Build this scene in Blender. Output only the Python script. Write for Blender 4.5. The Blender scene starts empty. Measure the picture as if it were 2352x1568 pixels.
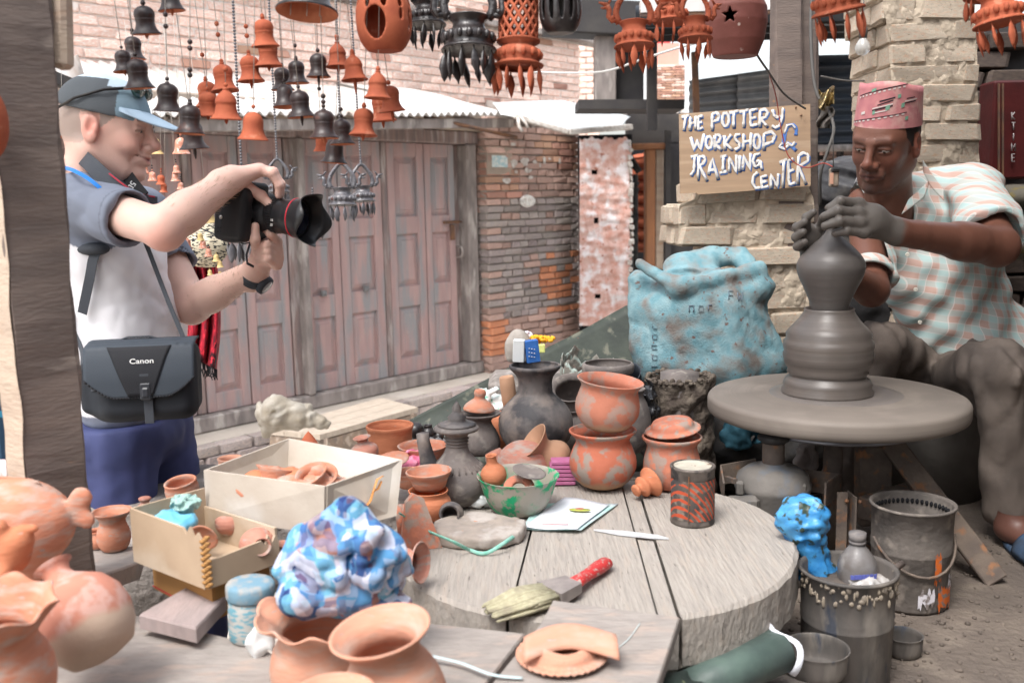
import bpy,math,random
import numpy as np
from mathutils import Vector,Matrix
random.seed(7)
RNG=np.random.RandomState(7)
S=bpy.context.scene
COL=S.collection
R=math.radians
# ------------------------------------------------------------------ camera
CAM=Vector((0,0,1.55));PITCH=R(8.5);ROLL=0.02;FPX=2200.0
_f=Vector((0,math.cos(PITCH),-math.sin(PITCH)));_r0=Vector((1,0,0));_u0=Vector((0,math.sin(PITCH),math.cos(PITCH)))
CUP=_u0*math.cos(ROLL) + _r0*math.sin(ROLL);CRT=_r0*math.cos(ROLL) - _u0*math.sin(ROLL)
cd=bpy.data.cameras.new('camera');cam=bpy.data.objects.new('camera',cd);COL.objects.link(cam);S.camera=cam
cd.sensor_width=36;cd.lens=FPX/2352*36;cd.clip_start=0.05;cd.clip_end=500
cam.matrix_world=Matrix(((CRT.x,CUP.x,-_f.x,CAM.x),(CRT.y,CUP.y,-_f.y,CAM.y),(CRT.z,CUP.z,-_f.z,CAM.z),(0,0,0,1)))
cd.dof.use_dof=True;cd.dof.focus_distance=2.35;cd.dof.aperture_fstop=5.0
# ------------------------------------------------------------------ world, sun, exposure
SUN_EL,SUN_AZ=R(60),R(-150)      # azimuth from +Y towards +X
w=bpy.data.worlds.new('World');S.world=w;w.use_nodes=True
nt=w.node_tree;bg=nt.nodes['Background']
sky=nt.nodes.new('ShaderNodeTexSky');sky.sky_type='NISHITA';sky.sun_disc=False
sky.sun_elevation=SUN_EL;sky.sun_rotation=SUN_AZ;sky.dust_density=4.0;sky.air_density=1.2
hs=nt.nodes.new('ShaderNodeHueSaturation');hs.inputs['Saturation'].default_value=0.35;hs.inputs['Value'].default_value=1.0
nt.links.new(sky.outputs[0],hs.inputs['Color']);nt.links.new(hs.outputs[0],bg.inputs[0]);bg.inputs[1].default_value=0.15
sl=bpy.data.lights.new('sun','SUN');sl.energy=1.0;sl.angle=R(20);sl.color=(1,.98,.95)
so=bpy.data.objects.new('sun',sl);COL.objects.link(so)
_sd=Vector((math.sin(SUN_AZ)*math.cos(SUN_EL),math.cos(SUN_AZ)*math.cos(SUN_EL),math.sin(SUN_EL)))
so.rotation_euler=_sd.to_track_quat('Z','Y').to_euler();so.location=(-3,-2,6)
S.view_settings.view_transform='Standard';S.view_settings.look='None';S.view_settings.gamma=1
S.view_settings.exposure=1.3
S.cycles.max_bounces=8;S.cycles.diffuse_bounces=5

# ------------------------------------------------------------------ picture helpers (used only to measure the place)
def ray(u,v):
 return _f*FPX + CRT*(u-1176) - CUP*(v-784)
def P(u,v,d):
 r=ray(u,v);return CAM + r*(d/r.y)
def Z(u,v,z):
 r=ray(u,v);return CAM + r*((z-CAM.z)/r.z)
def px(d): return d/FPX
def PJ(p):      # point -> picture
 q=Vector(p)-CAM;z=q.dot(_f);return (1176+FPX*q.dot(CRT)/z,784-FPX*q.dot(CUP)/z)

# ------------------------------------------------------------------ objects
ORG={}
def props(o,label=None,cat=None,group=None,kind=None):
 if label: o['label']=label
 if cat: o['category']=cat
 if group: o['group']=group
 if kind: o['kind']=kind
 return o
def thing(name,label,cat,loc=(0,0,0),group=None,rot=None):
 o=bpy.data.objects.new(name,None);COL.objects.link(o);o.empty_display_size=.05
 o.location=loc;ORG[o]=Vector(loc)
 if rot: o.rotation_euler=rot
 return props(o,label,cat,group)
def mkmesh(name,V,Fc,smooth=True,col=None):
 m=bpy.data.meshes.new(name)
 V=np.asarray(V,dtype=np.float32)
 if isinstance(Fc,np.ndarray) and Fc.ndim == 2:
  n,k=Fc.shape
  m.vertices.add(len(V));m.vertices.foreach_set('co',V.ravel())
  m.loops.add(n*k);m.loops.foreach_set('vertex_index',Fc.astype(np.int32).ravel())
  m.polygons.add(n);m.polygons.foreach_set('loop_start',np.arange(0,n*k,k,dtype=np.int32))
  try: m.polygons.foreach_set('loop_total',np.full(n,k,dtype=np.int32))
  except Exception: pass
  m.update(calc_edges=True)
 else:
  m.from_pydata([tuple(map(float,v)) for v in V],[],[tuple(f) for f in Fc]);m.update()
 m.polygons.foreach_set('use_smooth',np.full(len(m.polygons),bool(smooth)))
 if col is not None:
  a=m.color_attributes.new('Col','FLOAT_COLOR','POINT');c=np.ones((len(V),4),np.float32);c[:,:3]=col
  a.data.foreach_set('color',c.ravel())
 return m
def link(name,me,m,parent=None,loc=None,label=None,cat=None,group=None,kind=None):
 o=bpy.data.objects.new(name,me);COL.objects.link(o)
 if m is not None and not me.materials: me.materials.append(m)
 elif m is not None and me.materials[0] is not m:
  o.material_slots[0].link='OBJECT';o.material_slots[0].material=m
 if parent is not None: o.parent=parent
 if loc is not None: o.location=loc
 return props(o,label,cat,group,kind)
def frame(t,up=(0,0,1)):
 t=Vector(t).normalized();a=t.cross(Vector(up))
 if a.length < 1e-3: a=t.cross(Vector((1,0,0)))
 a.normalize();return t,a,a.cross(t).normalized()
class MB:
 def __init__(s): s.V=[];s.F=[];s.sm=[]
 def add(s,V,F,smooth=True,M=None):
  n=len(s.V)
  for v in V:
   v=Vector(v);s.V.append(M @ v if M is not None else v)
  for f in F: s.F.append(tuple(i+n for i in f));s.sm.append(smooth)
  return s
 def box(s,c,size,M=None,bev=0.0,jit=0.0,smooth=False):
  x,y,z=[a/2 for a in size];c=Vector(c)
  if bev <= 0:
   V=[Vector((i*x,j*y,k*z))+c+Vector([random.uniform(-jit,jit) for _ in range(3)]) for i in (-1,1) for j in (-1,1) for k in (-1,1)]
   F=[(0,1,3,2),(4,6,7,5),(0,4,5,1),(2,3,7,6),(0,2,6,4),(1,5,7,3)]
   return s.add(V,F,smooth,M)
  V=[];idx={}
  for i in (-1,1):
   for j in (-1,1):
    for k in (-1,1):
     q=Vector([random.uniform(-jit,jit) for _ in range(3)])
     for a in range(3):
      p=[i*x,j*y,k*z];g=(i,j,k)
      for b in range(3):
       if b != a: p[b] -= g[b]*min(bev,(x,y,z)[b]*.9)
      idx[(i,j,k,a)]=len(V);V.append(Vector(p)+c+q)
  F=[]
  for a in range(3):
   b,cc=(a+1) % 3,(a+2) % 3
   for sg in (-1,1):
    q=[]
    for (sb,sc) in ((-1,-1),(1,-1),(1,1),(-1,1)):
     g=[0,0,0];g[a]=sg;g[b]=sb;g[cc]=sc;q.append(idx[(g[0],g[1],g[2],a)])
    F.append(tuple(q if sg > 0 else q[::-1]))
   # edges along axis a
   for (sb,sc) in ((-1,-1),(1,-1),(1,1),(-1,1)):
    def I(sa,ax):
     g=[0,0,0];g[a]=sa;g[b]=sb;g[cc]=sc;return idx[(g[0],g[1],g[2],ax)]
    q=(I(-1,b),I(1,b),I(1,cc),I(-1,cc));F.append(q if sb*sc > 0 else q[::-1])
  for i in (-1,1):
   for j in (-1,1):
    for k in (-1,1):
     q=tuple(idx[(i,j,k,a)] for a in range(3));F.append(q if i*j*k > 0 else q[::-1])
  return s.add(V,F,smooth,M)
 def bar(s,a,b,w,h,up=(0,0,1),bev=0.0,jit=0.0):
  a=Vector(a);b=Vector(b);t,x,y=frame(b-a,up)
  M=Matrix(((x.x,t.x,y.x,0),(x.y,t.y,y.y,0),(x.z,t.z,y.z,0),(0,0,0,1)))
  M.translation=(a+b)/2
  return s.box((0,0,0),(w,(b-a).length,h),M,bev,jit)
 def tube(s,pts,r,n=8,cap=True,flat=1.0,smooth=True,up=(0,0,1)):
  pts=[Vector(p) for p in pts];m=len(pts);rr=r if hasattr(r,'__len__') else [r]*m
  V=[];F=[];prev=None
  for i,p in enumerate(pts):
   t=(pts[min(i+1,m-1)]-pts[max(i-1,0)]).normalized()
   if prev is None: _,a,b=frame(t,up)
   else:
    a=prev-t*prev.dot(t);a=a.normalized() if a.length > 1e-6 else frame(t)[1];b=a.cross(t)
   prev=a
   for k in range(n):
    q=2*math.pi*k/n;V.append(p+a*(rr[i]*math.cos(q))+b*(rr[i]*flat*math.sin(q)))
  for i in range(m-1):
   for k in range(n):
    F.append((i*n+k,(i+1)*n+k,(i+1)*n+(k+1) % n,i*n+(k+1) % n))
  if cap: F.append(tuple(range(n)));F.append(tuple((m-1)*n+k for k in reversed(range(n))))
  return s.add(V,F,smooth)
 def lathe(s,prof,n=32,M=None,wob=0.0,sx=1.0,sy=1.0,smooth=True,rf=None):
  V=[];F=[];rows=[];ph=random.uniform(0,6)
  for (r,z) in prof:
   if r < 1e-5: rows.append([len(V)]);V.append(Vector((0,0,z)))
   else:
    row=[]
    for k in range(n):
     a=2*math.pi*k/n;q=r*(1+wob*math.sin(2*a+ph)+wob*.6*math.sin(3*a+ph*2))
     zz=z
     if rf: q,zz=rf(q,z,a)
     row.append(len(V));V.append(Vector((q*math.cos(a)*sx,q*math.sin(a)*sy,zz)))
    rows.append(row)
  for A,B in zip(rows,rows[1:]):
   if len(A) == 1 and len(B) == 1: continue
   for k in range(n):
    k2=(k+1) % n
    if len(A) == 1: F.append((A[0],B[k2],B[k]))
    elif len(B) == 1: F.append((A[k],A[k2],B[0]))
    else: F.append((A[k],A[k2],B[k2],B[k]))
  return s.add(V,F,smooth,M)
 def sphere(s,c,r,n=12,m=8,M=None):
  if not hasattr(r,'__len__'): r=(r,r,r)
  T=Matrix.Translation(Vector(c)) @ Matrix.Diagonal((r[0],r[1],r[2],1))
  if M is not None: T=M @ T
  return s.lathe([(math.sin(math.pi*i/m),-math.cos(math.pi*i/m)) for i in range(m+1)],n,T)
 def prism(s,poly,d,M=None,smooth=False):      # polygon in xz (local), extruded in y from 0 to d
  n=len(poly);V=[Vector((x,0,z)) for x,z in poly]+[Vector((x,d,z)) for x,z in poly]
  F=[tuple(range(n)),tuple(range(2*n-1,n-1,-1))]+[(i,i+n,(i+1) % n+n,(i+1) % n) for i in range(n)]
  return s.add(V,F,smooth,M)
 def grid(s,f,nu,nv,thick=0.0,smooth=True):
  V=[Vector(f(i/nu,j/nv)) for i in range(nu+1) for j in range(nv+1)]
  F=[(i*(nv+1)+j,(i+1)*(nv+1)+j,(i+1)*(nv+1)+j+1,i*(nv+1)+j+1) for i in range(nu) for j in range(nv)]
  if thick:
   me=bpy.data.meshes.new('t');me.from_pydata(V,[],F);me.update();N=[Vector(v.normal) for v in me.vertices];bpy.data.meshes.remove(me)
   n=len(V);V=V+[v-nn*thick for v,nn in zip(V,N)];F2=[tuple(i+n for i in f[::-1]) for f in F]
   def id_(i,j): return i*(nv+1)+j
   rim=[id_(i,0) for i in range(nu)]+[id_(nu,j) for j in range(nv)]+[id_(i,nv) for i in range(nu,0,-1)]+[id_(0,j) for j in range(nv,0,-1)]
   F=F+F2+[(rim[k],rim[k]+n,rim[(k+1) % len(rim)]+n,rim[(k+1) % len(rim)]) for k in range(len(rim))]
  return s.add(V,F,smooth)
 def mesh(s,name,L=Vector((0,0,0))):
  me=bpy.data.meshes.new(name);me.from_pydata([v-L for v in s.V],[],s.F);me.update()
  me.polygons.foreach_set('use_smooth',s.sm)
  return me
 def build(s,name,m,parent=None,label=None,cat=None,group=None,kind=None,origin=None,fix=True):
  if parent is not None: L=ORG.get(parent,Vector((0,0,0)))
  elif origin is not None: L=Vector(origin)
  else:
   lo=[min(v[i] for v in s.V) for i in range(3)];hi=[max(v[i] for v in s.V) for i in range(3)]
   L=Vector(((lo[0]+hi[0])/2,(lo[1]+hi[1])/2,lo[2]))
  me=s.mesh(name,L)
  if fix:
   import bmesh
   b=bmesh.new();b.from_mesh(me);bmesh.ops.recalc_face_normals(b,faces=b.faces);b.to_mesh(me);b.free()
  o=link(name,me,m,parent,None if parent is not None else L,label,cat,group,kind);ORG[o]=L
  return o
def copy_tree(o,parent=None):
 c=o.copy();COL.objects.link(c);ORG[c]=ORG.get(o,Vector((0,0,0)))
 if parent is not None: c.parent=parent
 for ch in list(o.children): copy_tree(ch,c)
 return c
def TM(loc,rot=(0,0,0),sc=1):
 from mathutils import Euler
 s3=sc if hasattr(sc,'__len__') else (sc,sc,sc)
 return Matrix.Translation(Vector(loc)) @ Euler([R(a) for a in rot]).to_matrix().to_4x4() @ Matrix.Diagonal((*s3,1))

# ------------------------------------------------------------------ materials
KS=1.0      # finer grain for things near the camera
def mat(name,c,c2=None,s=8.0,lo=.35,hi=.65,c3=None,s3=3.0,t3=.58,w3=.06,rough=.8,bump=.3,bs=60.0,bd=.004,metal=0.0,spec=.3,
  stretch=(1,1,1),rnd=0.0,hue=0.0,attr=False,sss=0.0,alpha=1.0,trans=0.0,c4=None,s4=30.0,t4=.62,detail=6):
 s,s3,s4,bs=s*KS,s3*KS,s4*KS,bs*(1+(KS-1)*.4)
 m=bpy.data.materials.new(name);m.use_nodes=True;n=m.node_tree;N=n.nodes;Lk=n.links
 b=N['Principled BSDF'];b.inputs['Roughness'].default_value=rough;b.inputs['Metallic'].default_value=metal
 b.inputs['Specular IOR Level'].default_value=spec
 tc=N.new('ShaderNodeTexCoord');mp=N.new('ShaderNodeMapping');mp.inputs['Scale'].default_value=stretch
 Lk.new(tc.outputs['Object'],mp.inputs[0]);vec=mp.outputs[0]
 if rnd or hue:
  oi=N.new('ShaderNodeObjectInfo');va=N.new('ShaderNodeVectorMath');va.operation='ADD'
  mu=N.new('ShaderNodeMath');mu.operation='MULTIPLY';mu.inputs[1].default_value=31.0
  Lk.new(oi.outputs['Random'],mu.inputs[0]);Lk.new(vec,va.inputs[0]);Lk.new(mu.outputs[0],va.inputs[1]);vec=va.outputs[0]
 def noise(sc,det=detail):
  t=N.new('ShaderNodeTexNoise');t.inputs['Scale'].default_value=sc;t.inputs['Detail'].default_value=det;Lk.new(vec,t.inputs['Vector']);return t.outputs[0]
 def mr(src,a,bb):
  t=N.new('ShaderNodeMapRange');t.inputs[1].default_value=a;t.inputs[2].default_value=bb;Lk.new(src,t.inputs[0]);return t.outputs[0]
 def mix(f,A,B):
  t=N.new('ShaderNodeMix');t.data_type='RGBA'
  if hasattr(f,'links'): Lk.new(f,t.inputs[0])
  else: t.inputs[0].default_value=f
  for s_,x in ((6,A),(7,B)):
   if hasattr(x,'links'): Lk.new(x,t.inputs[s_])
   else: t.inputs[s_].default_value=(*x,1)
  return t.outputs[2]
 if attr:
  at=N.new('ShaderNodeAttribute');at.attribute_name='Col';col=at.outputs[0]
  if c2: col=mix(mr(noise(s),lo,hi),col,c2)
 else: col=c
 if not attr and c2: col=mix(mr(noise(s),lo,hi),col,c2)
 if c3: col=mix(mr(noise(s3),t3-w3,t3+w3),col,c3)
 if c4: col=mix(mr(noise(s4),t4-.03,t4+.03),col,c4)
 if rnd or hue:
  h=N.new('ShaderNodeHueSaturation')
  if hasattr(col,'links'): Lk.new(col,h.inputs['Color'])
  else: h.inputs['Color'].default_value=(*col,1)
  t=N.new('ShaderNodeMapRange');t.inputs[3].default_value=1-rnd;t.inputs[4].default_value=1+rnd;Lk.new(oi.outputs['Random'],t.inputs[0]);Lk.new(t.outputs[0],h.inputs['Value'])
  if hue:
   q=N.new('ShaderNodeMath');q.operation='FRACT';q2=N.new('ShaderNodeMath');q2.operation='MULTIPLY';q2.inputs[1].default_value=7.31
   Lk.new(oi.outputs['Random'],q2.inputs[0]);Lk.new(q2.outputs[0],q.inputs[0])
   t=N.new('ShaderNodeMapRange');t.inputs[3].default_value=.5-hue;t.inputs[4].default_value=.5+hue;Lk.new(q.outputs[0],t.inputs[0]);Lk.new(t.outputs[0],h.inputs['Hue'])
  col=h.outputs[0]
 if hasattr(col,'links'): Lk.new(col,b.inputs['Base Color'])
 else: b.inputs['Base Color'].default_value=(*col,1)
 if bump:
  bp=N.new('ShaderNodeBump');bp.inputs['Strength'].default_value=bump;bp.inputs['Distance'].default_value=bd
  Lk.new(noise(bs),bp.inputs['Height']);Lk.new(bp.outputs[0],b.inputs['Normal'])
 if sss: b.inputs['Subsurface Weight'].default_value=sss;b.inputs['Subsurface Radius'].default_value=(.012,.005,.003);b.inputs['Subsurface Scale'].default_value=1.0
 if trans: b.inputs['Transmission Weight'].default_value=trans
 b.inputs['Alpha'].default_value=alpha
 m['b']=1
 return m
# ------------------------------------------------------------------ solid modelling: signed distances + surface nets
class SDF:
 def __init__(s,lo,hi,h):
  s.lo=np.array(lo,float);s.h=h;s.n=np.ceil((np.array(hi,float)-s.lo)/h).astype(int)+1
  s.D=np.full(s.n,.2,np.float32)
  s.ax=[(s.lo[i]+h*np.arange(s.n[i])).astype(np.float32) for i in range(3)]
 def blk(s,lo,hi):
  a=np.clip(np.floor((np.array(lo)-s.lo)/s.h).astype(int),0,s.n);b=np.clip(np.ceil((np.array(hi)-s.lo)/s.h).astype(int)+1,0,s.n)
  sl=tuple(slice(a[i],b[i]) for i in range(3))
  return sl,s.ax[0][sl[0]][:,None,None],s.ax[1][sl[1]][None,:,None],s.ax[2][sl[2]][None,None,:]
 def put(s,f,lo,hi,k=.01,op='u',pad=.03):
  m=k+pad
  sl,X,Y,Zz=s.blk(np.array(lo)-m,np.array(hi)+m)
  if any(x.stop <= x.start for x in sl): return s
  d=f(X,Y,Zz);D=s.D[sl];k=max(k,1e-5)
  if op == 'u': h=np.clip(.5+.5*(d-D)/k,0,1);s.D[sl]=d*(1-h)+D*h-k*h*(1-h)
  else:
   d=-d;h=np.clip(.5-.5*(d-D)/k,0,1);s.D[sl]=d*(1-h)+D*h+k*h*(1-h)
  return s
 def ell(s,c,r,k=.01,op='u',Rm=None):
  c=np.array(c,float);r=np.array(r if hasattr(r,'__len__') else (r,r,r),float);A=np.array(Rm) if Rm is not None else np.eye(3)
  def f(X,Y,Zz):
   x,y,z=X-c[0],Y-c[1],Zz-c[2]
   q=[(A[0,i]*x+A[1,i]*y+A[2,i]*z)/r[i] for i in range(3)]
   l=np.sqrt(q[0]**2+q[1]**2+q[2]**2)+1e-6;g=np.sqrt((q[0]/r[0])**2+(q[1]/r[1])**2+(q[2]/r[2])**2)+1e-6
   return (l*(l-1)/g).astype(np.float32)
  m=r.max();return s.put(f,c-m,c+m,k,op)
 def cap(s,a,b,ra,rb=None,k=.01,op='u',flat=None):
  a=np.array(a,float);b=np.array(b,float);rb=ra if rb is None else rb;ba=b-a;L2=max(float(ba@ba),1e-9)
  def f(X,Y,Zz):
   x,y,z=X-a[0],Y-a[1],Zz-a[2]
   t=np.clip((x*ba[0]+y*ba[1]+z*ba[2])/L2,0,1)
   dx,dy,dz=x-t*ba[0],y-t*ba[1],z-t*ba[2]
   if flat is not None:      # flat = (axis vector, factor>1 : thinner along the axis)
    n,q=np.array(flat[0],float),flat[1];n=n/np.linalg.norm(n);w_=(dx*n[0]+dy*n[1]+dz*n[2])*(q-1)
    dx,dy,dz=dx+w_*n[0],dy+w_*n[1],dz+w_*n[2]
   return (np.sqrt(dx*dx+dy*dy+dz*dz)-(ra+(rb-ra)*t)).astype(np.float32)
  m=max(ra,rb);return s.put(f,np.minimum(a,b)-m,np.maximum(a,b)+m,k,op)
 def box(s,c,r,k=.01,op='u',Rm=None,rd=.005):
  c=np.array(c,float);r=np.array(r,float)-rd;A=np.array(Rm) if Rm is not None else np.eye(3)
  def f(X,Y,Zz):
   x,y,z=X-c[0],Y-c[1],Zz-c[2]
   q=[np.abs(A[0,i]*x+A[1,i]*y+A[2,i]*z)-r[i] for i in range(3)]
   o=np.sqrt(np.maximum(q[0],0)**2+np.maximum(q[1],0)**2+np.maximum(q[2],0)**2)
   return (o+np.minimum(np.maximum(np.maximum(q[0],q[1]),q[2]),0)-rd).astype(np.float32)
  m=float(np.linalg.norm(r))+rd;return s.put(f,c-m,c+m,k,op)
 def warp(s,f):
  s.D=s.D+f(s.ax[0][:,None,None],s.ax[1][None,:,None],s.ax[2][None,None,:]).astype(np.float32);return s
 def nets(s):
  D=s.D;n0,n1,n2=D.shape;I=D < 0
  c=np.zeros((n0-1,n1-1,n2-1),np.uint8)
  for i in (0,1):
   for j in (0,1):
    for k in (0,1): c += I[i:n0-1+i,j:n1-1+j,k:n2-1+k]
  act=(c > 0) & (c < 8);ids=np.full(act.shape,-1,np.int64);w_=np.argwhere(act);ids[act]=np.arange(len(w_))
  acc=np.zeros((len(w_),3));cnt=np.zeros(len(w_))
  x,y,z=w_.T
  co=[(i,j,k) for i in (0,1) for j in (0,1) for k in (0,1)]
  for a in co:
   for ax in range(3):
    if a[ax]: continue
    b=list(a);b[ax]=1
    d0=D[x+a[0],y+a[1],z+a[2]];d1=D[x+b[0],y+b[1],z+b[2]];m=(d0 < 0) != (d1 < 0)
    t=np.where(m,d0/np.where(m,d0-d1,1),0)
    p=np.array(a,float)[None,:]+t[:,None]*np.eye(3)[ax][None,:]
    acc += p*m[:,None];cnt += m
  V=s.lo+s.h*(w_+acc/cnt[:,None])
  F=[]
  for ax in range(3):
   u,v=(ax+1) % 3,(ax+2) % 3
   sl0=[slice(None)]*3;sl1=[slice(None)]*3;sl0[ax]=slice(0,-1);sl1[ax]=slice(1,None)
   A=I[tuple(sl0)];B=I[tuple(sl1)];e=np.argwhere(A != B)
   e=e[(e[:,u] > 0) & (e[:,v] > 0) & (e[:,u] < D.shape[u]-1) & (e[:,v] < D.shape[v]-1)]
   ins=A[tuple(e.T)]
   def g(du,dv):
    q=e.copy();q[:,u] += du;q[:,v] += dv;return ids[tuple(q.T)]
   q=np.stack([g(-1,-1),g(0,-1),g(0,0),g(-1,0)],1)
   q[~ins]=q[~ins][:,::-1];F.append(q)
  F=np.concatenate(F);F=F[(F >= 0).all(1)]
  return V,F
def smoothv(V,F,it=2,lam=.5):
 n=len(V)
 for _ in range(it):
  acc=np.zeros((n,3));c=np.zeros(n)
  for a in range(4):
   b=(a+1) % 4;np.add.at(acc,F[:,a],V[F[:,b]]);np.add.at(acc,F[:,b],V[F[:,a]]);np.add.at(c,F[:,a],1);np.add.at(c,F[:,b],1)
  c[c == 0]=1;V=V*(1-lam)+lam*acc/c[:,None]
 return V
def sobj(sdf,name,m,parent=None,it=2,col=None,loc=None,**kw):
 parts=sdf if isinstance(sdf,list) else [sdf];VV=[];FF=[];n=0
 for q in parts:
  V,F=q.nets();V=smoothv(V,F,it);VV.append(V);FF.append(F+n);n += len(V)
 V=np.concatenate(VV);F=np.concatenate(FF)
 L=ORG.get(parent,Vector((0,0,0))) if parent is not None else Vector(loc) if loc is not None else Vector((float(V[:,0].mean()),float(V[:,1].mean()),float(V[:,2].min())))
 c=col(V) if col else None
 me=mkmesh(name,V-np.array(L),F,True,c)
 o=link(name,me,m,parent,None if parent is not None else L,**kw);ORG[o]=L
 return o
def nz(X,Y,Zz,f,seed=0):      # cheap smooth noise -1..1
 r=np.random.RandomState(seed);t=0
 for i in range(5):
  k=r.normal(size=3);k=k/np.linalg.norm(k)*f*(1+.45*i);ph=r.uniform(0,6.28,2);k2=r.normal(size=3)*f*.6
  t=t+np.sin(k[0]*X+k[1]*Y+k[2]*Zz+ph[0]+1.2*np.sin(k2[0]*X+k2[1]*Y+k2[2]*Zz+ph[1]))/(1+.45*i)
 return t/2.6
# brick meshes shared by all brickwork: unit size, soft worn corners
BR=[]
for _i in range(10):
 b=MB().box((0,0,0),(1,1,1),None,.08,.05);me=b.mesh('brick');BR.append(me)
def brick(parent,M,sz,m,name='brick',jit=0.0,k=None):
 me=random.choice(BR);o=bpy.data.objects.new(name,me);COL.objects.link(o)
 if not me.materials: me.materials.append(m)
 if me.materials[0] is not m: o.material_slots[0].link='OBJECT';o.material_slots[0].material=m
 o.parent=parent
 Lp=Matrix.Translation(-ORG.get(parent,Vector((0,0,0))))
 o.matrix_local=Lp @ M @ Matrix.Diagonal((sz[0],sz[1],sz[2],1))
 return o
# ================================================================== MATERIALS of the place
m_doors=mat('door_paint',(.45,.305,.285),(.37,.255,.245),s=3,c3=(.29,.28,.285),s3=2.2,t3=.55,w3=.09,bs=50,bump=.35,stretch=(6,6,1),c4=(.42,.34,.3),s4=14,t4=.68,rough=.75)
m_frame=mat('frame_timber',(.29,.21,.19),(.19,.155,.15),s=4,c3=(.40,.35,.33),s3=3,t3=.58,bs=40,bump=.5,stretch=(7,7,1))
m_gray_timber=mat('weathered_timber',(.31,.27,.25),(.19,.165,.155),s=5,c3=(.44,.40,.37),s3=4,t3=.6,bs=40,bump=.6,stretch=(3,3,1))
m_cement=mat('rough_cement',(.42,.34,.27),(.30,.25,.21),s=5,c3=(.36,.28,.24),s3=9,t3=.62,bs=50,bump=.6)
m_mortar=mat('mortar',(.44,.4,.35),(.32,.28,.245),s=10,bs=90,bump=.6)
m_br_red=mat('brick_red',(.50,.28,.2),(.42,.23,.17),s=12,c3=(.34,.25,.2),s3=20,t3=.6,bs=110,rnd=.25,hue=.012)
m_br_grey=mat('brick_grey',(.37,.31,.285),(.26,.235,.235),s=10,c3=(.48,.38,.33),s3=14,t3=.6,bs=110,rnd=.25,hue=.02)
m_br_or=mat('brick_orange',(.68,.26,.12),(.5,.22,.13),s=14,c3=(.36,.25,.2),s3=22,t3=.62,bs=110,rnd=.2)
m_br_pink=mat('brick_dusty',(.50,.325,.265),(.38,.27,.235),s=12,c3=(.2,.15,.135),s3=18,t3=.62,bs=110,rnd=.25)
m_br_pale=mat('brick_pale',(.74,.46,.37),(.78,.58,.49),s=6,c3=(.84,.74,.68),s3=9,t3=.56,bs=90,rnd=.14)
m_mortar_pale=mat('mortar_pale',(.76,.70,.65),(.62,.55,.5),s=10,bs=80,bump=.5)
m_white_chip=mat('flaked_whitewash',(.62,.6,.57),(.4,.35,.31),s=30,bump=.4)
m_mud_br=mat('mud_brick',(.66,.56,.45),(.55,.46,.36),s=9,c3=(.62,.42,.29),s3=10,t3=.6,w3=.08,bs=55,bump=.9,bd=.008,rnd=.1,c4=(.25,.2,.155),s4=25,t4=.66)
m_mud=mat('mud_mortar',(.54,.45,.35),(.42,.35,.27),s=9,bs=45,bump=1.0,bd=.01,c3=(.2,.16,.12),s3=14,t3=.62)
m_dark=mat('dark_timber',(.035,.033,.036),(.06,.055,.052),s=4,bs=30,bump=.5)  # near-black timber tone, slightly mottled
m_dark_br=mat('dark_brick',(.10,.075,.06),(.06,.045,.04),s=8,bs=60,rnd=.3)  # dark brown brick tone, varied from brick to brick
m_tin=mat('sun_bleached_tin',(.62,.61,.60),(.52,.49,.46),s=3,c3=(.42,.33,.27),s3=3.5,t3=.64,w3=.1,rough=.45,metal=.0,bs=20,bump=.1,spec=.5)
m_tin_white=mat('white_sheet',(.72,.74,.74),(.62,.66,.67),s=4,rough=.5,bump=.1,c3=(.5,.5,.48),s3=12,t3=.72)
m_tin_gray=mat('grey_corrugated',(.22,.22,.22),(.15,.15,.155),s=5,rough=.5,c3=(.3,.3,.29),s3=4,bump=.1)
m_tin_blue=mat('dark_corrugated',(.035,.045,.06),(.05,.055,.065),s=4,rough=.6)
m_pink=mat('pink_plaster',(.60,.32,.26),(.70,.50,.45),s=16,c3=(.82,.77,.78),s3=9,t3=.55,w3=.06,c4=(.4,.17,.12),s4=24,t4=.66,bs=60,bump=.8,bd=.01)
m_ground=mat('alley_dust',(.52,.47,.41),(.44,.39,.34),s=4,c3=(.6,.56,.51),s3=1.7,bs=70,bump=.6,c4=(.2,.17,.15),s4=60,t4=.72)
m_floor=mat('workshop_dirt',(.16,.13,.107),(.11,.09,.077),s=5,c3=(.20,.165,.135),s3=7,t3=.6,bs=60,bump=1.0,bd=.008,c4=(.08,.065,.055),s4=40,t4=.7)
m_wood=mat('post_wood',(.185,.145,.125),(.125,.10,.09),s=5,c3=(.26,.215,.185),s3=5,t3=.66,bs=45,bump=.4,stretch=(1.2,1.2,5),c4=(.3,.17,.1),s4=9,t4=.75)
m_wood_pale=mat('post_wood_pale',(.50,.40,.31),(.40,.31,.245),s=5,bs=45,bump=.5,stretch=(1.2,1.2,4),c3=(.45,.27,.16),s3=5,t3=.66)
m_plywood=mat('plywood',(.42,.29,.19),(.34,.235,.155),s=5,stretch=(1,1,12),bs=60,bump=.2,c3=(.5,.37,.26),s3=2,c4=(.2,.13,.09),s4=20,t4=.74)
m_white_paint=mat('white_paint',(.78,.78,.76),(.62,.6,.57),s=40,bump=.3,c3=(.45,.38,.32),s3=90,t3=.64)
m_blue_paint=mat('blue_paint',(.06,.16,.50),(.12,.24,.55),s=20,bump=.3)
m_orange_wood=mat('new_frame_timber',(.36,.16,.075),(.28,.13,.07),s=6,stretch=(5,5,1),bump=.3)
m_iron=mat('black_iron',(.03,.03,.032),(.06,.055,.05),s=20,rough=.5,metal=.6)
m_rust=mat('rusty_iron',(.22,.11,.06),(.1,.07,.06),s=14,rough=.7,metal=.3)
m_black=mat('black_void_cloth',(.012,.012,.014),rough=.9,bump=0)
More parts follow.
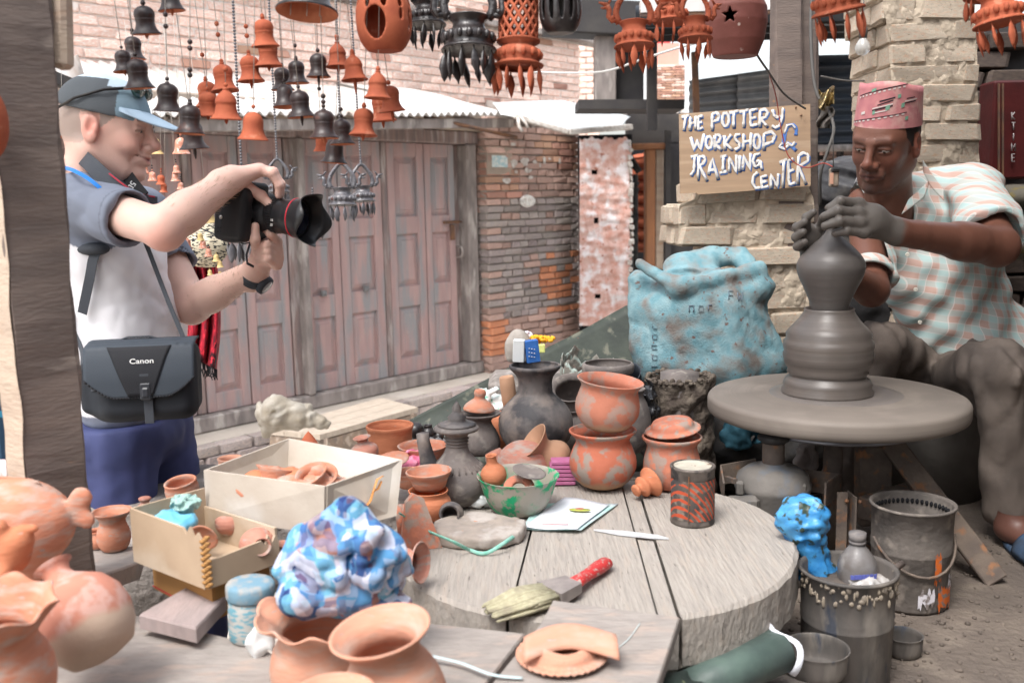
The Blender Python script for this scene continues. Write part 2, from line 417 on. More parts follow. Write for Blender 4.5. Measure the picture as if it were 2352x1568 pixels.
m_cable=mat('cable_grey',(.11,.105,.1),rough=.6,bump=0)
m_cable_w=mat('cable_white',(.6,.6,.58),rough=.5,bump=0)
m_cable_r=mat('wire_red',(.30,.05,.035),rough=.5,bump=0)
m_glass=mat('bulb_glass',(.8,.8,.78),rough=.1,trans=.6,bump=0)

# ================================================================== GROUND
MB().grid(lambda a,b: (-60+120*a,-40+120*b,0),2,2).build('alley_ground',m_ground,kind='structure',origin=(0,0,0))
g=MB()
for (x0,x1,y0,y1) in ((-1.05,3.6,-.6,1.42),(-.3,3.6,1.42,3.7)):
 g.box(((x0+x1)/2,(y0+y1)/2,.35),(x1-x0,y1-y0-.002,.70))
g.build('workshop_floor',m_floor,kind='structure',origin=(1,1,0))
def clods(name,n,reg,m,r0,r1,seed):
 rr=random.Random(seed);b=MB()
 for i in range(n):
  p=reg(rr);r=rr.uniform(r0,r1);b.sphere(p+Vector((0,0,r*.3)),(r*rr.uniform(.7,1.4),r,r*.6),5,3)
 b.build(name,m,kind='stuff',origin=(0,0,0))
clods('floor_crumbs',900,lambda r: Vector((r.uniform(.45,1.5),r.uniform(1.25,2.3),.70)),m_floor,.0015,.007,3)

# ================================================================== THE SHUTTERED SHOP ROW
ZT=.14
A0=Z(718,937,ZT);B0=Z(1102,854,ZT);Tt=(B0-A0);Tt.z=0;Tt.normalize();Nn=Vector((Tt.y,-Tt.x,0))
def Wp(s,h,off=0.0): q=A0+Tt*s+Nn*off;return Vector((q.x,q.y,h))
def WS(u,v,off=0.0):
 r=ray(u,v);q=A0+Nn*off;t=(q-CAM).dot(Nn)/r.dot(Nn);p=CAM+r*t;return (p-A0).dot(Tt),p.z
WM=Matrix(((Tt.x,Nn.x,0,0),(Tt.y,Nn.y,0,0),(0,0,1,0),(0,0,0,1)))   # local x along wall, y outwards
def WT(s,h,off=0.0,roll=0.0):
 M=WM.copy();M.translation=Wp(s,h,off);return M @ Matrix.Rotation(roll,4,'Y')
def wbox(mb,s0,s1,h0,h1,o0,o1,bev=0.0,jit=0.0): return mb.box(((s0+s1)/2,(o0+o1)/2,(h0+h1)/2),(s1-s0,o1-o0,h1-h0),WT(0,0),bev,jit)
z_sill=ZT+.10;z_door=WS(945,327)[1];z_head=WS(945,296)[1];z_eave=WS(945,262)[1]
sP0=WS(1100,600)[0];sP1=WS(1331,600,.1)[0]
shop=thing('shop_row','old shop row with dusty red-brown wooden shutters and a worn brick pier','shop',Wp(0,0))
sL=-3.6
wb=MB();wbox(wb,sL,sP1,0,z_door+.1,-.6,-.12);wb.build('wall',m_cement,shop)
wb=MB();wbox(wb,sL,sP0,ZT,z_sill,-.1,.035,.01,.004);wb.build('sill',m_gray_timber,shop)
wb=MB();wbox(wb,sL,sP0,z_door,z_head,-.1,.03,.008,.003);wb.build('door_head',m_frame,shop)
wb=MB();wbox(wb,sL,sP0+.35,z_head+.002,z_eave+.03,-.1,.06,.012,.006);wb.build('lintel',m_cement,shop)
su=lambda u: WS(u,850)[0]
leaves=[(478,580),(583,680),(716,800),(802,897),(912,994),(996,1061)]
posts=[(455,476),(682,714),(898,911),(1063,1098)]
zp=[(WS(945,v1)[1],WS(945,v0)[1]) for v0,v1 in ((360,497),(537,657),(704,822))]
def leaf(s0,s1,ajar=0.0,label=None):
 w_=s1-s0;st=w_*.2;e=[]
 M=WT(s0,0,-.03) @ Matrix.Rotation(ajar,4,'Z')
 def bx(b,x0,x1,z0,z1,y0,y1,bev=0): return b.box(((x0+x1)/2,(y0+y1)/2,(z0+z1)/2),(x1-x0,y1-y0,z1-z0),M,bev)
 b=MB();bx(b,0,st,z_sill+.003,z_door-.004,-.035,0,.004);bx(b,w_-st,w_,z_sill+.003,z_door-.004,-.035,0,.004)
 zz=[z_sill+.003]+[z for q in reversed(zp) for z in q]+[z_door-.004]
 for i in range(0,len(zz),2): bx(b,st+.0005,w_-st-.0005,zz[i],zz[i+1],-.034,-.002,.003)
 for z0,z1 in zp: bx(b,st+.0005,w_-st-.0005,z0+.0005,z1-.0005,-.034,-.024)
 lf=b.build('door_leaf',m_doors,shop,label=label)
 for z0,z1 in zp:
  b=MB();x0,x1=st+.012,w_-st-.012;a,c=z0+.012,z1-.012;g_=.03
  Vv=[(x0,-.024,a),(x1,-.024,a),(x1,-.024,c),(x0,-.024,c),(x0+g_,-.009,a+g_),(x1-g_,-.009,a+g_),(x1-g_,-.009,c-g_),(x0+g_,-.009,c-g_),
              (x0+g_+.004,-.012,a+g_+.004),(x1-g_-.004,-.012,a+g_+.004),(x1-g_-.004,-.012,c-g_-.004),(x0+g_+.004,-.012,c-g_-.004),(x0+g_+.008,-.006,a+g_+.008),(x1-g_-.008,-.006,a+g_+.008),(x1-g_-.008,-.006,c-g_-.008),(x0+g_+.008,-.006,c-g_-.008)]
  Ff=[]
  for r_ in (0,4,8): Ff += [(r_,r_+1,r_+5,r_+4),(r_+1,r_+2,r_+6,r_+5),(r_+2,r_+3,r_+7,r_+6),(r_+3,r_,r_+4,r_+7)]
  Ff.append((12,13,14,15));b.add(Vv,Ff,False,M)
  p=b.build('panel',m_doors,None,origin=ORG[shop]);p.location=(0,0,0);p.parent=lf
 return lf
LF=[]
for i,(u0,u1) in enumerate(leaves): LF.append(leaf(su(u0),su(u1),0 if i % 2 == 0 else .012))
for k in range(6):      # further shutters to the left, behind the man
 w_=.5;s1=su(452)-k*.53-(k//2)*.09;LF.append(leaf(s1-w_,s1))
 if k % 2 == 1:
  b=MB();wbox(b,s1-w_-.1,s1-w_-.012,z_sill,z_door,-.09,.02,.01);b.build('door_post',m_frame,shop)
for (u0,u1) in posts:
 b=MB();wbox(b,su(u0)+.003,su(u1)-.003,z_sill+.001,z_door-.001,-.12,-.02 if u0 != 1063 else -.06,.008,.002);b.build('door_post',m_frame,shop)
b=MB();wbox(b,su(1076),su(1098),z_sill+.001,z_door-.001,-.1,.045,.01,.003);b.build('door_post',m_gray_timber,shop)
b=MB();wbox(b,su(700),su(715),z_sill+.001,z_door-.001,-.1,.05,.01,.003);b.build('door_post',m_gray_timber,shop)
# bolts, hasps and handle
def wtube(pts,r,m,name,par,n=7): b=MB().tube(pts,r,n);o=b.build(name,m,None,origin=ORG[shop]);o.location=(0,0,0);o.parent=par;return o
p0=WS(1020,511);p1=WS(1060,509)
wtube([Wp(p0[0],p0[1],-.005),Wp(p1[0],p1[1],-.005)],.011,m_rust,'bolt',LF[5])
b=MB();q=WS(1042,522);wbox(b,q[0]-.022,q[0]+.022,q[1]-.1,q[1]+.02,-.025,-.005,.004);o=b.build('hasp',m_rust,None,origin=ORG[shop]);o.location=(0,0,0);o.parent=LF[5]
h0=WS(1054,565);h1=WS(1054,592)
wtube([Wp(h0[0],h0[1],-.03),Wp(h0[0]+.01,h0[1]-.01,.02),Wp(h1[0]+.015,(h0[1]+h1[1])/2,.03),Wp(h1[0]+.01,h1[1]+.01,.02),Wp(h1[0],h1[1],-.03)],.008,m_gray_timber,'handle',LF[5])
for (u,v,L_) in ((747,674,2),(844,663,3)):
 q=WS(u,v);b=MB();wbox(b,q[0]-.02,q[0]+.02,q[1]-.02,q[1]+.02,-.03,0,.005);b.sphere(Wp(q[0],q[1],0),.012,8,5);o=b.build('hasp',m_tin_gray,None,origin=ORG[shop]);o.location=(0,0,0);o.parent=LF[L_]
# brick pier: headers and stretchers in alternate courses, proud of the shutters
PO=.10
b=MB();wbox(b,sP0+.012,sP1-.012,0,z_eave+.03,-.12,PO-.016);b.build('mortar',m_mortar,shop)
CH=.0585;nrow=int((z_eave+.02)/CH);rr=random.Random(5)
for r_ in range(nrow):
 z=.03+r_*CH;s=sP0+(0 if r_ % 2 else .0);first=True;hd=r_ % 2
 while s < sP1-.03:
  L_=(.115 if hd else .225)*rr.uniform(.9,1.1)
  if first and r_ % 2: L_=.17
  if s+L_ > sP1-.05: L_=sP1-s
  fr=(s-sP0)/(sP1-sP0);zz=z
  f2=.5*math.sin(s*5.1+zz*7)+.5*math.sin(zz*11-s*3+1)
  if zz > 1.5: m=m_br_pink if f2 < .2 else m_br_red
  elif zz > 1.05: m=m_br_grey if rr.random() < .8 else m_br_pink
  elif zz > .52: m=m_br_or if (fr > .45 and rr.random() < .25+.5*(fr-.3)) else m_br_grey if rr.random() < .7 else m_br_pink
  else: m=m_br_or if (first and .25 < zz < .5 and rr.random() < .7) or rr.random() < .1 else m_br_pink
  ju=(0.004 if zz > .6 else .016)
  brick(shop,WT(s+L_/2,z+CH/2+rr.uniform(-.002,.002)+(.012*math.sin(s*4) if zz < .6 else 0),PO-.045+rr.uniform(-ju,ju),rr.uniform(-.01,.01)),(L_-(.010 if zz > .5 else .006),.11,CH-(.009 if zz > .5 else .006)),m)
  s += L_;first=False
 # side face of the pier, towards the shutters
 brick(shop,WT(sP0+.05,z+CH/2,-.03+rr.uniform(-.004,.004)),(.105,.1,CH-.009),m_br_pink if z > 1.4 or z < .5 else m_br_grey)
# whitewash flakes and the pale notice on the pier
def wblob(u,v,w_,h_,m,name,off=PO+.012,n=14,seed=0):
 r2=random.Random(seed);s,z=WS(u,v,off);pts=[]
 for k in range(n):
  a=2*math.pi*k/n;f=r2.uniform(.6,1.1);pts.append((w_*f*math.cos(a),h_*f*math.sin(a)))
 return MB().prism(pts,.004,WT(s,z,off)).build(name,m,shop,fix=True)
for i,(u,v,w_,h_) in enumerate(((1180,375,.035,.05),(1205,372,.05,.05),(1212,392,.04,.03),(1228,372,.03,.02),(1165,415,.05,.04),(1218,408,.03,.02),(1250,368,.015,.05),(1240,380,.012,.03),(1285,370,.012,.04),(1185,395,.02,.02),(1262,365,.02,.012),(1178,332,.03,.02))):
 wblob(u,v,w_*1.2,h_*.8,m_white_chip,'whitewash_flake',seed=i)
q0=WS(1118,402,PO);q1=WS(1175,338,PO)
b=MB();wbox(b,q0[0],q1[0],q0[1],q1[1],PO-.01,PO+.008,.006,.004);b.build('plaster_patch',m_cement,shop)
q0=WS(1128,384,PO);q1=WS(1163,358,PO);m_bluegrey=mat('pale_blue_paint',(.36,.52,.56),(.62,.66,.64),s=40,lo=.45,hi=.55,bump=.1)
b=MB();wbox(b,q0[0],q1[0],q0[1],q1[1],PO+.009,PO+.013);b.build('painted_notice',m_bluegrey,shop)
# plinth with edging bricks
b=MB();wbox(b,sL,sP1-.3,0,ZT-.004,-.2,.26);b.build('plinth',m_ground,shop)
s=sL
while s < sP1-.4:
 L_=rr.uniform(.19,.25)
 brick(shop,WT(s+L_/2,.105,.30,0),(L_-.008,.11,.06),m_br_grey);brick(shop,WT(s+L_/2+.1,.04,.30),(L_-.008,.11,.06),m_br_grey);s += L_
# small light fitting on the pier
fan=thing('garlic_bundle','small white ribbed bundle hanging on the brick pier','bundle',Wp(*WS(1211,462,PO+.04),PO+.04))
b=MB()
for k in range(9):
 a=math.pi*(k/8-.5)*1.5;c=ORG[fan]+Vector((0,0,-.0));pts=[c+Vector((math.sin(a)*.055*math.sin(t*math.pi),-.01,.05-.1*t)) for t in [i/7 for i in range(8)]]
 b.tube(pts,[.004,.012,.015,.016,.016,.015,.012,.004],7)
b.build('bulb',m_white_paint,fan)
MB().tube([ORG[fan]+Vector((0,0,.05)),ORG[fan]+Vector((.01,0,.09))],.004,5).build('stalk',m_gray_timber,fan)

# corrugated roof of the shop row
OE=.42
eL=-3.2;eR=WS(1172,266,OE)[0];_a=WS(430,263,OE);_b=WS(1172,263,OE)
zEs=lambda s: _a[1]+(_b[1]-_a[1])*(s-_a[0])/(_b[0]-_a[0])
OB=-.75;_c=WS(400,165,OB);_d=WS(1330,236,OB)
zBs=lambda s: _c[1]+(_d[1]-_c[1])*(s-_c[0])/(_d[0]-_c[0])
zE=zEs(0);zB=zBs(1.0)
roof=thing('tin_roof','sun-bleached corrugated tin roof over the shuttered shop row','roof',Wp(0,zE))
ncor=int((eR-eL)/.075)
for k in range(0,ncor,11):
 b=MB();k1=min(k+11.5,ncor);sg=rr.uniform(-.012,.012)
 b.grid(lambda a,c: Wp(eL+(k+(k1-k)*a)*.075,zEs(eL+(k+(k1-k)*a)*.075)*(1-c)+zBs(eL+(k+(k1-k)*a)*.075)*c+.016*math.cos(2*math.pi*(k+(k1-k)*a))+(k//11 % 2)*.006+.02*math.sin(5*c+k)*c,OE+sg+(OB-OE)*c),int((k1-k)*6),6,.003)
 b.build('tin_sheet',m_tin,roof)
b=MB().bar(Wp(eL,zEs(eL)-.055,OE-.08),Wp(eR+.1,zEs(eR)-.055,OE-.08),.06,.07,bev=.006);b.build('purlin',m_gray_timber,roof)
b=MB()
for k in range(12): b.bar(Wp(eL+.3+k*.62,zEs(eL+.3+k*.62)-.07,OE-.1),Wp(eL+.3+k*.62,zBs(eL+.3+k*.62)-.07,OB),.05,.06)
b.build('rafters',m_gray_timber,roof)
MB().tube([Wp(*WS(975,268,.3),.3),Wp(*WS(1187,316,.5),.5)],.014,8).build('prop_pole',m_rust,roof)
# bent white sheet at the roof's right end
ws=thing('white_roof_sheet','bent white metal sheet on a cracked board at the right end of the tin roof','sheet',P(1300,290,6.9))
def wsf(a,c):
 # a across from left to right, c from front edge to back edge
 fu=[(1150,262),(1230,278),(1308,298),(1370,292),(1430,288)];bu=[(1130,236),(1210,232),(1290,230),(1345,243),(1448,268)]
 def ip(L_,a):
  q=a*(len(L_)-1);i=min(int(q),len(L_)-2);t=q-i;return (L_[i][0]*(1-t)+L_[i+1][0]*t,L_[i][1]*(1-t)+L_[i+1][1]*t)
 f_,g_=ip(fu,a),ip(bu,a);d=(6.75+.4*a)*(1-c)+(8.0-.3*a)*c
 u,v=f_[0]*(1-c)+g_[0]*c,f_[1]*(1-c)+g_[1]*c-3*math.sin(c*math.pi)
 return P(u,v,d)
MB().grid(wsf,28,10,.004).build('sheet',m_tin_white,ws)
b=MB();b.bar(P(1180,267,6.74),P(1305,304,6.8),.05,.035,bev=.006,jit=.003);b.build('edge_board',m_white_chip,ws)
b=MB();b.bar(P(1305,304,6.8),P(1449,292,7.2),.05,.04,bev=.006,jit=.003);b.build('edge_board',m_white_chip,ws)
MB().tube([P(1190,270,6.7),P(1192,290,6.68),P(1200,303,6.68)],.012,6).tube([P(1196,268,6.7),P(1208,283,6.66),P(1212,294,6.66)],.010,6).build('rag_tie',m_white_chip,ws)

# ================================================================== BRICK HOUSE ABOVE AND BEHIND THE TIN ROOF
OH=OB-.02
hL=WS(150,60,OH)[0]-.8;hR=WS(1332,200,OH)[0];zh0=zB-.12
house=thing('brick_house','tall pale red brick house with a slate ledge, rising behind the tin roof','house',Wp(0,0,OH))
zTop=WS(720,-190,OH)[1]+.6;zl0=WS(1340,92,OH)[1]
b=MB();wbox(b,hL-3,hR,0,zTop,OH-.4,OH-.012);b.build('wall',m_mortar_pale,house)
zledge=WS(1338,98,OH)[1]
b=MB();s=hL
while s < hR+.05:
 L_=rr.uniform(.25,.5);wbox(b,s,s+L_-.01,zledge-.01+rr.uniform(-.004,.004),zledge+.045,OH-.1,OH+.09+rr.uniform(-.02,.02),.006,.003);s += L_
b.build('ledge',m_gray_timber,house)
CU=.068;cells=[]
z=zh0;r_=0
while z < zTop:
 s=hL-(.11 if r_ % 2 else 0)
 while s < hR-.02:
  L_=.225
  if s+L_ > hR-.06: L_=hR-s
  if abs(z+CU/2-zledge-.015) > .045: cells.append((s,z,L_,r_))
  s += L_
 z += CU;r_ += 1
vis=[];rest=[]
for c in cells:
 u,v=PJ(Wp(c[0]+c[2]/2,c[1],OH));(vis if (150 < u < 1345 and -10 < v < 262) else rest).append((c,u))
vis.sort(key=lambda t: t[1])
vis_parts=vis[:298];rest=[r for r in rest if -300 < r[1] < 1500][:900]+vis[298:]
for (c,u) in vis_parts:
 m=m_br_pale if rr.random() < .93 else m_br_red
 brick(house,WT(c[0]+c[2]/2,c[1]+CU/2,OH-.048+rr.uniform(-.003,.003),rr.uniform(-.006,.006)),(c[2]-.011,.1,CU-.011),m)
b=MB()
for (c,u) in rest: b.box((0,0,0),(c[2]-.011,.1,CU-.011),WT(c[0]+c[2]/2,c[1]+CU/2,OH-.048+rr.uniform(-.003,.003)),.004,.001)
b.build('brickwork',m_br_pale,house,kind='stuff')
# dark eave at far left (behind the post)
lr=thing('side_awning','dark sagging awning seen between the wooden post and the cap','awning',P(150,190,4.6))
MB().bar(P(110,176,4.2),P(190,205,5.0),.05,.05).build('batten',m_dark,lr)
MB().add([P(100,150,4.6),P(180,130,5.3),P(200,195,5.1),P(110,172,4.3),P(100,150,4.62)+Vector((0,0,.01)),P(180,130,5.32)+Vector((0,0,.01)),P(200,195,5.12)+Vector((0,0,.01)),P(110,172,4.32)+Vector((0,0,.01))],
     [(0,1,2,3),(7,6,5,4),(0,4,5,1),(1,5,6,2),(2,6,7,3),(3,7,4,0)]).build('cover',m_tin,lr)

# ================================================================== PINK PLASTERED WALL, DARK HOUSE WITH A DOORWAY
dk=8.3
pw=thing('plaster_wall','pink flaking plaster wall with two small square holes right of the brick pier','wall',P(1390,760,dk))
holes=[(1365,395,10,9),(1368,508,8,11),(1372,680,11,10)]
NU,NV=46,130
def pf(a,c):
 u=1331+117*a+.012*(1-c)*0+3*math.sin(c*23)*(a > .98);v=318+430*c+(3*math.sin(a*20)+2*math.sin(a*47) if c == 0 else 0)
 p=P(u,v,dk);p.y += .02*nz(p.x,0,p.z,18,3)+.012*nz(p.x,0,p.z,60,5);return p
b=MB();V=[pf(i/NU,j/NV) for i in range(NU+1) for j in range(NV+1)];F=[]
for i in range(NU):
 for j in range(NV):
  u=1331+117*(i+.5)/NU;v=318+430*(j+.5)/NV
  if any(abs(u-h[0]) < h[2]/2+1 and abs(v-h[1]) < h[3]/2+1 for h in holes): continue
  F.append((i*(NV+1)+j,(i+1)*(NV+1)+j,(i+1)*(NV+1)+j+1,i*(NV+1)+j+1))
b.add(V,F);b.build('plaster',m_pink,pw)
c0,c1=P(1331,310,dk+.06),P(1446,760,dk+.3)
MB().box(((c0.x+c1.x)/2,dk+.2,(c0.z+c1.z)/2),(c1.x-c0.x,.2,c0.z-c1.z)).build('core',m_black,pw)  # black backing stands in for the dark inside the holes
b=MB()
for k in range(26): b.box(P(1447+rr.uniform(-2,3),330+k*16,dk+.02),(.03*rr.uniform(.5,1.4),.1,.05*rr.uniform(.6,1.3)),None,.008,.006)
b.build('broken_edge',m_white_chip,pw)
hs_=thing('dark_house','black lean-to with a doorway showing stacked red pots, behind the blue sack','shed',P(1500,620,8.8))
b=MB();a_,c_=P(1440,255,8.7),P(1466,330,8.7)
def pbox(b,u0,v0,u1,v1,d0,d1,bev=0):
 p,q=P(u0,v0,d0),P(u1,v1,d0);return b.box(((p.x+q.x)/2,(d0+d1)/2,(p.z+q.z)/2),(abs(q.x-p.x),d1-d0,abs(p.z-q.z)),None,bev)
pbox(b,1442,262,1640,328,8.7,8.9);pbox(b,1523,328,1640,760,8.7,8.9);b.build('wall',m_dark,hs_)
b=MB();pbox(b,1440,300,1640,780,9.9,10.0);b.build('back_wall',m_black,hs_)  # pure black, put in for the unlit depth behind the doorway
pbox(MB(),1440,330,1530,342,8.6,8.75,.01).build('door_frame',m_orange_wood,hs_)
pbox(MB(),1483,343,1505,620,8.62,8.75,.01).build('door_frame',m_orange_wood,hs_)
pbox(MB(),1506,343,1524,620,8.66,8.8,.01).build('door_frame',m_wood_pale,hs_)
pbox(MB(),1455,400,1466,700,8.5,8.56,.008).build('iron_post',m_iron,hs_)
b=MB();b.bar(P(1440,350,8.5),P(1468,395,8.45),.04,.05);b.bar(P(1436,415,8.5),P(1468,422,8.5),.03,.03);b.bar(P(1436,430,8.5),P(1468,436,8.5),.03,.03);b.bar(P(1440,503,8.5),P(1466,500,8.5),.05,.05);b.build('hinge',m_iron,hs_)
b=MB();b.bar(P(1534,300,8.6),P(1534,700,8.6),.05,.05);b.build('downpipe',m_dark,hs_)
m_terra_far=mat('terracotta_far',(.50,.14,.07),(.40,.1,.05),s=12,rnd=.2)
for k in range(8):
 p=P(1471,372+k*27.5,9.2);o=MB().lathe([(0,-.05),(.07,-.045),(.11,-.01),(.105,.03),(.07,.05),(.085,.062),(.07,.06),(.0,.04)],16,TM(p,(12,-8+k % 3*9,0)),.03).build('stacked_pot',m_terra_far,origin=p,
  label='red clay pot in the dark doorway stack, number %s from its top' % ('one','two','three','four','five','six','seven','eight')[k],cat='pot',group='red pots stacked in the dark doorway')
b=MB();b.grid(lambda a,c: P(1300+268*a,238+16*c+2*math.sin(a*9),8.5-.5*c)+Vector((0,0,.02*math.cos(a*100))),200,3,.004);b.build('roof_sheet',m_tin_gray,hs_)
# timber column standing on that roof
tc_=thing('timber_column','thick grey timber column standing on the dark lean-to roof','column',P(1420,240,6.6))
b=MB();b.bar(P(1389,50,6.6),P(1389,240,6.6),.14,.14,(0,1,0),.008);b.build('shaft',m_gray_timber,tc_)
b=MB();b.bar(P(1444,50,6.7),P(1444,240,6.7),.19,.12,(0,1,0),.008);b.build('shaded_face',m_dark,tc_)  # right face of the same column, its shade painted as dark timber
b=MB();b.bar(P(1250,40,6.55),P(1490,52,6.6),.25,.22,bev=.01);b.build('cross_beam',m_dark,tc_)
b=MB();b.bar(P(1300,67,6.5),P(1365,72,6.5),.04,.03,bev=.005);b.build('bracket',m_gray_timber,tc_)
MB().bar(P(1325,246,6.6),P(1560,246,6.6),.4,.06).build('footing_beam',m_dark,tc_)

# ================================================================== FAR BUILDINGS AND SHEETS BEHIND THE SIGN
m_far_white=mat('far_white',(.72,.74,.76),(.64,.66,.68),s=2,bump=0)
m_far_pink=mat('far_pink',(.66,.30,.24),(.6,.36,.3),s=2,bump=0)
fb=thing('distant_building','distant brick and white building seen under the pots left of the sign','building',P(1530,300,16))
b=MB();pbox(b,1474,145,1497,300,16,18);b.build('corner_wall',m_far_white,fb)
b=MB();pbox(b,1497,150,1573,300,16.06,18);b.build('wall',m_mortar_pale,fb)
hx=P(1497,150,16);hx2=P(1573,235,16)
nrow=14
for r_ in range(nrow):
 z=hx2.z+(hx.z-hx2.z)*(r_+.5)/nrow;x=hx.x-(.1 if r_ % 2 else 0)
 while x < hx2.x-.05:
  x1=min(x+.16,hx2.x);x0=max(x,hx.x+.002);brick(fb,TM(((x0+x1)/2,16.04,z)),(x1-x0-.01,.08,(hx.z-hx2.z)/nrow-.013),m_br_red if rr.random() < .6 else m_br_pale);x=x1
b=MB();pbox(b,1497,100,1560,149,16.3,17.5);b.build('painted_wall',m_far_pink,fb)
b=MB();pbox(b,1500,60,1540,99,16.6,17.5);b.build('hanging_cloth',mat('red_cloth',(.5,.03,.04),bump=0),fb)
b=MB();pbox(b,1573,150,1592,300,16.02,18);b.build('corner_wall',m_far_white,fb)
b=MB();pbox(b,1330,60,1372,330,15,18);b.build('side_wall',m_mortar_pale,fb)
p,q=P(1331,70,14.9),P(1372,320,14.9);z=q.z;k=0
while z < p.z:
 x=p.x-(.1 if k % 2 else 0)
 while x < q.x:
  brick(fb,TM((x+.1,14.97,z)),(.185,.08,.075),m_br_pale);x += .2
 z += .09;k += 1
fs=thing('corrugated_fence','grey corrugated metal fence behind the sign, left of the wooden post','fence',P(1690,300,5.2))
pA,pB=P(1583,185,5.2),P(1800,290,5.2)
for k in range(2):
 xa=pA.x+(pB.x-pA.x)*k/2;xb=pA.x+(pB.x-pA.x)*(k+1)/2+.02
 MB().grid(lambda a,c: Vector((xa+(xb-xa)*a,5.2-.012*k+.014*math.cos(c*(pA.z-pB.z)/.05*2*math.pi),pB.z+(pA.z-pB.z+.07*(xa+(xb-xa)*a-pA.x)*1.6)*c)),4,70,.002).build('sheet',m_tin_gray,fs)
MB().bar(P(1595,120,5.1),P(1600,275,5.1),.03,.03,(0,1,0)).build('fence_post',m_rust,fs)
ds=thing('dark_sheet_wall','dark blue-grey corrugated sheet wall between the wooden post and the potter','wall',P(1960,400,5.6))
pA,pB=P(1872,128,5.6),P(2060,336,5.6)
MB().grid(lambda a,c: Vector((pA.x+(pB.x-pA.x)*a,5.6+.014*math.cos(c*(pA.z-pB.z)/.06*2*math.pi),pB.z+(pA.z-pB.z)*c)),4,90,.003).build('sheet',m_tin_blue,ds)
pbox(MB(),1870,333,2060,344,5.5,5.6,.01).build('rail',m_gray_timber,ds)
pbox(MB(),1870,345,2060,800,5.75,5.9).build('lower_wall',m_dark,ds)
for k in range(5):
 for j in range(6):
  q=P(1893+j*17+(8 if k % 2 else 0),352+k*9.5,5.72)
  brick(ds,TM(q),(.04,.05,.021),m_br_pink)
pbox(MB(),1930,345,1936,420,5.6,5.66).build('upright',m_dark,ds)
rs=thing('rear_roof','dark rear shed roof with a pale purlin above the big star-cut pot','roof',P(1750,20,5))
b=MB();b.add([P(1460,34,4.6),P(2100,20,4.6),P(2100,80,7),P(1460,96,7)]+[q+Vector((0,0,.04)) for q in (P(1460,34,4.6),P(2100,20,4.6),P(2100,80,7),P(1460,96,7))],[(0,1,2,3),(7,6,5,4),(0,4,5,1),(1,5,6,2),(2,6,7,3),(3,7,4,0)]);b.build('sheet',m_tin_blue,rs)
MB().bar(P(1470,18,4.55),P(2090,4,4.55),.04,.05).build('purlin',m_tin,rs)
MB().bar(P(1470,31,4.55),P(2090,17,4.55),.03,.03).build('purlin',m_rust,rs)
for v in (48,66,82): MB().bar(P(1470,v+8,5.4),P(2090,v-2,5.4),.03,.03).build('purlin',m_dark,rs)
for u in (1497,2045): MB().bar(P(u,90,6.2),P(u,300,6.2),.06,.06,(0,1,0)).build('support_post',m_dark,rs)

# ================================================================== WOODEN POSTS, SIGN, BRICK PIERS
lp=thing('corner_post','big rough grey-brown wooden post at the far left of the workshop','post',P(130,1350,1.38))
pt,pb=P(60,-260,1.36),P(118,1420,1.36)
top,bot=P(64,-250,1.36),Vector((P(140,1330,1.36).x+.004,1.36,.70))
def slab(a0,a1,b0,b1,y0,y1,z0,z1,bev,jit=0):   # tapering post face between x a0..a1 at top and b0..b1 at bottom
 return MB().add([(b0,y0,z0),(b1,y0,z0),(b1,y1,z0),(b0,y1,z0),(a0,y0,z1),(a1,y0,z1),(a1,y1,z1),(a0,y1,z1)],[(3,2,1,0),(4,5,6,7),(0,1,5,4),(1,2,6,5),(2,3,7,6),(3,0,4,7)],False)
def postmesh(px0,px1,d,back,zlo,ztop,m,name,par,rnd=0.006,seed=1):
 """post measured at two picture heights: px=(u_left,u_right,v)"""
 l0,r0=P(px0[0],px0[2],d),P(px0[1],px0[2],d);l1,r1=P(px1[0],px1[2],d),P(px1[1],px1[2],d)
 def at(z):
  t=(z-l0.z)/(l1.z-l0.z);return l0.x+(l1.x-l0.x)*t,r0.x+(r1.x-r0.x)*t
 n=40;b=MB();V=[];r2=random.Random(seed)
 for i in range(n+1):
  z=zlo+(ztop-zlo)*i/n;a,c=at(z);e=rnd
  ring=[(a+e,d),(c-e,d),(c,d+e),(c,d+back-e),(c-e,d+back),(a+e,d+back),(a,d+back-e),(a,d+e)]
  for k,(x,y) in enumerate(ring):
   V.append(Vector((x+.0025*math.sin(z*9+k*1.3+seed),y+.0025*math.sin(z*11+k*2+seed),z)))
 F=[(i*8+k,i*8+(k+1) % 8,(i+1)*8+(k+1) % 8,(i+1)*8+k) for i in range(n) for k in range(8)]+[tuple(range(7,-1,-1)),tuple(n*8+k for k in range(8))]
 b.add(V,F,False);return b.build(name,m,par)
def corner_post(cor,m,name,zlo=.70,ztop=2.35,seed=1):
 L_=[(P(a[0],60,a[2]),P(a[1],1250,a[2])) for a in cor];n=60;V=[];k_=len(cor)
 for i in range(n+1):
  z=zlo+(ztop-zlo)*i/n
  for j,(p,q) in enumerate(L_):
   t=(z-p.z)/(q.z-p.z);V.append(Vector((p.x+(q.x-p.x)*t+.0016*math.sin(z*23+j*2+seed)+.0012*math.sin(z*61+j),cor[j][2]+.0016*math.sin(z*31+j),z)))
 F=[(i*k_+k,i*k_+(k+1) % k_,(i+1)*k_+(k+1) % k_,(i+1)*k_+k) for i in range(n) for k in range(k_)]+[tuple(range(k_-1,-1,-1)),tuple(n*k_+k for k in range(k_))]
 MB().add(V,F,False).build(name,m,lp)
corner_post([(-28,75,1.342),(-33,70,1.345),(-80,30,1.40),(60,150,1.47),(122,213,1.41),(116,207,1.402)],m_wood,'shaft')
corner_post([(-30,72,1.340),(-62,30,1.37),(-62,31,1.376),(-31,71,1.346)],m_wood_pale,'lit_edge',seed=4)  # paler wood puts the light on the post's left face into colour
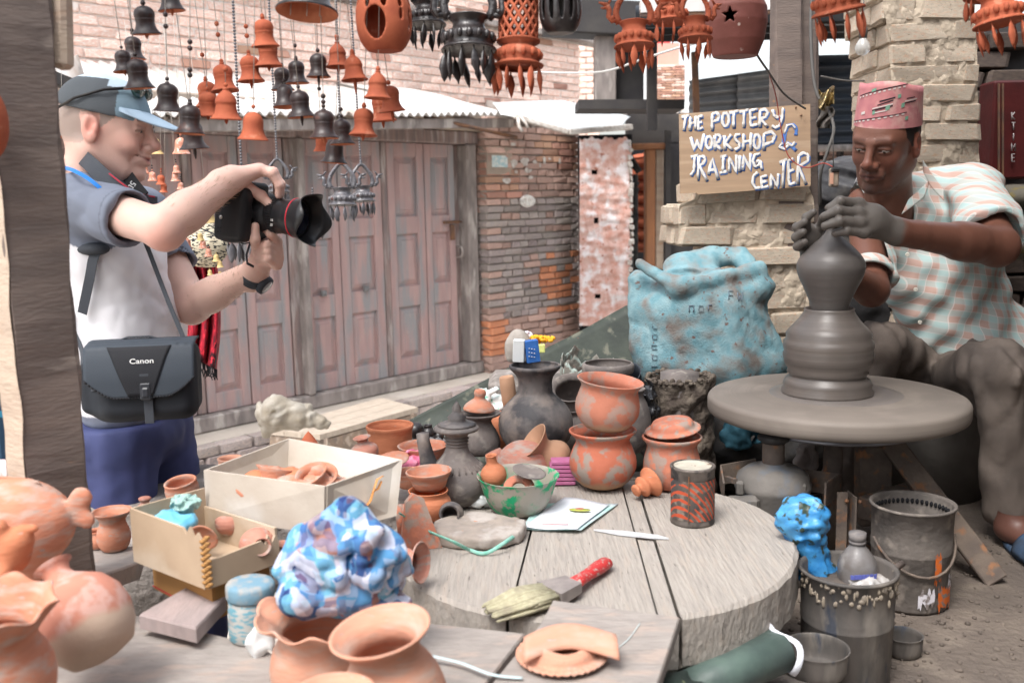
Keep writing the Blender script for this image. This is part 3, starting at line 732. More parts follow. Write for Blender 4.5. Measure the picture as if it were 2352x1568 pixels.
b=MB();b.bar(P(141,-200,1.43),P(143,158,1.43),.022,.03,(0,1,0),.006,.002);b.build('side_batten',m_wood_pale,lp)
cp=thing('middle_post','weathered dark wooden post that carries the painted sign','post',Vector((P(1830,300,2.92).x,2.92,.7)))
postmesh((1783,1842,0),(1788,1848,600),2.92,.02,1.35,2.35,m_wood,'front_face',cp,.004,5)
postmesh((1786,1880,0),(1790,1884,600),2.945,.10,.7,2.35,m_wood,'shaft',cp,.008,6)
# the sign
dS=2.86
sg=thing('pottery_sign','plywood sign hand-painted in white and blue, nailed to the middle post','sign',P(1712,445,dS))
cr=[(1561,262),(1861,239),(1862,427),(1700,440),(1602,447),(1600,443),(1563,445)]
cw=[P(u,v,dS) for u,v in cr]
n=len(cw);V=cw+[q+Vector((0,.012,0)) for q in cw]
MB().add(V,[tuple(range(n)),tuple(range(2*n-1,n-1,-1))]+[(i,i+n,(i+1) % n+n,(i+1) % n) for i in range(n)],False).build('board',m_plywood,sg)
def ov(cx,cy,rx,ry): return [(cx+rx*math.sin(2*math.pi*k/12),cy-ry*math.cos(2*math.pi*k/12)) for k in range(13)]
ST=[ # strokes in a tracing of the board
 [(330,692),(376,682)],[(356,687),(343,770)],[(383,690),(379,770)],[(415,685),(412,765)],[(380,730),(414,724)],[(456,685),(430,690),(430,765),(457,755)],[(430,726),(452,721)],
 [(512,672),(510,770)],[(512,674),(540,664),(552,685),(545,708),(512,720)],ov(590,706,20,40),[(612,668),(668,655)],[(640,664),(637,755)],[(672,662),(728,648)],[(700,657),(697,752)],
 [(778,645),(737,655),(738,745),(782,735)],[(738,700),(772,693)],[(795,652),(792,750)],[(795,652),(825,645),(840,665),(828,692),(797,702),(838,748)],[(868,648),(876,680),(895,694),(916,684)],[(930,638),(925,700),(908,745),(885,756),(865,742)],
 [(384,810),(405,885),(422,830),(442,885),(464,790)],ov(492,841,19,36),[(527,800),(526,885)],[(527,800),(552,796),(562,815),(550,838),(527,848),(566,886)],[(583,800),(585,885)],[(624,795),(587,845),(630,885)],
 [(676,795),(654,797),(645,815),(655,832),(672,846),(674,870),(645,886)],[(697,790),(695,885)],[(742,785),(738,885)],[(697,838),(740,832)],ov(776,836,19,43),[(817,790),(815,885)],[(817,790),(862,778),(882,800),(868,838),(818,855)],
 [(385,927),(430,918)],[(408,922),(405,1005),(384,1036)],[(433,925),(427,1062)],[(433,927),(462,922),(470,945),(456,968),(433,976),(480,1066)],[(488,1030),(512,935),(545,1058)],[(497,1005),(532,1003)],
 [(560,926),(597,920)],[(578,923),(575,1016)],[(555,1022),(598,1012)],[(612,1015),(612,930),(655,1020),(655,915)],[(676,918),(672,1012)],[(692,1005),(697,918),(735,1000),(737,905)],[(793,908),(765,915),(752,950),(765,985),(790,975),(795,950),(772,955)],[(795,950),(805,1002)],
 [(782,1018),(755,1040),(750,1080),(768,1112),(800,1108)],[(836,1038),(802,1046),(806,1110),(842,1102)],[(806,1075),(834,1070)],[(860,1112),(858,1030),(898,1105),(902,1025)],[(908,962),(955,940)],[(935,950),(928,1105)],
 [(992,938),(962,950),(966,1092),(1002,1080)],[(964,1012),(996,1002)],[(1022,922),(1015,1090)],[(1020,922),(1050,902),(1078,915),(1078,950),(1022,985),(1064,1086)]]
AMP=[[(1002,800),(1005,760),(985,735),(955,742),(938,790),(928,845),(908,868),(940,882),(965,855),(950,845),(985,862),(1000,840)],[(965,850),(1005,890)]]
def stroke(b,pts,off,w_,dx=0,dy=0):
 q=[]
 for i in range(len(pts)-1):
  for k in range(4): t=k/4;q.append((pts[i][0]*(1-t)+pts[i+1][0]*t,pts[i][1]*(1-t)+pts[i+1][1]*t))
 q.append(pts[-1]);W3=[P(1437+(x+dx)/2.572,(y+dy)/2.572,dS-off) for x,y in q]
 b.tube(W3,[w_*(.62+.4*abs(math.sin(i*1.7+pts[0][0]))+.12*math.sin(i*7.3+pts[0][1])) for i in range(len(W3))],7,True,1.0)
def flatten(b,y):
 for v in b.V: v.y=y+(v.y-y)*.025
bw=MB();bb=MB()
for s_ in ST: stroke(bw,s_,.003,.0046);stroke(bb,s_,.0012,.0052,5,7)
for s_ in AMP: stroke(bb,s_,.0012,.0062,4,2)
stroke(bw,AMP[0][5:],.003,.004);stroke(bw,AMP[0][1:5],.003,.003)
flatten(bw,dS-.002);flatten(bb,dS-.0008)
bb.build('blue_lettering',m_blue_paint,sg);bw.build('white_lettering',m_white_paint,sg)
for u,v in ((1828,247),(1840,265)): MB().sphere(P(u,v,dS-.002),.003,8,5).build('nail',m_rust,sg)

# pier of mud bricks below the sign
def mud_pier(name,label,rows,d,depth,zlo,ztop,m=m_mud_br,jitx=.02,seed=2,Lb=.19,Hb=.066,side=True):
 """rows: list of (v_top, u_left, u_right) giving the outline"""
 r2=random.Random(seed);t=thing(name,label,'pillar',Vector((P((rows[0][1]+rows[0][2])/2,500,d).x,d,zlo)))
 prof=[(P(0,v,d).z,P(l,v,d).x,P(r,v,d).x) for v,l,r in rows]
 def at(z):
  for (z0,l0,r0),(z1,l1,r1) in zip(prof,prof[1:]):
   if z <= z0 and z >= z1: f=(z0-z)/(z0-z1+1e-9);return l0+(l1-l0)*f,r0+(r1-r0)*f
  return (prof[0][1:],prof[-1][1:])[z < prof[-1][0]]
 core=MB();z=zlo;k=0
 while z < ztop:
  h=Hb*r2.uniform(.92,1.1);l,r=at(z+h/2);core.box(((l+r)/2,d+depth/2+.012,z+h/2),(r-l-.022,depth,h+.002),None,.004,.003)
  x=l+(-Lb*.5 if k % 2 else 0)
  while x < r-.01:
   Lx=Lb*r2.uniform(.8,1.15);x0,x1=max(x,l),min(x+Lx,r)
   if x1-x0 > .025: brick(t,TM(((x0+x1)/2,d+.045+r2.uniform(-.008,.006),z+h/2),(r2.uniform(-1,1),r2.uniform(-1.6,1.6),r2.uniform(-2,2))),(x1-x0-.006,.12,h-.007),m)
   x += Lx
  if side:
   for yy in (d+.14,d+.26):
    for xx in (l+.05,r-.05): brick(t,TM((xx,yy+.02,z+h/2),(0,r2.uniform(-1,1),0)),(.105,.115,h-.007),m)
  z += h;k += 1
 zt_=min(ztop,2.42);
 def mf(a,c):
  z=zlo+(ztop-zlo)*c;l,r=at(z);x=l+.004+(r-l-.008)*a;e=nz(np.float64(x),0.0,np.float64(z),55,seed)*.006+nz(np.float64(x),0.0,np.float64(z),140,seed+1)*.003
  return Vector((x,d-.0105-float(e)*1.25,z))
 core.grid(mf,60,150,0);core.build('mud_core',m_mud,t);return t
mud_pier('short_pier','rough mud-brick pier under the painted sign',[(440,1612,1840),(490,1590,1868),(500,1556,1870),(575,1553,1862),(585,1640,1855),(900,1640,1860)],2.93,.28,.70,P(0,443,2.93).z,Lb=.2,Hb=.068)
clods('rubble',160,lambda r: P(r.uniform(1700,1858),0,1)*0+Vector((r.uniform(P(1720,440,2.95).x,P(1856,440,2.95).x),r.uniform(2.93,3.12),P(0,443,2.93).z)),m_mud,.003,.014,8)
mud_pier('brick_pillar','tall pale mud-brick pillar behind the potter',[(-200,2020,2232),(60,2020,2236),(130,2036,2240),(600,2050,2252)],3.2,.36,.70,2.42,Lb=.21,Hb=.066,seed=11)
# dark far wall on the right with red crates
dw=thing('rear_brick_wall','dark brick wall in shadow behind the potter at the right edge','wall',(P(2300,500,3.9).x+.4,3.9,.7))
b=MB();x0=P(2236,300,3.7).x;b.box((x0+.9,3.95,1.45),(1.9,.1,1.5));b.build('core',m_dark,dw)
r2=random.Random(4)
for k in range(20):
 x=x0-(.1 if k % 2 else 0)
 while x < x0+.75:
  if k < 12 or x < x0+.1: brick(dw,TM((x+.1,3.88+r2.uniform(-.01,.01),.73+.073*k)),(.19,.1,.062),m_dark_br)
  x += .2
m_redbox=mat('red_crate',(.07,.010,.010),(.045,.008,.008),s=10,rough=.5)
rc=thing('red_poster_box','dark red crate with faint white lettering standing high at the right edge','crate',P(2330,412,3.6))
b=MB();p,q=P(2285,185,3.6),P(2390,410,3.6);b.box(((p.x+q.x)/2,3.66,(p.z+q.z)/2),(q.x-p.x,.12,p.z-q.z),None,.008);b.build('case',m_redbox,rc)
for u in (2294,2303): MB().bar(P(u,192,3.595),P(u,405,3.595),.006,.006,(0,1,0)).build('edge_strip',m_rust,rc)
def letters(strs,f,r,m,name,par):
 b=MB()
 for s_ in strs: b.tube([f(*q) for q in s_],r,5)
 return b.build(name,m,par)
K=[[(0,0),(0,10)],[(7,0),(0,5),(7,10)]];T_=[[(0,0),(8,0)],[(4,0),(4,10)]];I_=[[(4,0),(4,10)]];M_=[[(0,10),(0,0),(4,6),(8,0),(8,10)]];E_=[[(7,0),(0,0),(0,10),(7,10)],[(0,5),(6,5)]]
yy=258
for gl in (K,T_,I_,M_,E_):
 letters(gl,lambda x,y: P(2324+x*.95,yy+y*1.7,3.585),.0022,mat('faded_white',(.3,.27,.27),bump=0),'letter',rc);yy += 24
sk=thing('shelf_sacks','dim stacked sacks on the shelf at the right edge','sacks',P(2330,560,3.5))
for (u,v,w_,h_) in ((2330,455,.10,.05),(2340,510,.1,.045),(2345,560,.11,.06)):
 MB().sphere(P(u,v,3.55),(w_,.12,h_),16,10).build('sack',mat('dim_sack',(.1,.09,.07),(.14,.11,.04),s=12,lo=.55,hi=.6,bump=.6,bs=30),sk)

# workshop roof, hanging beam (above the picture)
wr=thing('workshop_roof','tin roof on rough beams over the potter, above the hanging pots','roof',(1.2,2,2.4))
def rf(a,c): x=1.1+2.5*a;return Vector((x,-1.7+4.45*c,2.68-.18*c+.012*math.cos(a*3.5/.075*2*math.pi)))
MB().grid(rf,280,4,.003).build('sheet',m_tin_gray,wr)
for y in (-1.5,-.2,1.12,2.6): MB().bar((1.05,y,2.54-.05*(y-1)),(3.6,y,2.54-.05*(y-1)),.07,.08,bev=.01).build('beam',m_wood,wr)
hb=thing('hanging_beam','long timber beam from which the clay bells and lamps hang, above the picture','beam',(.2,1.7,2.1))
MB().bar((-1.3,1.64,2.12),(3.4,1.64,2.12),.07,.09,bev=.01,jit=.002).build('timber',m_wood,hb)
MB().bar((-1.3,1.86,2.14),(3.4,1.86,2.14),.05,.06,bev=.01,jit=.002).build('timber',m_wood,hb)
BEAMZ=2.09
# wires, bulb and switch
def wire(name,label,pts,r,m):
 W3=[];
 for i in range(len(pts)-1):
  for k in range(6):
   t=k/6;p0=pts[max(i-1,0)];p1=pts[i];p2=pts[i+1];p3=pts[min(i+2,len(pts)-1)]
   W3.append(tuple(.5*((2*p1[j])+(-p0[j]+p2[j])*t+(2*p0[j]-5*p1[j]+4*p2[j]-p3[j])*t*t+(-p0[j]+3*p1[j]-3*p2[j]+p3[j])*t**3) for j in range(3)))
 W3.append(pts[-1]);return MB().tube([P(*q) for q in W3],r,6).build(name,m,label=label,cat='wire')
wire('power_cable','thick grey cable hanging down the right side of the middle post',[(1868,-60,2.9),(1862,60,2.88),(1872,200,2.86),(1905,262,2.84),(1915,300,2.82),(1900,350,2.82),(1885,400,2.84),(1884,470,2.9)],.005,m_cable)
wire('twisted_wire','brown wire crossing the big star-cut pot',[(1655,-20,2.35),(1690,40,2.4),(1738,125,2.5),(1765,165,2.6),(1800,215,2.75),(1850,250,2.84)],.003,m_cable)
wire('red_wire','thin red wire looping across the sign to the small switch',[(1765,165,2.62),(1782,220,2.78),(1795,300,2.8),(1812,360,2.8),(1850,385,2.78),(1890,375,2.74),(1912,383,2.7)],.0016,m_cable_r)
wire('white_wire','white wire strung from the brick house past the hanging lamps',[(1200,165,5.6),(1330,168,5.2),(1400,162,4.6),(1480,135,4.2),(1560,110,3.9),(1640,88,3.7)],.005,m_cable_w)
wire('sagging_wire','thin wire behind the bulb between post and brick pillar',[(1885,175,3.4),(1950,186,3.4),(2040,184,3.4)],.003,m_cable)
bt=thing('hanging_switch','small dirty switch hanging on a wire left of the potter','switch',P(1915,430,2.7))
MB().tube([P(1913,270,2.7),P(1914,385,2.7)],.0015,5).build('cord',m_cable,bt)
b=MB();p=P(1915,408,2.7);b.box(p,(.024,.02,.052),TM((0,0,0)),.004);b.build('case',mat('switch_case',(.32,.26,.2),(.16,.13,.11),s=40),bt)
b=MB();b.box(P(1910,410,2.685),(.009,.004,.03));b.build('wire_lead',mat('copper_dull',(.5,.28,.2),bump=0),bt)
b=MB();b.box(P(1917,391,2.695),(.022,.022,.012),None,.003);b.build('top_cap',m_iron,bt)
fo=MB();fo.grid(lambda a,c: P(1880+36*a,205+42*c+8*math.sin(a*5),2.83+.03*math.sin(a*7+c*4)),10,10,.001);fo.build('foil_scrap',mat('gold_foil',(.55,.42,.2),(.2,.15,.08),s=60,lo=.45,hi=.55,metal=.9,rough=.25,bump=1,bs=80),label='crumpled golden foil scrap tucked behind the middle post',cat='foil')
rg=MB();rg.grid(lambda a,c: P(1880+32*a+6*math.sin(c*6),245+50*c,2.85+.02*math.sin(a*9+c*7)),10,10,.002);rg.build('rag',mat('grey_rag',(.2,.18,.16),(.12,.11,.1),s=40),label='dirty grey rag knotted round the cable beside the sign',cat='rag')
lb=thing('light_bulb','clear light bulb hanging between the middle post and the brick pillar','bulb',P(1982,120,3.3))
MB().tube([P(1984,-20,3.3),P(1983,78,3.3)],.002,5).build('cord',m_cable,lb)
MB().lathe([(0,-.045),(.012,-.043),(.022,-.034),(.026,-.022),(.022,-.008),(.013,.006),(.011,.012),(0,.012)],20,TM(P(1982,96,3.3))).build('glass',m_glass,lb)
MB().lathe([(0,.0),(.013,.0),(.014,.03),(.008,.04),(0,.04)],14,TM(P(1982,96,3.3)+Vector((0,0,.011)))).build('socket',m_cable,lb)

sw2=thing('rear_light_blocker','unseen brick wall added behind the camera to block sky light','wall',(1.2,-1.8,0))  # added and out of view; keeps rear sky light off the front faces
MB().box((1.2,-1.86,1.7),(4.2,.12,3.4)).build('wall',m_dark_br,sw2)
# unseen side wall, added to keep light out of the workshop
sw=thing('side_light_blocker','unseen brick wall added right of the picture to darken the workshop','wall',(2.45,2,.7))
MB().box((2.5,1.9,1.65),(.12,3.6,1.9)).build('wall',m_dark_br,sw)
def text_mesh(name,txt,size,m,M,par=None,ext=.0006,shear=0.0):
 c=bpy.data.curves.new(name,'FONT');c.body=txt;c.size=size;c.extrude=ext;c.align_x='CENTER';c.align_y='CENTER';c.shear=shear;c.offset=size*.012
 o=bpy.data.objects.new(name,c);COL.objects.link(o);bpy.context.view_layer.update()
 me=bpy.data.meshes.new_from_object(o.evaluated_get(bpy.context.evaluated_depsgraph_get()));bpy.data.objects.remove(o);bpy.data.curves.remove(c)
 L=ORG.get(par,Vector((0,0,0)));me.transform(Matrix.Translation(-L) @ M);me.materials.clear()
 return link(name,me,m,par)
# ================================================================== TABLE, BOARDS, POTS
TZ=.93;KS=2.6
m_terra=mat('terracotta',(.56,.245,.155),(.48,.19,.115),s=9,c3=(.46,.31,.25),s3=11,t3=.56,w3=.08,bs=45,bump=.4,bd=.003,c4=(.36,.31,.28),s4=26,t4=.68,rough=.85,stretch=(1,1,3))
m_terra_or=mat('terracotta_orange',(.56,.21,.11),(.48,.17,.085),s=9,bs=45,bump=.4,bd=.003,c4=(.42,.30,.25),s4=30,t4=.70,rough=.8,stretch=(1,1,4))
m_terra_pink=mat('terracotta_pink',(.50,.235,.175),(.43,.185,.135),s=8,c3=(.40,.31,.27),s3=9,t3=.56,bs=45,bump=.4,rough=.85,stretch=(1,1,3),c4=(.33,.28,.26),s4=24,t4=.68)
m_terra_pale=mat('terracotta_pale',(.57,.29,.20),(.51,.245,.16),s=7,c3=(.50,.34,.27),s3=7,t3=.58,w3=.1,bs=40,bump=.4,bd=.003,rough=.85,stretch=(1,1,4),c4=(.40,.32,.28),s4=26,t4=.68)
m_terra_dust=mat('terracotta_dusty',(.46,.17,.11),(.33,.25,.21),s=14,lo=.46,hi=.56,c3=(.55,.2,.12),s3=22,t3=.58,bs=80,bump=.3,rough=.9)
m_tan=mat('tan_clay',(.46,.27,.17),(.4,.23,.145),s=8,bs=80,bump=.15,rough=.85)
m_greyclay=mat('grey_clay',(.20,.17,.155),(.13,.115,.11),s=8,c3=(.27,.24,.215),s3=12,t3=.6,bs=90,bump=.35,rough=.8)
m_smoke=mat('smoked_clay',(.15,.135,.13),(.055,.052,.055),s=6,lo=.42,hi=.58,c3=(.24,.2,.175),s3=9,t3=.6,w3=.1,bs=60,bump=.3,rough=.55,c4=(.17,.07,.05),s4=10,t4=.72)
m_blackclay=mat('black_glazed_clay',(.018,.015,.015),(.03,.024,.024),s=20,bs=80,bump=.25,rough=.32,spec=.6,c4=(.08,.04,.03),s4=14,t4=.72)
m_disc=mat('old_plank',(.36,.325,.29),(.29,.262,.236),s=3.5,c3=(.35,.305,.265),s3=2.5,t3=.6,stretch=(16,1.6,6),bs=7,bump=.7,bd=.006,c4=(.13,.11,.10),s4=5.5,t4=.70,rough=.85)
m_discedge=mat('old_plank_edge',(.25,.22,.2),(.18,.16,.145),s=6,c3=(.33,.3,.28),s3=9,t3=.6,bs=35,bump=1.0,bd=.01)
m_board=mat('grey_board',(.33,.295,.27),(.27,.24,.22),s=3,stretch=(3,9,3),c3=(.37,.3,.26),s3=2,t3=.62,bs=12,bump=.5,bd=.006,c4=(.23,.2,.18),s4=7,t4=.72)
m_board_pink=mat('pinkish_board',(.38,.30,.285),(.31,.255,.245),s=3,stretch=(9,3,3),bs=14,bump=.4)
m_card=mat('cardboard',(.48,.36,.25),(.42,.31,.215),s=4,bs=50,bump=.1,c3=(.52,.42,.32),s3=3)
m_card_pr=mat('printed_carton',(.42,.22,.075),(.36,.19,.07),s=5,bump=.1)
m_whitebox=mat('grubby_white_box',(.52,.46,.39),(.45,.385,.32),s=5,c3=(.56,.52,.47),s3=2.5,c4=(.55,.24,.08),s4=9,t4=.715,bump=.15)

def circ3(a,b,c):
 ax,ay,bx,by,cx,cy=a.x,a.y,b.x,b.y,c.x,c.y;d=2*(ax*(by-cy)+bx*(cy-ay)+cx*(ay-by))
 ux=((ax*ax+ay*ay)*(by-cy)+(bx*bx+by*by)*(cy-ay)+(cx*cx+cy*cy)*(ay-by))/d;uy=((ax*ax+ay*ay)*(cx-bx)+(bx*bx+by*by)*(ax-cx)+(cx*cx+cy*cy)*(bx-ax))/d
 return Vector((ux,uy)),math.hypot(ax-ux,ay-uy)
DC,DR=circ3(Z(1838,1258,TZ),Z(1690,1142,TZ),Z(1562,1414,TZ))
tb=thing('round_table','thick round table of old cracked grey planks, low in the middle of the workshop','table',(DC.x,DC.y,.70))
def clip(poly,p,n):
 out=[]
 for i in range(len(poly)):
  a,b=poly[i],poly[(i+1) % len(poly)];da,db=(a-p).dot(n),(b-p).dot(n)
  if da >= 0: out.append(a)
  if (da >= 0) != (db >= 0): out.append(a+(b-a)*(da/(da-db)))
 return out
rr=random.Random(12)
ring=[Vector((DC.x+(DR+.004*math.sin(5*a)+rr.uniform(-.0015,.0015))*math.cos(a),DC.y+(DR+.004*math.sin(5*a))*math.sin(a))) for a in [2*math.pi*k/120 for k in range(120)]]
def ln(u0,v0,u1,v1): a,b=Z(u0,v0,TZ),Z(u1,v1,TZ);a=Vector((a.x,a.y));b=Vector((b.x,b.y));t=(b-a).normalized();return a,Vector((t.y,-t.x))
cuts=[ln(1000,1130,860,1420),ln(1222,1200,1165,1420),ln(1440,1150,1515,1420),ln(1475,1140,1562,1412)]
for i in range(len(cuts)+1):
 poly=ring
 if i > 0: p,n=cuts[i-1];n=n if n.x > 0 else -n;poly=clip(poly,p+n*.0022,n)
 if i < len(cuts): p,n=cuts[i];n=n if n.x > 0 else -n;poly=clip(poly,p-n*.0022,-n)
 if len(poly) < 3: continue
 zt=TZ-.0005+(-.004 if i == 3 else rr.uniform(-.001,.001));m=len(poly);cx=sum(p.x for p in poly)/m;cy=sum(p.y for p in poly)/m;b=MB();V=[]
 for (ins,z) in ((.006,zt-.088),(0,zt-.08),(0,zt-.006),(.005,zt)):
  for p in poly:
   q=Vector((p.x,p.y));e=(q-Vector((DC.x,DC.y))).length > DR-.012
   f=(1-ins/DR*1.3) if e else 1;V.append(Vector((DC.x+(p.x-DC.x)*f+(0 if not e or ins else .002*math.sin(p.x*180+z*90)),DC.y+(p.y-DC.y)*f,z)))
 F=[(r_*m+k,r_*m+(k+1) % m,(r_+1)*m+(k+1) % m,(r_+1)*m+k) for r_ in range(3) for k in range(m)]
 b.add(V,F+[tuple(range(m-1,-1,-1)),tuple(3*m+k for k in range(m))],False);b.build('plank',m_disc,tb)
b=MB();pz=Z(1655,1448,TZ-.04);b.box((pz.x,pz.y-.004,pz.z),(.003,.01,.02));b.build('iron_nail',m_iron,tb)
MB().lathe([(0,0),(.22,0),(.2,.142),(0,.142)],24,TM((DC.x,DC.y,.701))).build('plinth',m_dark,tb)
def flat_board(name,label,pts,z,th,m,cat='board',parts=None):
 q=[Z(u,v,z) for u,v in pts];n=len(q);V=[];cx=sum((p.x for p in q))/n;cy=sum(p.y for p in q)/n
 for ins,zz in ((0,z-th),(0,z-.003),(.003,z)):
  for p in q: d=Vector((cx-p.x,cy-p.y,0)).normalized()*ins;V.append(Vector((p.x,p.y,zz))+d)
 F=[tuple(range(n-1,-1,-1)),tuple(2*n+k for k in range(n))]+[(r_*n+k,r_*n+(k+1) % n,(r_+1)*n+(k+1) % n,(r_+1)*n+k) for r_ in range(2) for k in range(n)]
 return MB().add(V,F,False).build(name,m,label=label,cat=cat)
flat_board('board','grey board with a pale corner lying under the crimped clay plate',[(1270,1376),(1562,1416),(1480,1660),(1080,1630),(1245,1424)],TZ+.022,.02,m_board)
flat_board('board','dusty board overlapping the table edge beside the wide-mouthed jar',[(900,1424),(1030,1434),(1206,1453),(1060,1640),(820,1600)],TZ+.018,.016,m_board)
flat_board('board','broad grey board across the lower left corner under the tipped jar',[(60,1380),(311,1411),(600,1482),(820,1620),(600,1760),(-200,1700),(-220,1400)],TZ+.015,.03,m_board)
flat_board('board','short pinkish plank leaning under the torn cardboard box',[(431,1345),(527,1359),(450,1441),(319,1409)],TZ+.05,.022,m_board_pink)
flat_board('ledge_board','end of a grey ledge under the little flared pot at the left post',[(60,1262),(330,1252),(318,1290),(150,1350),(40,1330)],TZ+.035,.03,m_board)
stp=MB().lathe([(0,0),(.10,0),(.105,.1),(.1,.15),(0,.155)],32,TM(Z(400,1385,.75),(0,0,0)),.03).build('log_stump',m_discedge,label='round grey log end under the cardboard boxes',cat='log')
sp=MB();a=Z(600,1330,.70);sp.box((a.x,a.y+.05,.815),(.75,.34,.2),None,.01);sp.build('packing_crate',m_discedge,label='low weathered crate hidden under the cardboard boxes at the left',cat='crate')

def KP(u,v,z=TZ): p=Z(u,v,z);return p,p.y/FPX
def pot(name,label,cat,u,v,prof,m,z=TZ,rot=(0,0,0),n=44,wob=.008,group=None,kscale=1.0,parts=None,rf=None,sx=1,d=None,sub=None):
 """prof in picture pixels at the pot's own distance; the pot stands at (u,v)"""
 if d is None: p,k=KP(u,v,z)
 else: p=P(u,v,d);k=d/FPX
 k *= kscale;M=TM(p,rot)
 def sm(pr):      # round the profile with one pass of corner cutting
  o=[pr[0]]
  for a,b in zip(pr,pr[1:]): o += [(a[0]*.75+b[0]*.25,a[1]*.75+b[1]*.25),(a[0]*.25+b[0]*.75,a[1]*.25+b[1]*.75)]
  return o+[pr[-1]]
 pr=sm([(a*k,b*k) for a,b in prof])
 if parts is None:
  o=MB().lathe(pr,n,M,wob,sx=sx,rf=rf).build(name,m,label=label,cat=cat,group=group,origin=p);return o,M,k
 t=thing(name,label,cat,p,group);MB().lathe(pr,n,M,wob,sx=sx,rf=rf).build(parts,m,t);return t,M,k
def inner(pr,th=6):      # close an outline into a hollow vessel: goes up outside, back down inside
 ins=[(max(r-th,0),z+(th if i == 0 else 0)) for i,(r,z) in enumerate(pr)]
 return [(0,pr[0][1])]+pr+[(pr[-1][0]-th*.5,pr[-1][1]+th*.3)]+ins[::-1]+[(0,pr[0][1]+th)]
# two-tone dipped pots get a band part painted by the clay itself (dip line): own material by height
def dipped(name,c_hi,c_lo,zline,dust=None,axis=2,soft=.006):
 m=mat(name,c_hi,tuple(x*.85 for x in c_hi),s=9,c3=dust,s3=13,t3=.55,w3=.05,bs=70,bump=.2,rough=.85) if dust else mat(name,c_hi,tuple(x*.85 for x in c_hi),s=9,bs=70,bump=.2,rough=.85)
 n=m.node_tree;b=n.nodes['Principled BSDF'];l=b.inputs['Base Color'].links[0].from_socket
 tc=n.nodes.new('ShaderNodeTexCoord');sx=n.nodes.new('ShaderNodeSeparateXYZ');n.links.new(tc.outputs['Object'],sx.inputs[0])
 no=n.nodes.new('ShaderNodeTexNoise');no.inputs['Scale'].default_value=25;n.links.new(tc.outputs['Object'],no.inputs['Vector'])
 ad=n.nodes.new('ShaderNodeMath');ad.operation='MULTIPLY_ADD';ad.inputs[1].default_value=.03;n.links.new(no.outputs[0],ad.inputs[0]);n.links.new(sx.outputs[axis],ad.inputs[2])
 mr=n.nodes.new('ShaderNodeMapRange');mr.inputs[1].default_value=zline-soft+.015;mr.inputs[2].default_value=zline+soft+.015;n.links.new(ad.outputs[0],mr.inputs[0])
 mx=n.nodes.new('ShaderNodeMix');mx.data_type='RGBA';mx.inputs[6].default_value=(*c_lo,1);n.links.new(mr.outputs[0],mx.inputs[0]);n.links.new(l,mx.inputs[7]);n.links.new(mx.outputs[2],b.inputs['Base Color'])
 return m
# --- big smoky vase with boxes in its mouth
bigv=[(34,0),(62,12),(84,45),(89,78),(80,108),(58,132),(42,146),(40,152),(39,175),(44,190),(57,203),(61,208),(60,213)]
t,M,k=pot('large_vase','large smoke-blackened vase with flared neck holding two small boxes','vase',1232,1042,inner(bigv),m_smoke,n=64)
def inpot(name,label,c,size,m,rot): return MB().box((0,0,0),size,TM(c,rot),.0015).build(name,m,label=label,cat='box')
m_bluebox=mat('blue_packet',(.03,.13,.42),(.05,.17,.5),s=30,bump=0,rough=.5)
b1=P(1222,806,2.31);inpot('blue_packet','blue packet with faint white print standing in the big vase',b1,(.033,.022,.055),m_bluebox,(0,-6,8))
q=MB();[q.bar(P(1214+j*6,800+i*9+j,2.296),P(1217+j*6,800+i*9+j,2.296),.0012,.003,(0,1,0)) for i in range(3) for j in range(3)];q.build('packet_print',m_white_paint,label=None,parent=bpy.data.objects['blue_packet'])
inpot('white_packet','crumpled white packet standing beside the blue one in the big vase',P(1192,805,2.31),(.028,.02,.055),m_tin_white,(3,3,-8))
# --- stacked dusty red pots
sp_=[(30,0),(58,12),(78,42),(80,70),(70,98),(62,112),(66,124),(78,134),(80,139)]
m_dip1=dipped('dipped_red_dusty',(.52,.16,.095),(.42,.26,.16),.022,dust=(.31,.25,.21))
m_dip2=dipped('dipped_red',(.56,.21,.135),(.46,.29,.19),.02,dust=(.40,.26,.21))
pot('clay_pot','dusty red clay pot carrying another pot on its mouth, lower of the two','pot',1385,1118,inner(sp_),m_dip1,n=56)
pot('clay_pot','smooth red clay pot with a slanting rim, upper of the stacked two','pot',1388,987,inner([(28,0),(54,10),(74,38),(77,62),(70,90),(66,104),(74,116),(80,121)]),m_dip2,z=.93+.132*.98,rot=(3,7,0),n=56)
# --- lidded pot to their right, bowl behind
pot('clay_pot','dusty red clay pot covered by a crimped lid, behind the paint can','pot',1543,1118,inner([(38,0),(58,12),(68,40),(66,72),(58,95),(60,108),(70,118),(71,124)]),m_terra_dust,n=48)
def crimp(nn,amp): return lambda r,z,a: (r*(1+amp*(abs(math.sin(a*nn/2))-.5)),z)
pot('lid_with_crimped_edge','crimped red lid resting askew on the dusty pot','lid',1546,990,[(0,0),(56,0),(64,3),(66,6),(60,9),(52,10),(50,20),(44,27),(20,29),(0,28)],m_terra_dust,z=TZ+.122,rot=(4,-7,0),n=60,rf=lambda r,z,a: (r*(1+(.03*abs(math.sin(a*15)) if r > .052 else 0)),z))
pot('small_bowl','small grey clay bowl behind the crimped lid','bowl',1559,990,inner([(10,0),(16,8),(26,22),(28,26)],3),m_greyclay,z=TZ+.06,d=2.45)
MB().lathe([(0,0),(.05,0),(.055,.02),(.05,.16),(0,.17)],24,TM((P(1560,1010,2.47).x,2.47,.93))).build('clay_jar',m_greyclay,label='dark jar standing behind the lidded pot, under the small bowl',cat='jar')
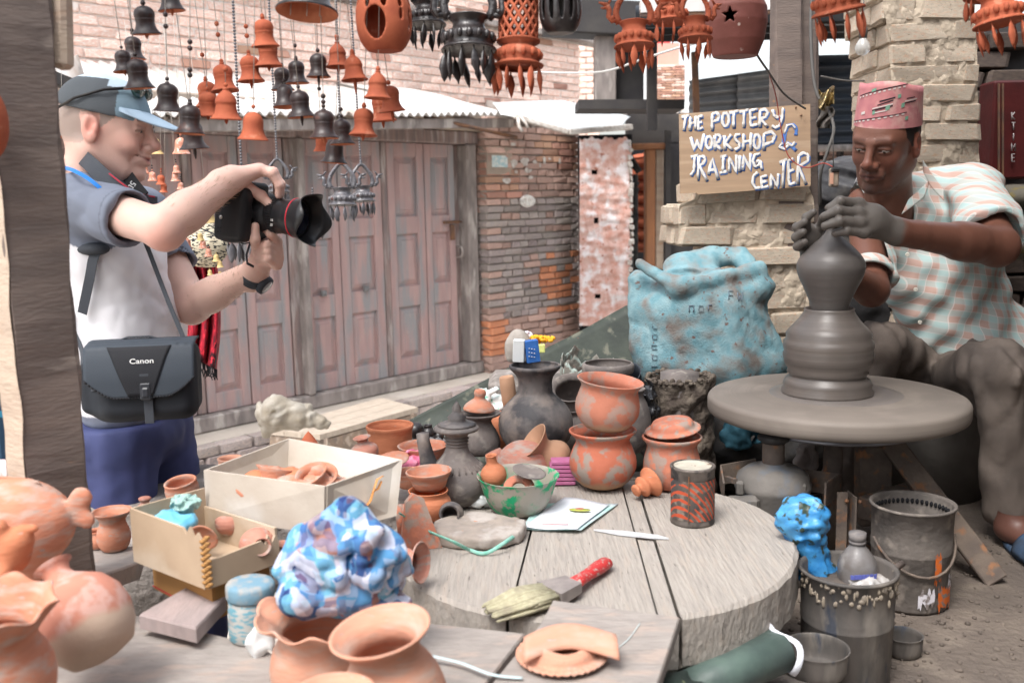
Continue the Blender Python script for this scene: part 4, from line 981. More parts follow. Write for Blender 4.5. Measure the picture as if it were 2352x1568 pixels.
# --- grey clay pots behind
pot('clay_pot','unfired grey pot with broad collar rim above the stacked red pots','pot',1397,925,inner([(30,0),(48,20),(52,60),(50,70),(60,72),(62,90),(58,95)],5),m_greyclay,d=2.5,n=48)
pot('clay_pot','dark round pot half hidden at the right of the stacked red pots','pot',1440,1040,inner([(25,0),(50,20),(58,70),(50,115),(36,140),(44,155)],5),m_greyclay,d=2.34)
pot('clay_pot','tipped grey pot with a wide dark mouth right of the big vase','pot',1322,960,inner([(20,0),(44,15),(54,45),(48,75),(40,88),(50,98)],4),m_greyclay,d=2.55,rot=(30,-8,0))
pot('clay_pot','old grey pot with a broad rim below the tipped grey pot','pot',1312,1035,inner([(30,0),(56,25),(62,60),(50,90),(44,95),(54,105)],4),m_greyclay,d=2.48)
pot('pot_shard','broken curved shard with a jagged top, behind the grey collared pot','shard',1350,905,[(62,0),(66,30),(64,72),(61,72),(62,30),(58,0)],mat('mossy_shard',(.16,.15,.13),(.3,.36,.33),s=20,lo=.5,hi=.6,c3=(.1,.07,.06),s3=9,bump=.8),d=2.7,rf=lambda r,z,a: (r,z+(.012*math.sin(a*7)+.008*math.sin(a*17) if z > .07 else 0)))
pot('pot_shard','upright pale shard leaning left of the big vase neck','shard',1172,935,[(10,0),(17,0),(18,70),(14,76),(9,70)],m_tan,d=2.42,rot=(0,-6,0))
# tilted dark pail
pot('metal_pail','dark dented metal pail tipped behind the grey collared pot','pail',1462,935,inner([(26,0),(30,30),(38,105),(41,108)],2),m_tin_blue,d=2.62,rot=(28,-22,0))
# --- orange stopper lying
pot('pot_stopper','small bright orange clay stopper lying beside the dusty pot','stopper',1458,1128,[(0,0),(13,0),(16,5),(12,10),(12,16),(24,22),(26,27),(20,36),(24,42),(36,50),(38,55),(30,58),(0,50)],m_terra_or,z=TZ+.018,rot=(-32,72,0))
# --- paint can
pc,kk=KP(1590,1196);pcn=thing('paint_can','old dented paint can with torn orange striped label on the round table','can',pc)
R_,H_=53*kk,138*kk
m_can=mat('can_metal',(.10,.085,.075),(.2,.17,.15),s=12,c3=(.05,.045,.045),s3=15,rough=.5,metal=.4,bump=.4)
m_canlab=mat('can_label',(.11,.085,.07),(.05,.045,.045),s=16,c3=(.2,.16,.13),s3=22,t3=.58,bump=.4)
nn=m_canlab.node_tree;bs_=nn.nodes['Principled BSDF'];src=bs_.inputs['Base Color'].links[0].from_socket
tc=nn.nodes.new('ShaderNodeTexCoord');wv=nn.nodes.new('ShaderNodeTexWave');wv.bands_direction='DIAGONAL';wv.inputs['Scale'].default_value=42;wv.inputs['Distortion'].default_value=1.2;nn.links.new(tc.outputs['Object'],wv.inputs[0])
no=nn.nodes.new('ShaderNodeTexNoise');no.inputs['Scale'].default_value=55;nn.links.new(tc.outputs['Object'],no.inputs[0])
mu=nn.nodes.new('ShaderNodeMath');mu.operation='MULTIPLY';nn.links.new(wv.outputs[1],mu.inputs[0]);nn.links.new(no.outputs[0],mu.inputs[1])
mr_=nn.nodes.new('ShaderNodeMapRange');mr_.inputs[1].default_value=.33;mr_.inputs[2].default_value=.38;nn.links.new(mu.outputs[0],mr_.inputs[0])
mx=nn.nodes.new('ShaderNodeMix');mx.data_type='RGBA';nn.links.new(mr_.outputs[0],mx.inputs[0]);nn.links.new(src,mx.inputs[6]);mx.inputs[7].default_value=(.42,.07,.03,1);nn.links.new(mx.outputs[2],bs_.inputs['Base Color'])
MB().lathe([(0,0),(R_*.98,0),(R_,.003),(R_*.97,.006),(R_*.97,H_-.006),(R_*1.01,H_-.004),(R_*1.01,H_),(R_*.93,H_+.001),(R_*.9,H_-.006),(0,H_-.006)],48,TM(pc)).build('body',m_can,pcn)
b=MB();V=[];F=[];n=40
for i in range(n+1):
 a=math.pi*(1.02+.98*i/n)
 for z in (.012,H_-.022): V.append(pc+Vector((R_*.985*math.cos(a),R_*.985*math.sin(a),z)))
F=[(2*i,2*i+2,2*i+3,2*i+1) for i in range(n)];b.add(V,F);b.build('label_paper',m_canlab,pcn)
MB().lathe([(0,0),(R_*.8,0),(R_*.84,.003),(R_*.78,.002),(0,.001)],40,TM(pc+Vector((0,0,H_-.003)))).build('lid',mat('can_lid',(.5,.46,.38),(.4,.37,.31),s=20,c4=(.2,.14,.1),s4=30,t4=.68),pcn)
MB().box((0,0,0),(.002,.0015,H_*.8),TM(pc+Vector((-.35*R_,-R_*.955,H_*.5)))).build('seam',m_rust,pcn)
# --- green bowl and contents
gb=[(46,0),(64,12),(80,40),(90,74),(95,88),(99,92)]
m_gbowl=mat('green_muddy_plastic',(.02,.34,.15),(.34,.31,.26),s=22,lo=.47,hi=.53,c3=(.36,.33,.28),s3=7,t3=.53,w3=.06,bump=.3,rough=.6)
pot('plastic_bowl','green plastic bowl smeared with grey clay at the back of the table','bowl',1191,1176,inner(gb,3),m_gbowl,n=64)
zb=TZ+.05
pot('clay_bottle','small orange clay bottle standing in the green bowl','bottle',1137,1112,inner([(16,0),(28,10),(32,26),(26,42),(14,52),(12,58),(12,70),(14,74)],4),m_terra_or,z=zb,rot=(6,-6,0))
pot('clay_ring','dusty pink clay ring lid leaning in the green bowl','lid',1192,1122,[(16,0),(36,0),(38,4),(34,8),(16,9),(15,5),(16,0)],m_terra_dust,z=zb+.01,rot=(38,0,0))
pot('clay_saucer','dusty grey saucer resting on the ring lid in the green bowl','saucer',1214,1090,[(0,0),(30,2),(40,7),(41,10),(28,7),(0,6)],m_greyclay,z=TZ+.085,rot=(8,12,0))
# --- dome pot, tan vase
pot('clay_pot','dusty pink round pot lying upside down behind the green bowl','pot',1200,1095,[(0,88),(28,84),(52,66),(66,40),(70,14),(66,0),(60,0),(60,30),(0,70)],m_terra_pink,z=TZ,rot=(-6,8,0),n=48)
pot('clay_vase','small tan unglazed vase tipped against the pink round pot','vase',1292,1062,inner([(30,0),(40,12),(42,30),(34,46),(24,58),(26,72),(44,92),(47,95)],4),m_tan,z=TZ+.03,rot=(12,-50,0),n=40)
pot('shard','broken pink rim piece left of the upside-down pot','shard',1150,1075,inner([(14,0),(24,8),(26,30),(20,44)],4),m_terra_pink,z=TZ,rot=(-10,-25,0))
# --- ewer
ew=[(40,0),(66,14),(82,42),(80,68),(58,94),(34,118),(26,136),(23,150),(26,168),(40,176),(52,178),(54,184),(50,188),(46,190)]
t,M,k=pot('clay_ewer','dark grey clay ewer with a tall spout and pointed lid, left of the large vase','ewer',1053,1155,[(0,0)]+ew+[(0,190)],m_greyclay,n=56,parts='body')
pw_=lambda x,z: M @ Vector((x*k,0,z*k))
MB().tube([pw_(-50,55),pw_(-66,85),pw_(-72,120),pw_(-78,150),pw_(-80,172)],[.030*1.0,.020,.0155,.0135,.013],16).build('spout',m_smoke,t)
MB().lathe([(0,0),(44*k,0),(46*k,3*k),(38*k,6*k),(22*k,8*k),(20*k,14*k),(22*k,20*k),(12*k,30*k),(10*k,34*k),(11*k,42*k),(4*k,54*k),(0,60*k)],40,M @ Matrix.Translation((2*k,0,190*k))).build('lid',m_smoke,t)
b=MB()
for i in range(3): b.lathe([(r*k,z*k) for r,z in ((24+i,140+i*8),(28+i,143+i*8),(24+i,146+i*8))],40,M)
for i in range(26):
 a=2*math.pi*i/26;b.tube([M @ Vector((52*k*math.cos(a),52*k*math.sin(a),100*k)),M @ Vector((66*k*math.cos(a),66*k*math.sin(a),88*k))],.0015,5)
b.build('relief',m_greyclay,t,kind='stuff')
pot('clay_jar','grey jar with a plate rim holding a terracotta cap, behind the ewer','jar',1104,1042,inner([(34,0),(46,12),(48,30),(40,54),(28,72),(27,84),(40,92),(48,94),(50,99)],4),m_greyclay,z=TZ)
pot('knobbed_cap','bright terracotta cap with a knob on the grey jar behind the ewer','cap',1100,942,[(0,0),(36,0),(38,3),(34,12),(22,22),(13,28),(12,34),(15,40),(13,48),(7,51),(5,48),(0,46)],m_terra,d=2.3,rot=(0,5,0))
pot('clay_pot','orange pot peeping out between the grey jar and the large vase','pot',1142,1035,[(0,0),(30,5),(44,35),(42,70),(28,92),(0,95)],m_terra_or,d=2.42)
# --- orange cylinder bowl, small ones
pot('clay_bowl','deep orange bowl with straight sides, behind the white box','bowl',898,1046,inner([(40,0),(47,8),(51,30),(52,62),(56,68),(56,74)],5),m_terra_or,n=56)
pot('clay_bowl','wide red bowl rim beside the pink bag, right of the deep orange bowl','bowl',972,1062,inner([(34,0),(50,20),(56,38),(60,42)],5),m_terra,d=2.2,z=TZ)
pot('clay_bowl','flared terracotta bowl stacked on a squat pot beside the ewer','bowl',988,1125,inner([(26,0),(38,8),(44,28),(54,44),(55,48)],4),m_terra,z=TZ+.058,d=1.83,rot=(0,-2,0))
pot('clay_pot','squat shiny terracotta pot under the flared bowl','pot',986,1190,inner([(30,0),(44,8),(55,30),(52,48),(44,56),(46,66),(48,70)],4),m_terra_or,z=TZ)
pot('clay_bowl','terracotta bowl partly hidden by the right corner of the white box','bowl',942,1120,inner([(20,0),(34,10),(40,34),(42,40)],4),m_terra,d=1.98)
pot('clay_pot','little dark pot lying on its side beneath the ewer','pot',1040,1178,inner([(16,0),(28,12),(30,28),(20,42),(24,50)],4),m_smoke,z=TZ+.02,rot=(75,-20,0))
pot('clay_pot','small grey pot tucked behind the squat terracotta pot','pot',1040,1150,inner([(16,0),(30,12),(30,34),(20,46),(24,52)],4),m_greyclay,z=TZ)
pot('loose_lid','fluted terracotta lid leaning in front of the deep orange bowl','lid',900,1060,[(0,0),(34,0),(40,3),(42,6),(36,9),(18,12),(0,13)],m_terra,z=TZ+.02,d=1.95,rot=(12,-8,0),n=60,rf=lambda r,z,a: (r*(1+(.05*abs(math.sin(a*9)) if r > .03 else 0)),z))
pot('incense_pot','pink clay pot with small round holes behind the white box','pot',840,1050,inner([(30,0),(33,8),(34,22),(26,30),(12,36),(12,44),(22,50)],4),m_terra_pink,d=2.0,rot=(4,-8,0))
pot('clay_cone','tip of a bright red pointed clay piece behind the white box','cone',711,1050,[(0,0),(30,0),(28,12),(22,32),(12,50),(0,64)],m_terra_far,d=1.9,sx=1)
pot('clay_pot','pot rim visible above the left edge of the white box','pot',530,1085,inner([(24,0),(30,12),(26,30),(30,36)],4),m_terra_pale,d=1.75)
# black pots cluster
for i,(u,v,r_) in enumerate(((968,978,22),(985,992,18),(990,1008,20),(1005,1000,14))):
 pot('black_pot',('small black round pot with its mouth to the left, behind the spout','small black jug behind the ewer spout','squat black pot low behind the ewer spout','black pot glimpsed between spout and ewer neck')[i],'pot',u,v+r_,inner([(r_*.4,0),(r_*.9,r_*.4),(r_,r_),(r_*.7,r_*1.5),(r_*.5,r_*1.7),(r_*.6,r_*2)],3),m_blackclay,d=2.45,rot=(0,-50 if i == 0 else -10+i*8,0))
b=MB();r2=random.Random(2)
for i in range(60): b.lathe([(0,.012),(.006,.006),(.01,0),(0,-.002)],4,TM(P(r2.uniform(965,1030),r2.uniform(1010,1030),2.3),(r2.uniform(-30,30),r2.uniform(-30,30),0)))
b.build('broken_slate',m_tin_gray,kind='stuff')
# pink bag, magenta packet, papers
def crumple(name,label,cat,lo,hi,m,h=.006,amp=.02,f=40,seed=1,shape=None,k=.01,parent=None,it=1):
 lo=np.array(lo);hi=np.array(hi);c=(lo+hi)/2;r=(hi-lo)/2;s=SDF(lo-.03,hi+.03,h)
 if shape: shape(s)
 else: s.ell(c,r*.9,.01)
 s.warp(lambda X,Y,Zz: amp*(np.abs(nz(X,Y,Zz,f,seed))-.35)+amp*.5*nz(X,Y,Zz,f*2.3,seed+1))
 return sobj(s,name,m,parent,it,label=label,cat=cat)
m_pinkbag=mat('pink_plastic',(.75,.14,.28),(.8,.3,.42),s=20,rough=.35,bump=.3)
p,k=KP(955,1085);crumple('plastic_bag','bright pink plastic bag beside the ewer','bag',(p.x-.05,p.y-.02,TZ),(p.x+.045,p.y+.06,TZ+.045),m_pinkbag,.004,.015,70,3)
p,k=KP(1292,1110);b=MB()
for i in range(6): b.box((p.x+.003*(i % 2),p.y,TZ+.006+i*.009),(.055,.04,.007),None,.001)
b.build('magenta_packets',mat('magenta_paper',(.45,.13,.27),(.5,.18,.33),s=20,bump=.1),label='stack of magenta paper packets wedged left of the stacked red pots',cat='packets')
p,k=KP(1100,1165);crumple('paper_scrap','crumpled white paper beside the green bowl','paper',(p.x-.03,p.y-.02,TZ),(p.x+.04,p.y+.03,TZ+.03),m_tin_white,.004,.014,80,5)
p,k=KP(1085,1128);crumple('maroon_cloth','dark maroon cloth scrap between the ewer and the green bowl','cloth',(p.x-.05,p.y-.03,TZ),(p.x+.05,p.y+.03,TZ+.025),mat('maroon',(.10,.01,.018),bump=.4),.004,.01,60,6)
p=P(1130,915,2.5);crumple('plastic_wrapper','white and green plastic wrapper behind the terracotta cap','wrapper',(p.x-.06,p.y-.03,p.z-.03),(p.x+.06,p.y+.03,p.z+.025),mat('wrapper',(.7,.72,.7),(.2,.6,.45),s=25,lo=.58,hi=.64,rough=.4),.005,.02,50,7)
# --- clay slab
p,k=KP(1100,1232)
sl_=SDF((p.x-.13,p.y-.11,TZ-.02),(p.x+.13,p.y+.12,TZ+.05),.004)
def slabf(X,Y,Zz):
 x,y,z=(X-p.x),(Y-p.y),Zz-(TZ+.012);r=np.sqrt((x/.088)**2+(y/.075)**2)
 return np.maximum((r-1)*.075+.006*nz(X,Y,0*Zz,60,2),np.abs(z)-.012+.002*nz(X,Y,0*Zz,90,4))
sl_.put(slabf,(p.x-.12,p.y-.1,TZ-.01),(p.x+.12,p.y+.1,TZ+.04),.004);sl_.ell((p.x-.01,p.y+.02,TZ+.03),(.035,.025,.012),.006,'d')
sobj(sl_,'clay_slab',mat('dry_clay',(.33,.28,.24),(.26,.225,.2),s=14,c3=(.4,.36,.33),s3=8,bump=.6,bs=50,c4=(.5,.2,.1),s4=20,t4=.72),label='flat round slab of drying clay in front of the green bowl',cat='slab')
# red-brown roof tile piece and tan flared pot next to box
p,k=KP(965,1262);b=MB()
b.prism([(-.035,0),(.04,0),(.012,.09),(-.006,.1),(-.02,.085)],.035,TM(p,(-12,0,12)));b.build('clay_roof_tile',m_terra_dust,label='ridged red-brown clay piece standing beside the flared bowl',cat='tile')
b=MB();p2,k=KP(935,1235)
for i in range(3): b.tube([p2+Vector((-.01+i*.012,.01,.0)),p2+Vector((-.015+i*.012,.014,.06))],.008,8)
b.build('clay_fingers',m_terra_dust,label='ridged clay offcut behind the tan flared vase',cat='offcut')
pot('clay_vase','pale terracotta vase lying with its flared mouth to the right, beside the checked cloth','vase',905,1290,inner([(18,0),(34,10),(36,34),(26,48),(28,58),(48,68),(50,73)],4),m_terra_pink,z=TZ+.045,rot=(20,84,0))
# --- leaflets, ribbon, blade
def sheet(name,label,pts,z,m,curl=.002,n=10):
 q=[Z(u,v,z) for u,v in pts]
 def f(a,c): r_=(q[0]*(1-a)+q[1]*a)*(1-c)+(q[3]*(1-a)+q[2]*a)*c;return r_+Vector((0,0,curl*(math.sin(a*5+c*3)+1)))
 return MB().grid(f,n,n,.0006).build(name,m,label=label,cat='leaflet')
m_paper=mat('leaflet_paper',(.68,.72,.76),(.62,.66,.72),s=12,bump=.05)
m_paper2=mat('leaflet_green',(.3,.55,.5),(.6,.66,.7),s=8,bump=.05)
sheet('leaflet','pale green edged leaflet under the printed one on the table',[(1235,1160),(1421,1156),(1335,1222),(1200,1216)],TZ+.002,m_paper2)
o=sheet('leaflet','printed white leaflet with a green and brown drawing beside the green bowl',[(1296,1144),(1400,1158),(1325,1220),(1205,1212)],TZ+.006,m_paper)
def deco(par,m,name,pts,z,r=.0012):
 return MB().tube([Z(u,v,z) for u,v in pts],r,5,flat=.25).build(name,m,par)
MBq=MB();c=Z(1332,1170,TZ+.0115)
MBq.lathe([(0,0),(.022,0),(.022,.0004),(0,.0004)],16,TM(c,(0,0,-10),(1,.4,1)));MBq.build('printed_leaf',mat('print_green',(.36,.45,.08),(.45,.4,.1),s=50,bump=0),o)
MB().sphere(c+Vector((0,.004,.001)),(.009,.006,.0008),10,6).build('printed_figure',mat('print_brown',(.4,.16,.1),bump=0),o)
m_prt=mat('print_blue',(.3,.36,.5),bump=0);m_prr=mat('print_red',(.5,.16,.14),bump=0)
for i in range(3): deco(o,m_prt,'print_line',[(1258+i*-8,1184+i*8),(1330-i*8,1186+i*8)],TZ+.0105,.0007)
deco(o,m_prr,'print_line',[(1245,1203),(1305,1204)],TZ+.0105,.0018)
def ribbon(name,label,pts,zs,m,r=.0035,cat='ribbon'):
 W3=[];n=len(pts)
 for i in range(n-1):
  for k in range(6):
   t=k/6;p0=pts[max(i-1,0)];p1=pts[i];p2=pts[i+1];p3=pts[min(i+2,n-1)]
   q=[.5*((2*p1[j])+(-p0[j]+p2[j])*t+(2*p0[j]-5*p1[j]+4*p2[j]-p3[j])*t*t+(-p0[j]+3*p1[j]-3*p2[j]+p3[j])*t**3) for j in range(2)]
   W3.append(Z(q[0],q[1],zs[i]*(1-t)+zs[i+1]*t))
 W3.append(Z(*pts[-1],zs[-1]));return MB().tube(W3,r,6,flat=.35).build(name,m,label=label,cat=cat)
m_ribg=mat('green_twine',(.16,.46,.36),(.3,.52,.45),s=60,bump=.2)
ribbon('plastic_ribbon','green plastic twine curving from the white box to the leaflets',[(918,1178),(975,1215),(1040,1243),(1078,1262),(1115,1270),(1160,1245),(1205,1212)],[TZ+.07,TZ+.03,TZ+.03,TZ+.005,TZ+.004,TZ+.02,TZ+.012],m_ribg)
ribbon('plastic_ribbon','pale blue plastic strip running under the crimped plate',[(990,1505),(1060,1522),(1130,1548),(1200,1556)],[TZ+.03,TZ+.028,TZ+.028,TZ+.026],mat('pale_twine',(.5,.62,.64),bump=.1),.003)
ribbon('thin_thread','thin pale thread on the board right of the crimped plate',[(1400,1500),(1440,1470),(1470,1430)],[TZ+.024]*3,mat('thread',(.6,.7,.7),bump=0),.0006,'thread')
b=MB();q=[Z(u,v,TZ+.001) for u,v in ((1364,1218),(1430,1221),(1510,1231),(1536,1238),(1500,1237),(1420,1229))];n=len(q)
b.add(q+[p+Vector((0,0,.003)) for p in q],[tuple(range(n-1,-1,-1)),tuple(range(n,2*n))]+[(i,(i+1) % n,(i+1) % n+n,i+n) for i in range(n)],False);b.build('knife_blade',mat('blade',(.7,.72,.74),(.6,.62,.65),s=30,metal=.2,rough=.3,bump=0),label='thin white trimming blade lying on the planks below the paint can',cat='blade')
# --- brush
bp_=Z(1290,1350,TZ+.015);br_=thing('paint_brush','wide paint brush with red handle and stiff clay-caked bristles','brush',bp_)
tipA,fer0,fer1,hnd=Z(1130,1400,TZ+.012),Z(1262,1362,TZ+.015),Z(1318,1340,TZ+.018),Z(1398,1288,TZ+.012)
r2=random.Random(3);ax_=(fer0-tipA).normalized();sd_=Vector((-ax_.y,ax_.x,0)).normalized()
b=MB()
for i in range(150):
 w_=r2.uniform(-1,1);h_=r2.uniform(-1,1);a=fer0+sd_*w_*.026+Vector((0,0,h_*.007));e=tipA+sd_*w_*.022*(1+.15*math.sin(w_*5))+Vector((0,0,h_*.006-.002))+ax_*r2.uniform(-.006,.02)*(1+abs(w_));mid=(a+e)/2+sd_*w_*.008+Vector((0,0,.004))
 b.tube([a,mid,e],[.0034,.0038,.0022],5)
b.build('bristles',mat('bristle',(.44,.41,.28),(.33,.3,.2),s=50,bump=.4,c3=(.28,.25,.18),s3=12),br_,kind='stuff')
b=MB();t_,x_,y_=frame(fer1-fer0);M=Matrix(((x_.x,t_.x,y_.x,0),(x_.y,t_.y,y_.y,0),(x_.z,t_.z,y_.z,0),(0,0,0,1)));M.translation=(fer0+fer1)/2
L_=(fer1-fer0).length;V=[(sx_*(.031 if yy < 0 else .020),yy*L_/2,sz_*(.0095 if yy < 0 else .008)) for yy in (-1,1) for sx_ in (-1,1) for sz_ in (-1,1)]
b.add(V,[(0,1,3,2),(4,6,7,5),(0,4,5,1),(2,3,7,6),(0,2,6,4),(1,5,7,3)],False,M);b.build('ferrule',mat('ferrule',(.33,.29,.27),(.24,.21,.2),s=20,metal=.3,rough=.5),br_)
pts=[fer1+(hnd-fer1)*t for t in (0,.12,.35,.7,.92,1)];MB().tube(pts,[.013,.0125,.0115,.014,.013,.006],14,flat=.75).build('handle',mat('red_handle',(.5,.03,.03),(.42,.05,.05),s=10,c3=(.4,.3,.27),s3=45,t3=.6,w3=.03,c4=(.4,.33,.29),s4=90,t4=.64,rough=.45),br_)
# --- crimped plate
pl=pot('crimped_plate','terracotta plate with crimped edge and a folded clay flap on the front board','plate',1291,1512,[(0,2),(60,0),(98,6),(112,12),(114,16),(106,19),(92,15),(86,20),(80,40),(70,50),(58,48),(52,30),(0,22)],m_terra_pale,z=TZ+.023,n=96,rf=lambda r,z,a: (r*(1+(.075*(abs(math.sin(a*19))-.4) if r > .064 else 0)),z+(.004*math.sin(a*2+1) if z > .02 else .0015*math.sin(a*38))),parts='plate')
t,M,k=pl
MB().grid(lambda a,c: M @ Vector(((-.05+.12*a),-.045+.055*c+.02*math.sin(a*3.1),.018+.018*math.sin(c*math.pi*.9)+.006*math.sin(a*4)+.006*a)),16,12,.004).build('folded_flap',m_terra_pale,t)
# --- front jars
fj=[(60,0),(110,20),(128,70),(124,120),(108,165),(88,195),(84,215),(92,240),(116,262),(124,272)]
pot('wide_jar','large terracotta jar with broad open mouth at the bottom of the picture','jar',925,1668,inner(fj,11),m_terra_pale,d=1.02,rot=(6,-9,0),n=72)
pot('clay_pot','terracotta pot whose rim just enters the bottom edge, left of the wide jar','pot',775,1745,inner([(60,0),(90,60),(80,130),(70,150),(95,172),(104,180)],10),m_terra_pale,d=.92,n=60)
def scal(nn,amp,lift): return lambda r,z,a: (r*(1+amp*math.sin(a*nn)*max(0,(z/lift-.8)*5)),z+(.0045*math.cos(a*nn)*max(0,z/lift-.82)*5))
sc_=[(70,0),(100,25),(112,75),(106,130),(88,165),(84,180),(104,205),(138,228),(142,234)]
kk_=1.17/FPX
t,M,k=pot('frilled_pot','terracotta pot with a frilled wavy rim stuffed with the blue checked cloth','pot',728,1605,inner(sc_,9),m_terra_pale,d=1.17,rot=(4,3,0),n=90,rf=scal(9,.045,232*kk_))
kk_=.98/FPX
pot('frilled_pot','big terracotta pot with wavy rim cut by the left edge of the picture','pot',-15,1660,inner([(80,0),(130,40),(152,110),(140,175),(112,215),(106,232),(125,270),(150,310),(158,318)],10),m_terra,d=.98,n=90,rot=(3,4,0),rf=scal(8,.05,318*kk_))
# tipped large jar
m_tip=dipped('dipped_jar',(.52,.22,.155),(.47,.35,.27),.006,dust=(.52,.31,.26))
p=P(214,1455,1.12);k=1.14/FPX;M=TM(p,(0,0,0)) @ Matrix.Rotation(R(-40),4,'Y') @ Matrix.Rotation(R(-22),4,'X')
o=bpy.data.objects.new('tipped_jar',MB().lathe([(r*k,z*k) for r,z in inner([(50,-60),(78,-50),(100,-15),(112,30),(108,75),(88,115),(58,140),(36,158),(30,175),(36,192),(48,200)],8)],64,None,.006).mesh('tipped_jar'));COL.objects.link(o);o.matrix_world=M;o.data.materials.append(m_tip);ORG[o]=p
props(o,'big pinkish jar with bare tan base lying tipped on the left board','jar')
# fish money box
m_fish=m_terra
p=P(50,1195,1.26);k=1.26/FPX
s=SDF((p.x-.16,p.y-.09,p.z-.1),(p.x+.13,p.y+.09,p.z+.09),.0035)
fx=lambda u,v,dy=0: np.array(P(u,v,1.26))+np.array((0,dy,0))
s.ell(fx(30,1205),(.082,.06,.064),.02);s.cap(fx(85,1190),fx(130,1185),.03,.012,.025);s.ell(fx(-60,1215),(.06,.05,.05),.03)
for a,b2 in (((138,1184),(187,1142)),((138,1184),(196,1192))): s.cap(fx(*a),fx(*b2),.006,.014,.006,flat=((0,1,0),2.2))
s.cap(fx(187,1142),fx(178,1170),.012,.01,.01,flat=((0,1,0),2.2))
s.cap(fx(-30,1115),fx(70,1108),.008,.004,.012);s.cap(fx(40,1255),fx(60,1285),.03,.035,.02)
s.box(fx(70,1262,-.05),(.016,.012,.0015),.001,'d',None,.001)
fish=sobj(s,'clay_fish',m_fish,label='fat terracotta fish with forked tail in front of the corner post',cat='fish figure')
b=MB()
for i in range(14): b.tube([Vector(fx(-10+i*6,1112-2*math.sin(i*.25))),Vector(fx(2+i*6.4,1094+i*.9)),Vector(fx(16+i*6,1098+i*1.2))],[.0028,.0022,.001],5)
b.build('dorsal_fin',m_fish,fish)
# clay frog
p=P(30,1250,1.14);s=SDF((p.x-.07,p.y-.05,p.z-.07),(p.x+.06,p.y+.05,p.z+.055),.0028);fy=lambda u,v,dy=0: np.array(P(u,v,1.14))+np.array((0,dy,0))
s.ell(fy(2,1275),(.036,.03,.028),.01);s.ell(fy(34,1240),(.023,.022,.017),.012);s.ell(fy(8,1205,-.01),.010,.006);s.ell(fy(-15,1225,-.01),.016,.01);s.cap(fy(52,1215),fy(80,1213),.006,.005,.008);s.cap(fy(0,1292,-.02),fy(30,1300,-.03),.016,.012,.01);s.cap(fy(30,1240,-.03),fy(60,1222,-.02),.0025,.0025,.001,'d')
sobj(s,'clay_frog',m_terra_or,label='small terracotta frog figure at the left edge, before the fish',cat='frog figure')
# little flared pot on ledge and neighbours
pot('clay_pot','little terracotta pot with flared rim on the ledge beside the corner post','pot',264,1262,inner([(24,0),(34,10),(40,34),(34,56),(28,70),(32,82),(44,92),(46,97)],4),m_terra,z=TZ+.035,n=44)
pot('clay_pot','small red pot half hidden by the corner post foot','pot',226,1258,inner([(16,0),(24,10),(26,26),(18,38),(22,44)],4),m_terra,z=TZ+.035)
pot('clay_pot','tiny knob-topped pot behind the little flared pot','pot',336,1190,[(0,0),(22,4),(26,20),(16,34),(8,40),(14,46),(15,52),(0,54)],m_terra_pink,d=1.62)
pot('clay_pot','round red pot standing on the torn cardboard box, left of the white box','pot',425,1150,inner([(24,0),(34,10),(40,30),(36,46),(38,52)],6),m_terra,d=1.72,rot=(10,-6,0))
pot('loose_lid','pink cone lid leaning on the left side of the white box','lid',452,1165,[(0,42),(10,36),(30,14),(38,2),(34,0),(0,30)],m_terra_pink,d=1.6,rot=(20,25,0))
# --- torn cardboard box
def obox(name,label,f0,lf,rt,h,m,th=.004,cat='box',tops=None):
 """open box from three floor corners (front, left, right)"""
 bk=lf+rt-f0
 if tops: bk=bk*.4+Vector((tops[2].x,tops[2].y,f0.z))*.6
 C=[f0,rt,bk,lf];t=thing(name,label,cat,f0);up=Vector((0,0,h))
 for i in range(4):
  a,b2=C[i],C[(i+1) % 4];inn=((f0+bk)/2-(a+b2)/2).normalized()*th;e=(b2-a).normalized()*(.0006 if i % 2 else th+.0006)
  ta,tb_=(tops[i],tops[(i+1) % 4]) if tops else (a+up,b2+up)
  V=[a+e,b2-e,tb_-e,ta+e];V += [v+inn for v in V]
  MB().add(V,[(0,1,2,3),(7,6,5,4),(0,4,5,1),(1,5,6,2),(2,6,7,3),(3,7,4,0)],False).build('side',m,t)
 V=[c*.98+((f0+bk)/2)*.02 for c in C];MB().add(V+[v+Vector((0,0,.004)) for v in V],[(3,2,1,0),(4,5,6,7),(0,1,5,4),(1,2,6,5),(2,3,7,6),(3,0,4,7)],False).build('bottom',m,t)
 return t,C
fW=P(744,1227,1.42);lW=Z(474,1188,fW.z);rW=Z(911,1184,fW.z)
zTB=P(746,1117,1.42).z
wbx,WC=obox('white_box','open white cardboard box with orange stains, full of small clay pots',fW,lW,rW,.07,m_whitebox,tops=[P(746,1117,1.42),Z(925,1055,zTB),Z(664,1006,zTB),Z(467,1079,zTB)])
for i in range(2):      # hand-shaped orange stains on the right side
 pts=[(838,1165),(850,1150),(858,1125),(866,1100),(880,1092)] if i == 0 else [(856,1128),(868,1122),(876,1104)]
 q=[]
 for (u,v) in pts:
  r_=ray(u,v);nn_=(rW-fW).cross(Vector((0,0,1))).normalized();tt=(fW-CAM).dot(nn_)/r_.dot(nn_);q.append(CAM+r_*tt-nn_*(.0006 if nn_.y > 0 else -.0006))
 MB().tube(q,[.003,.004,.003,.0035,.002][:len(q)],5,flat=.2,up=(0,0,1)).build('orange_stain',mat('stain%d' % i,(.55,.22,.06),(.6,.3,.12),s=60,bump=0),wbx)
crp=random.Random(21);cW=sum(WC,Vector())/4;zf=fW.z+.004
spots=[(.22,.3),(.45,.55),(.62,.25),(.72,.6),(.3,.7),(.52,.12),(.84,.36),(.12,.12),(.4,.33)]
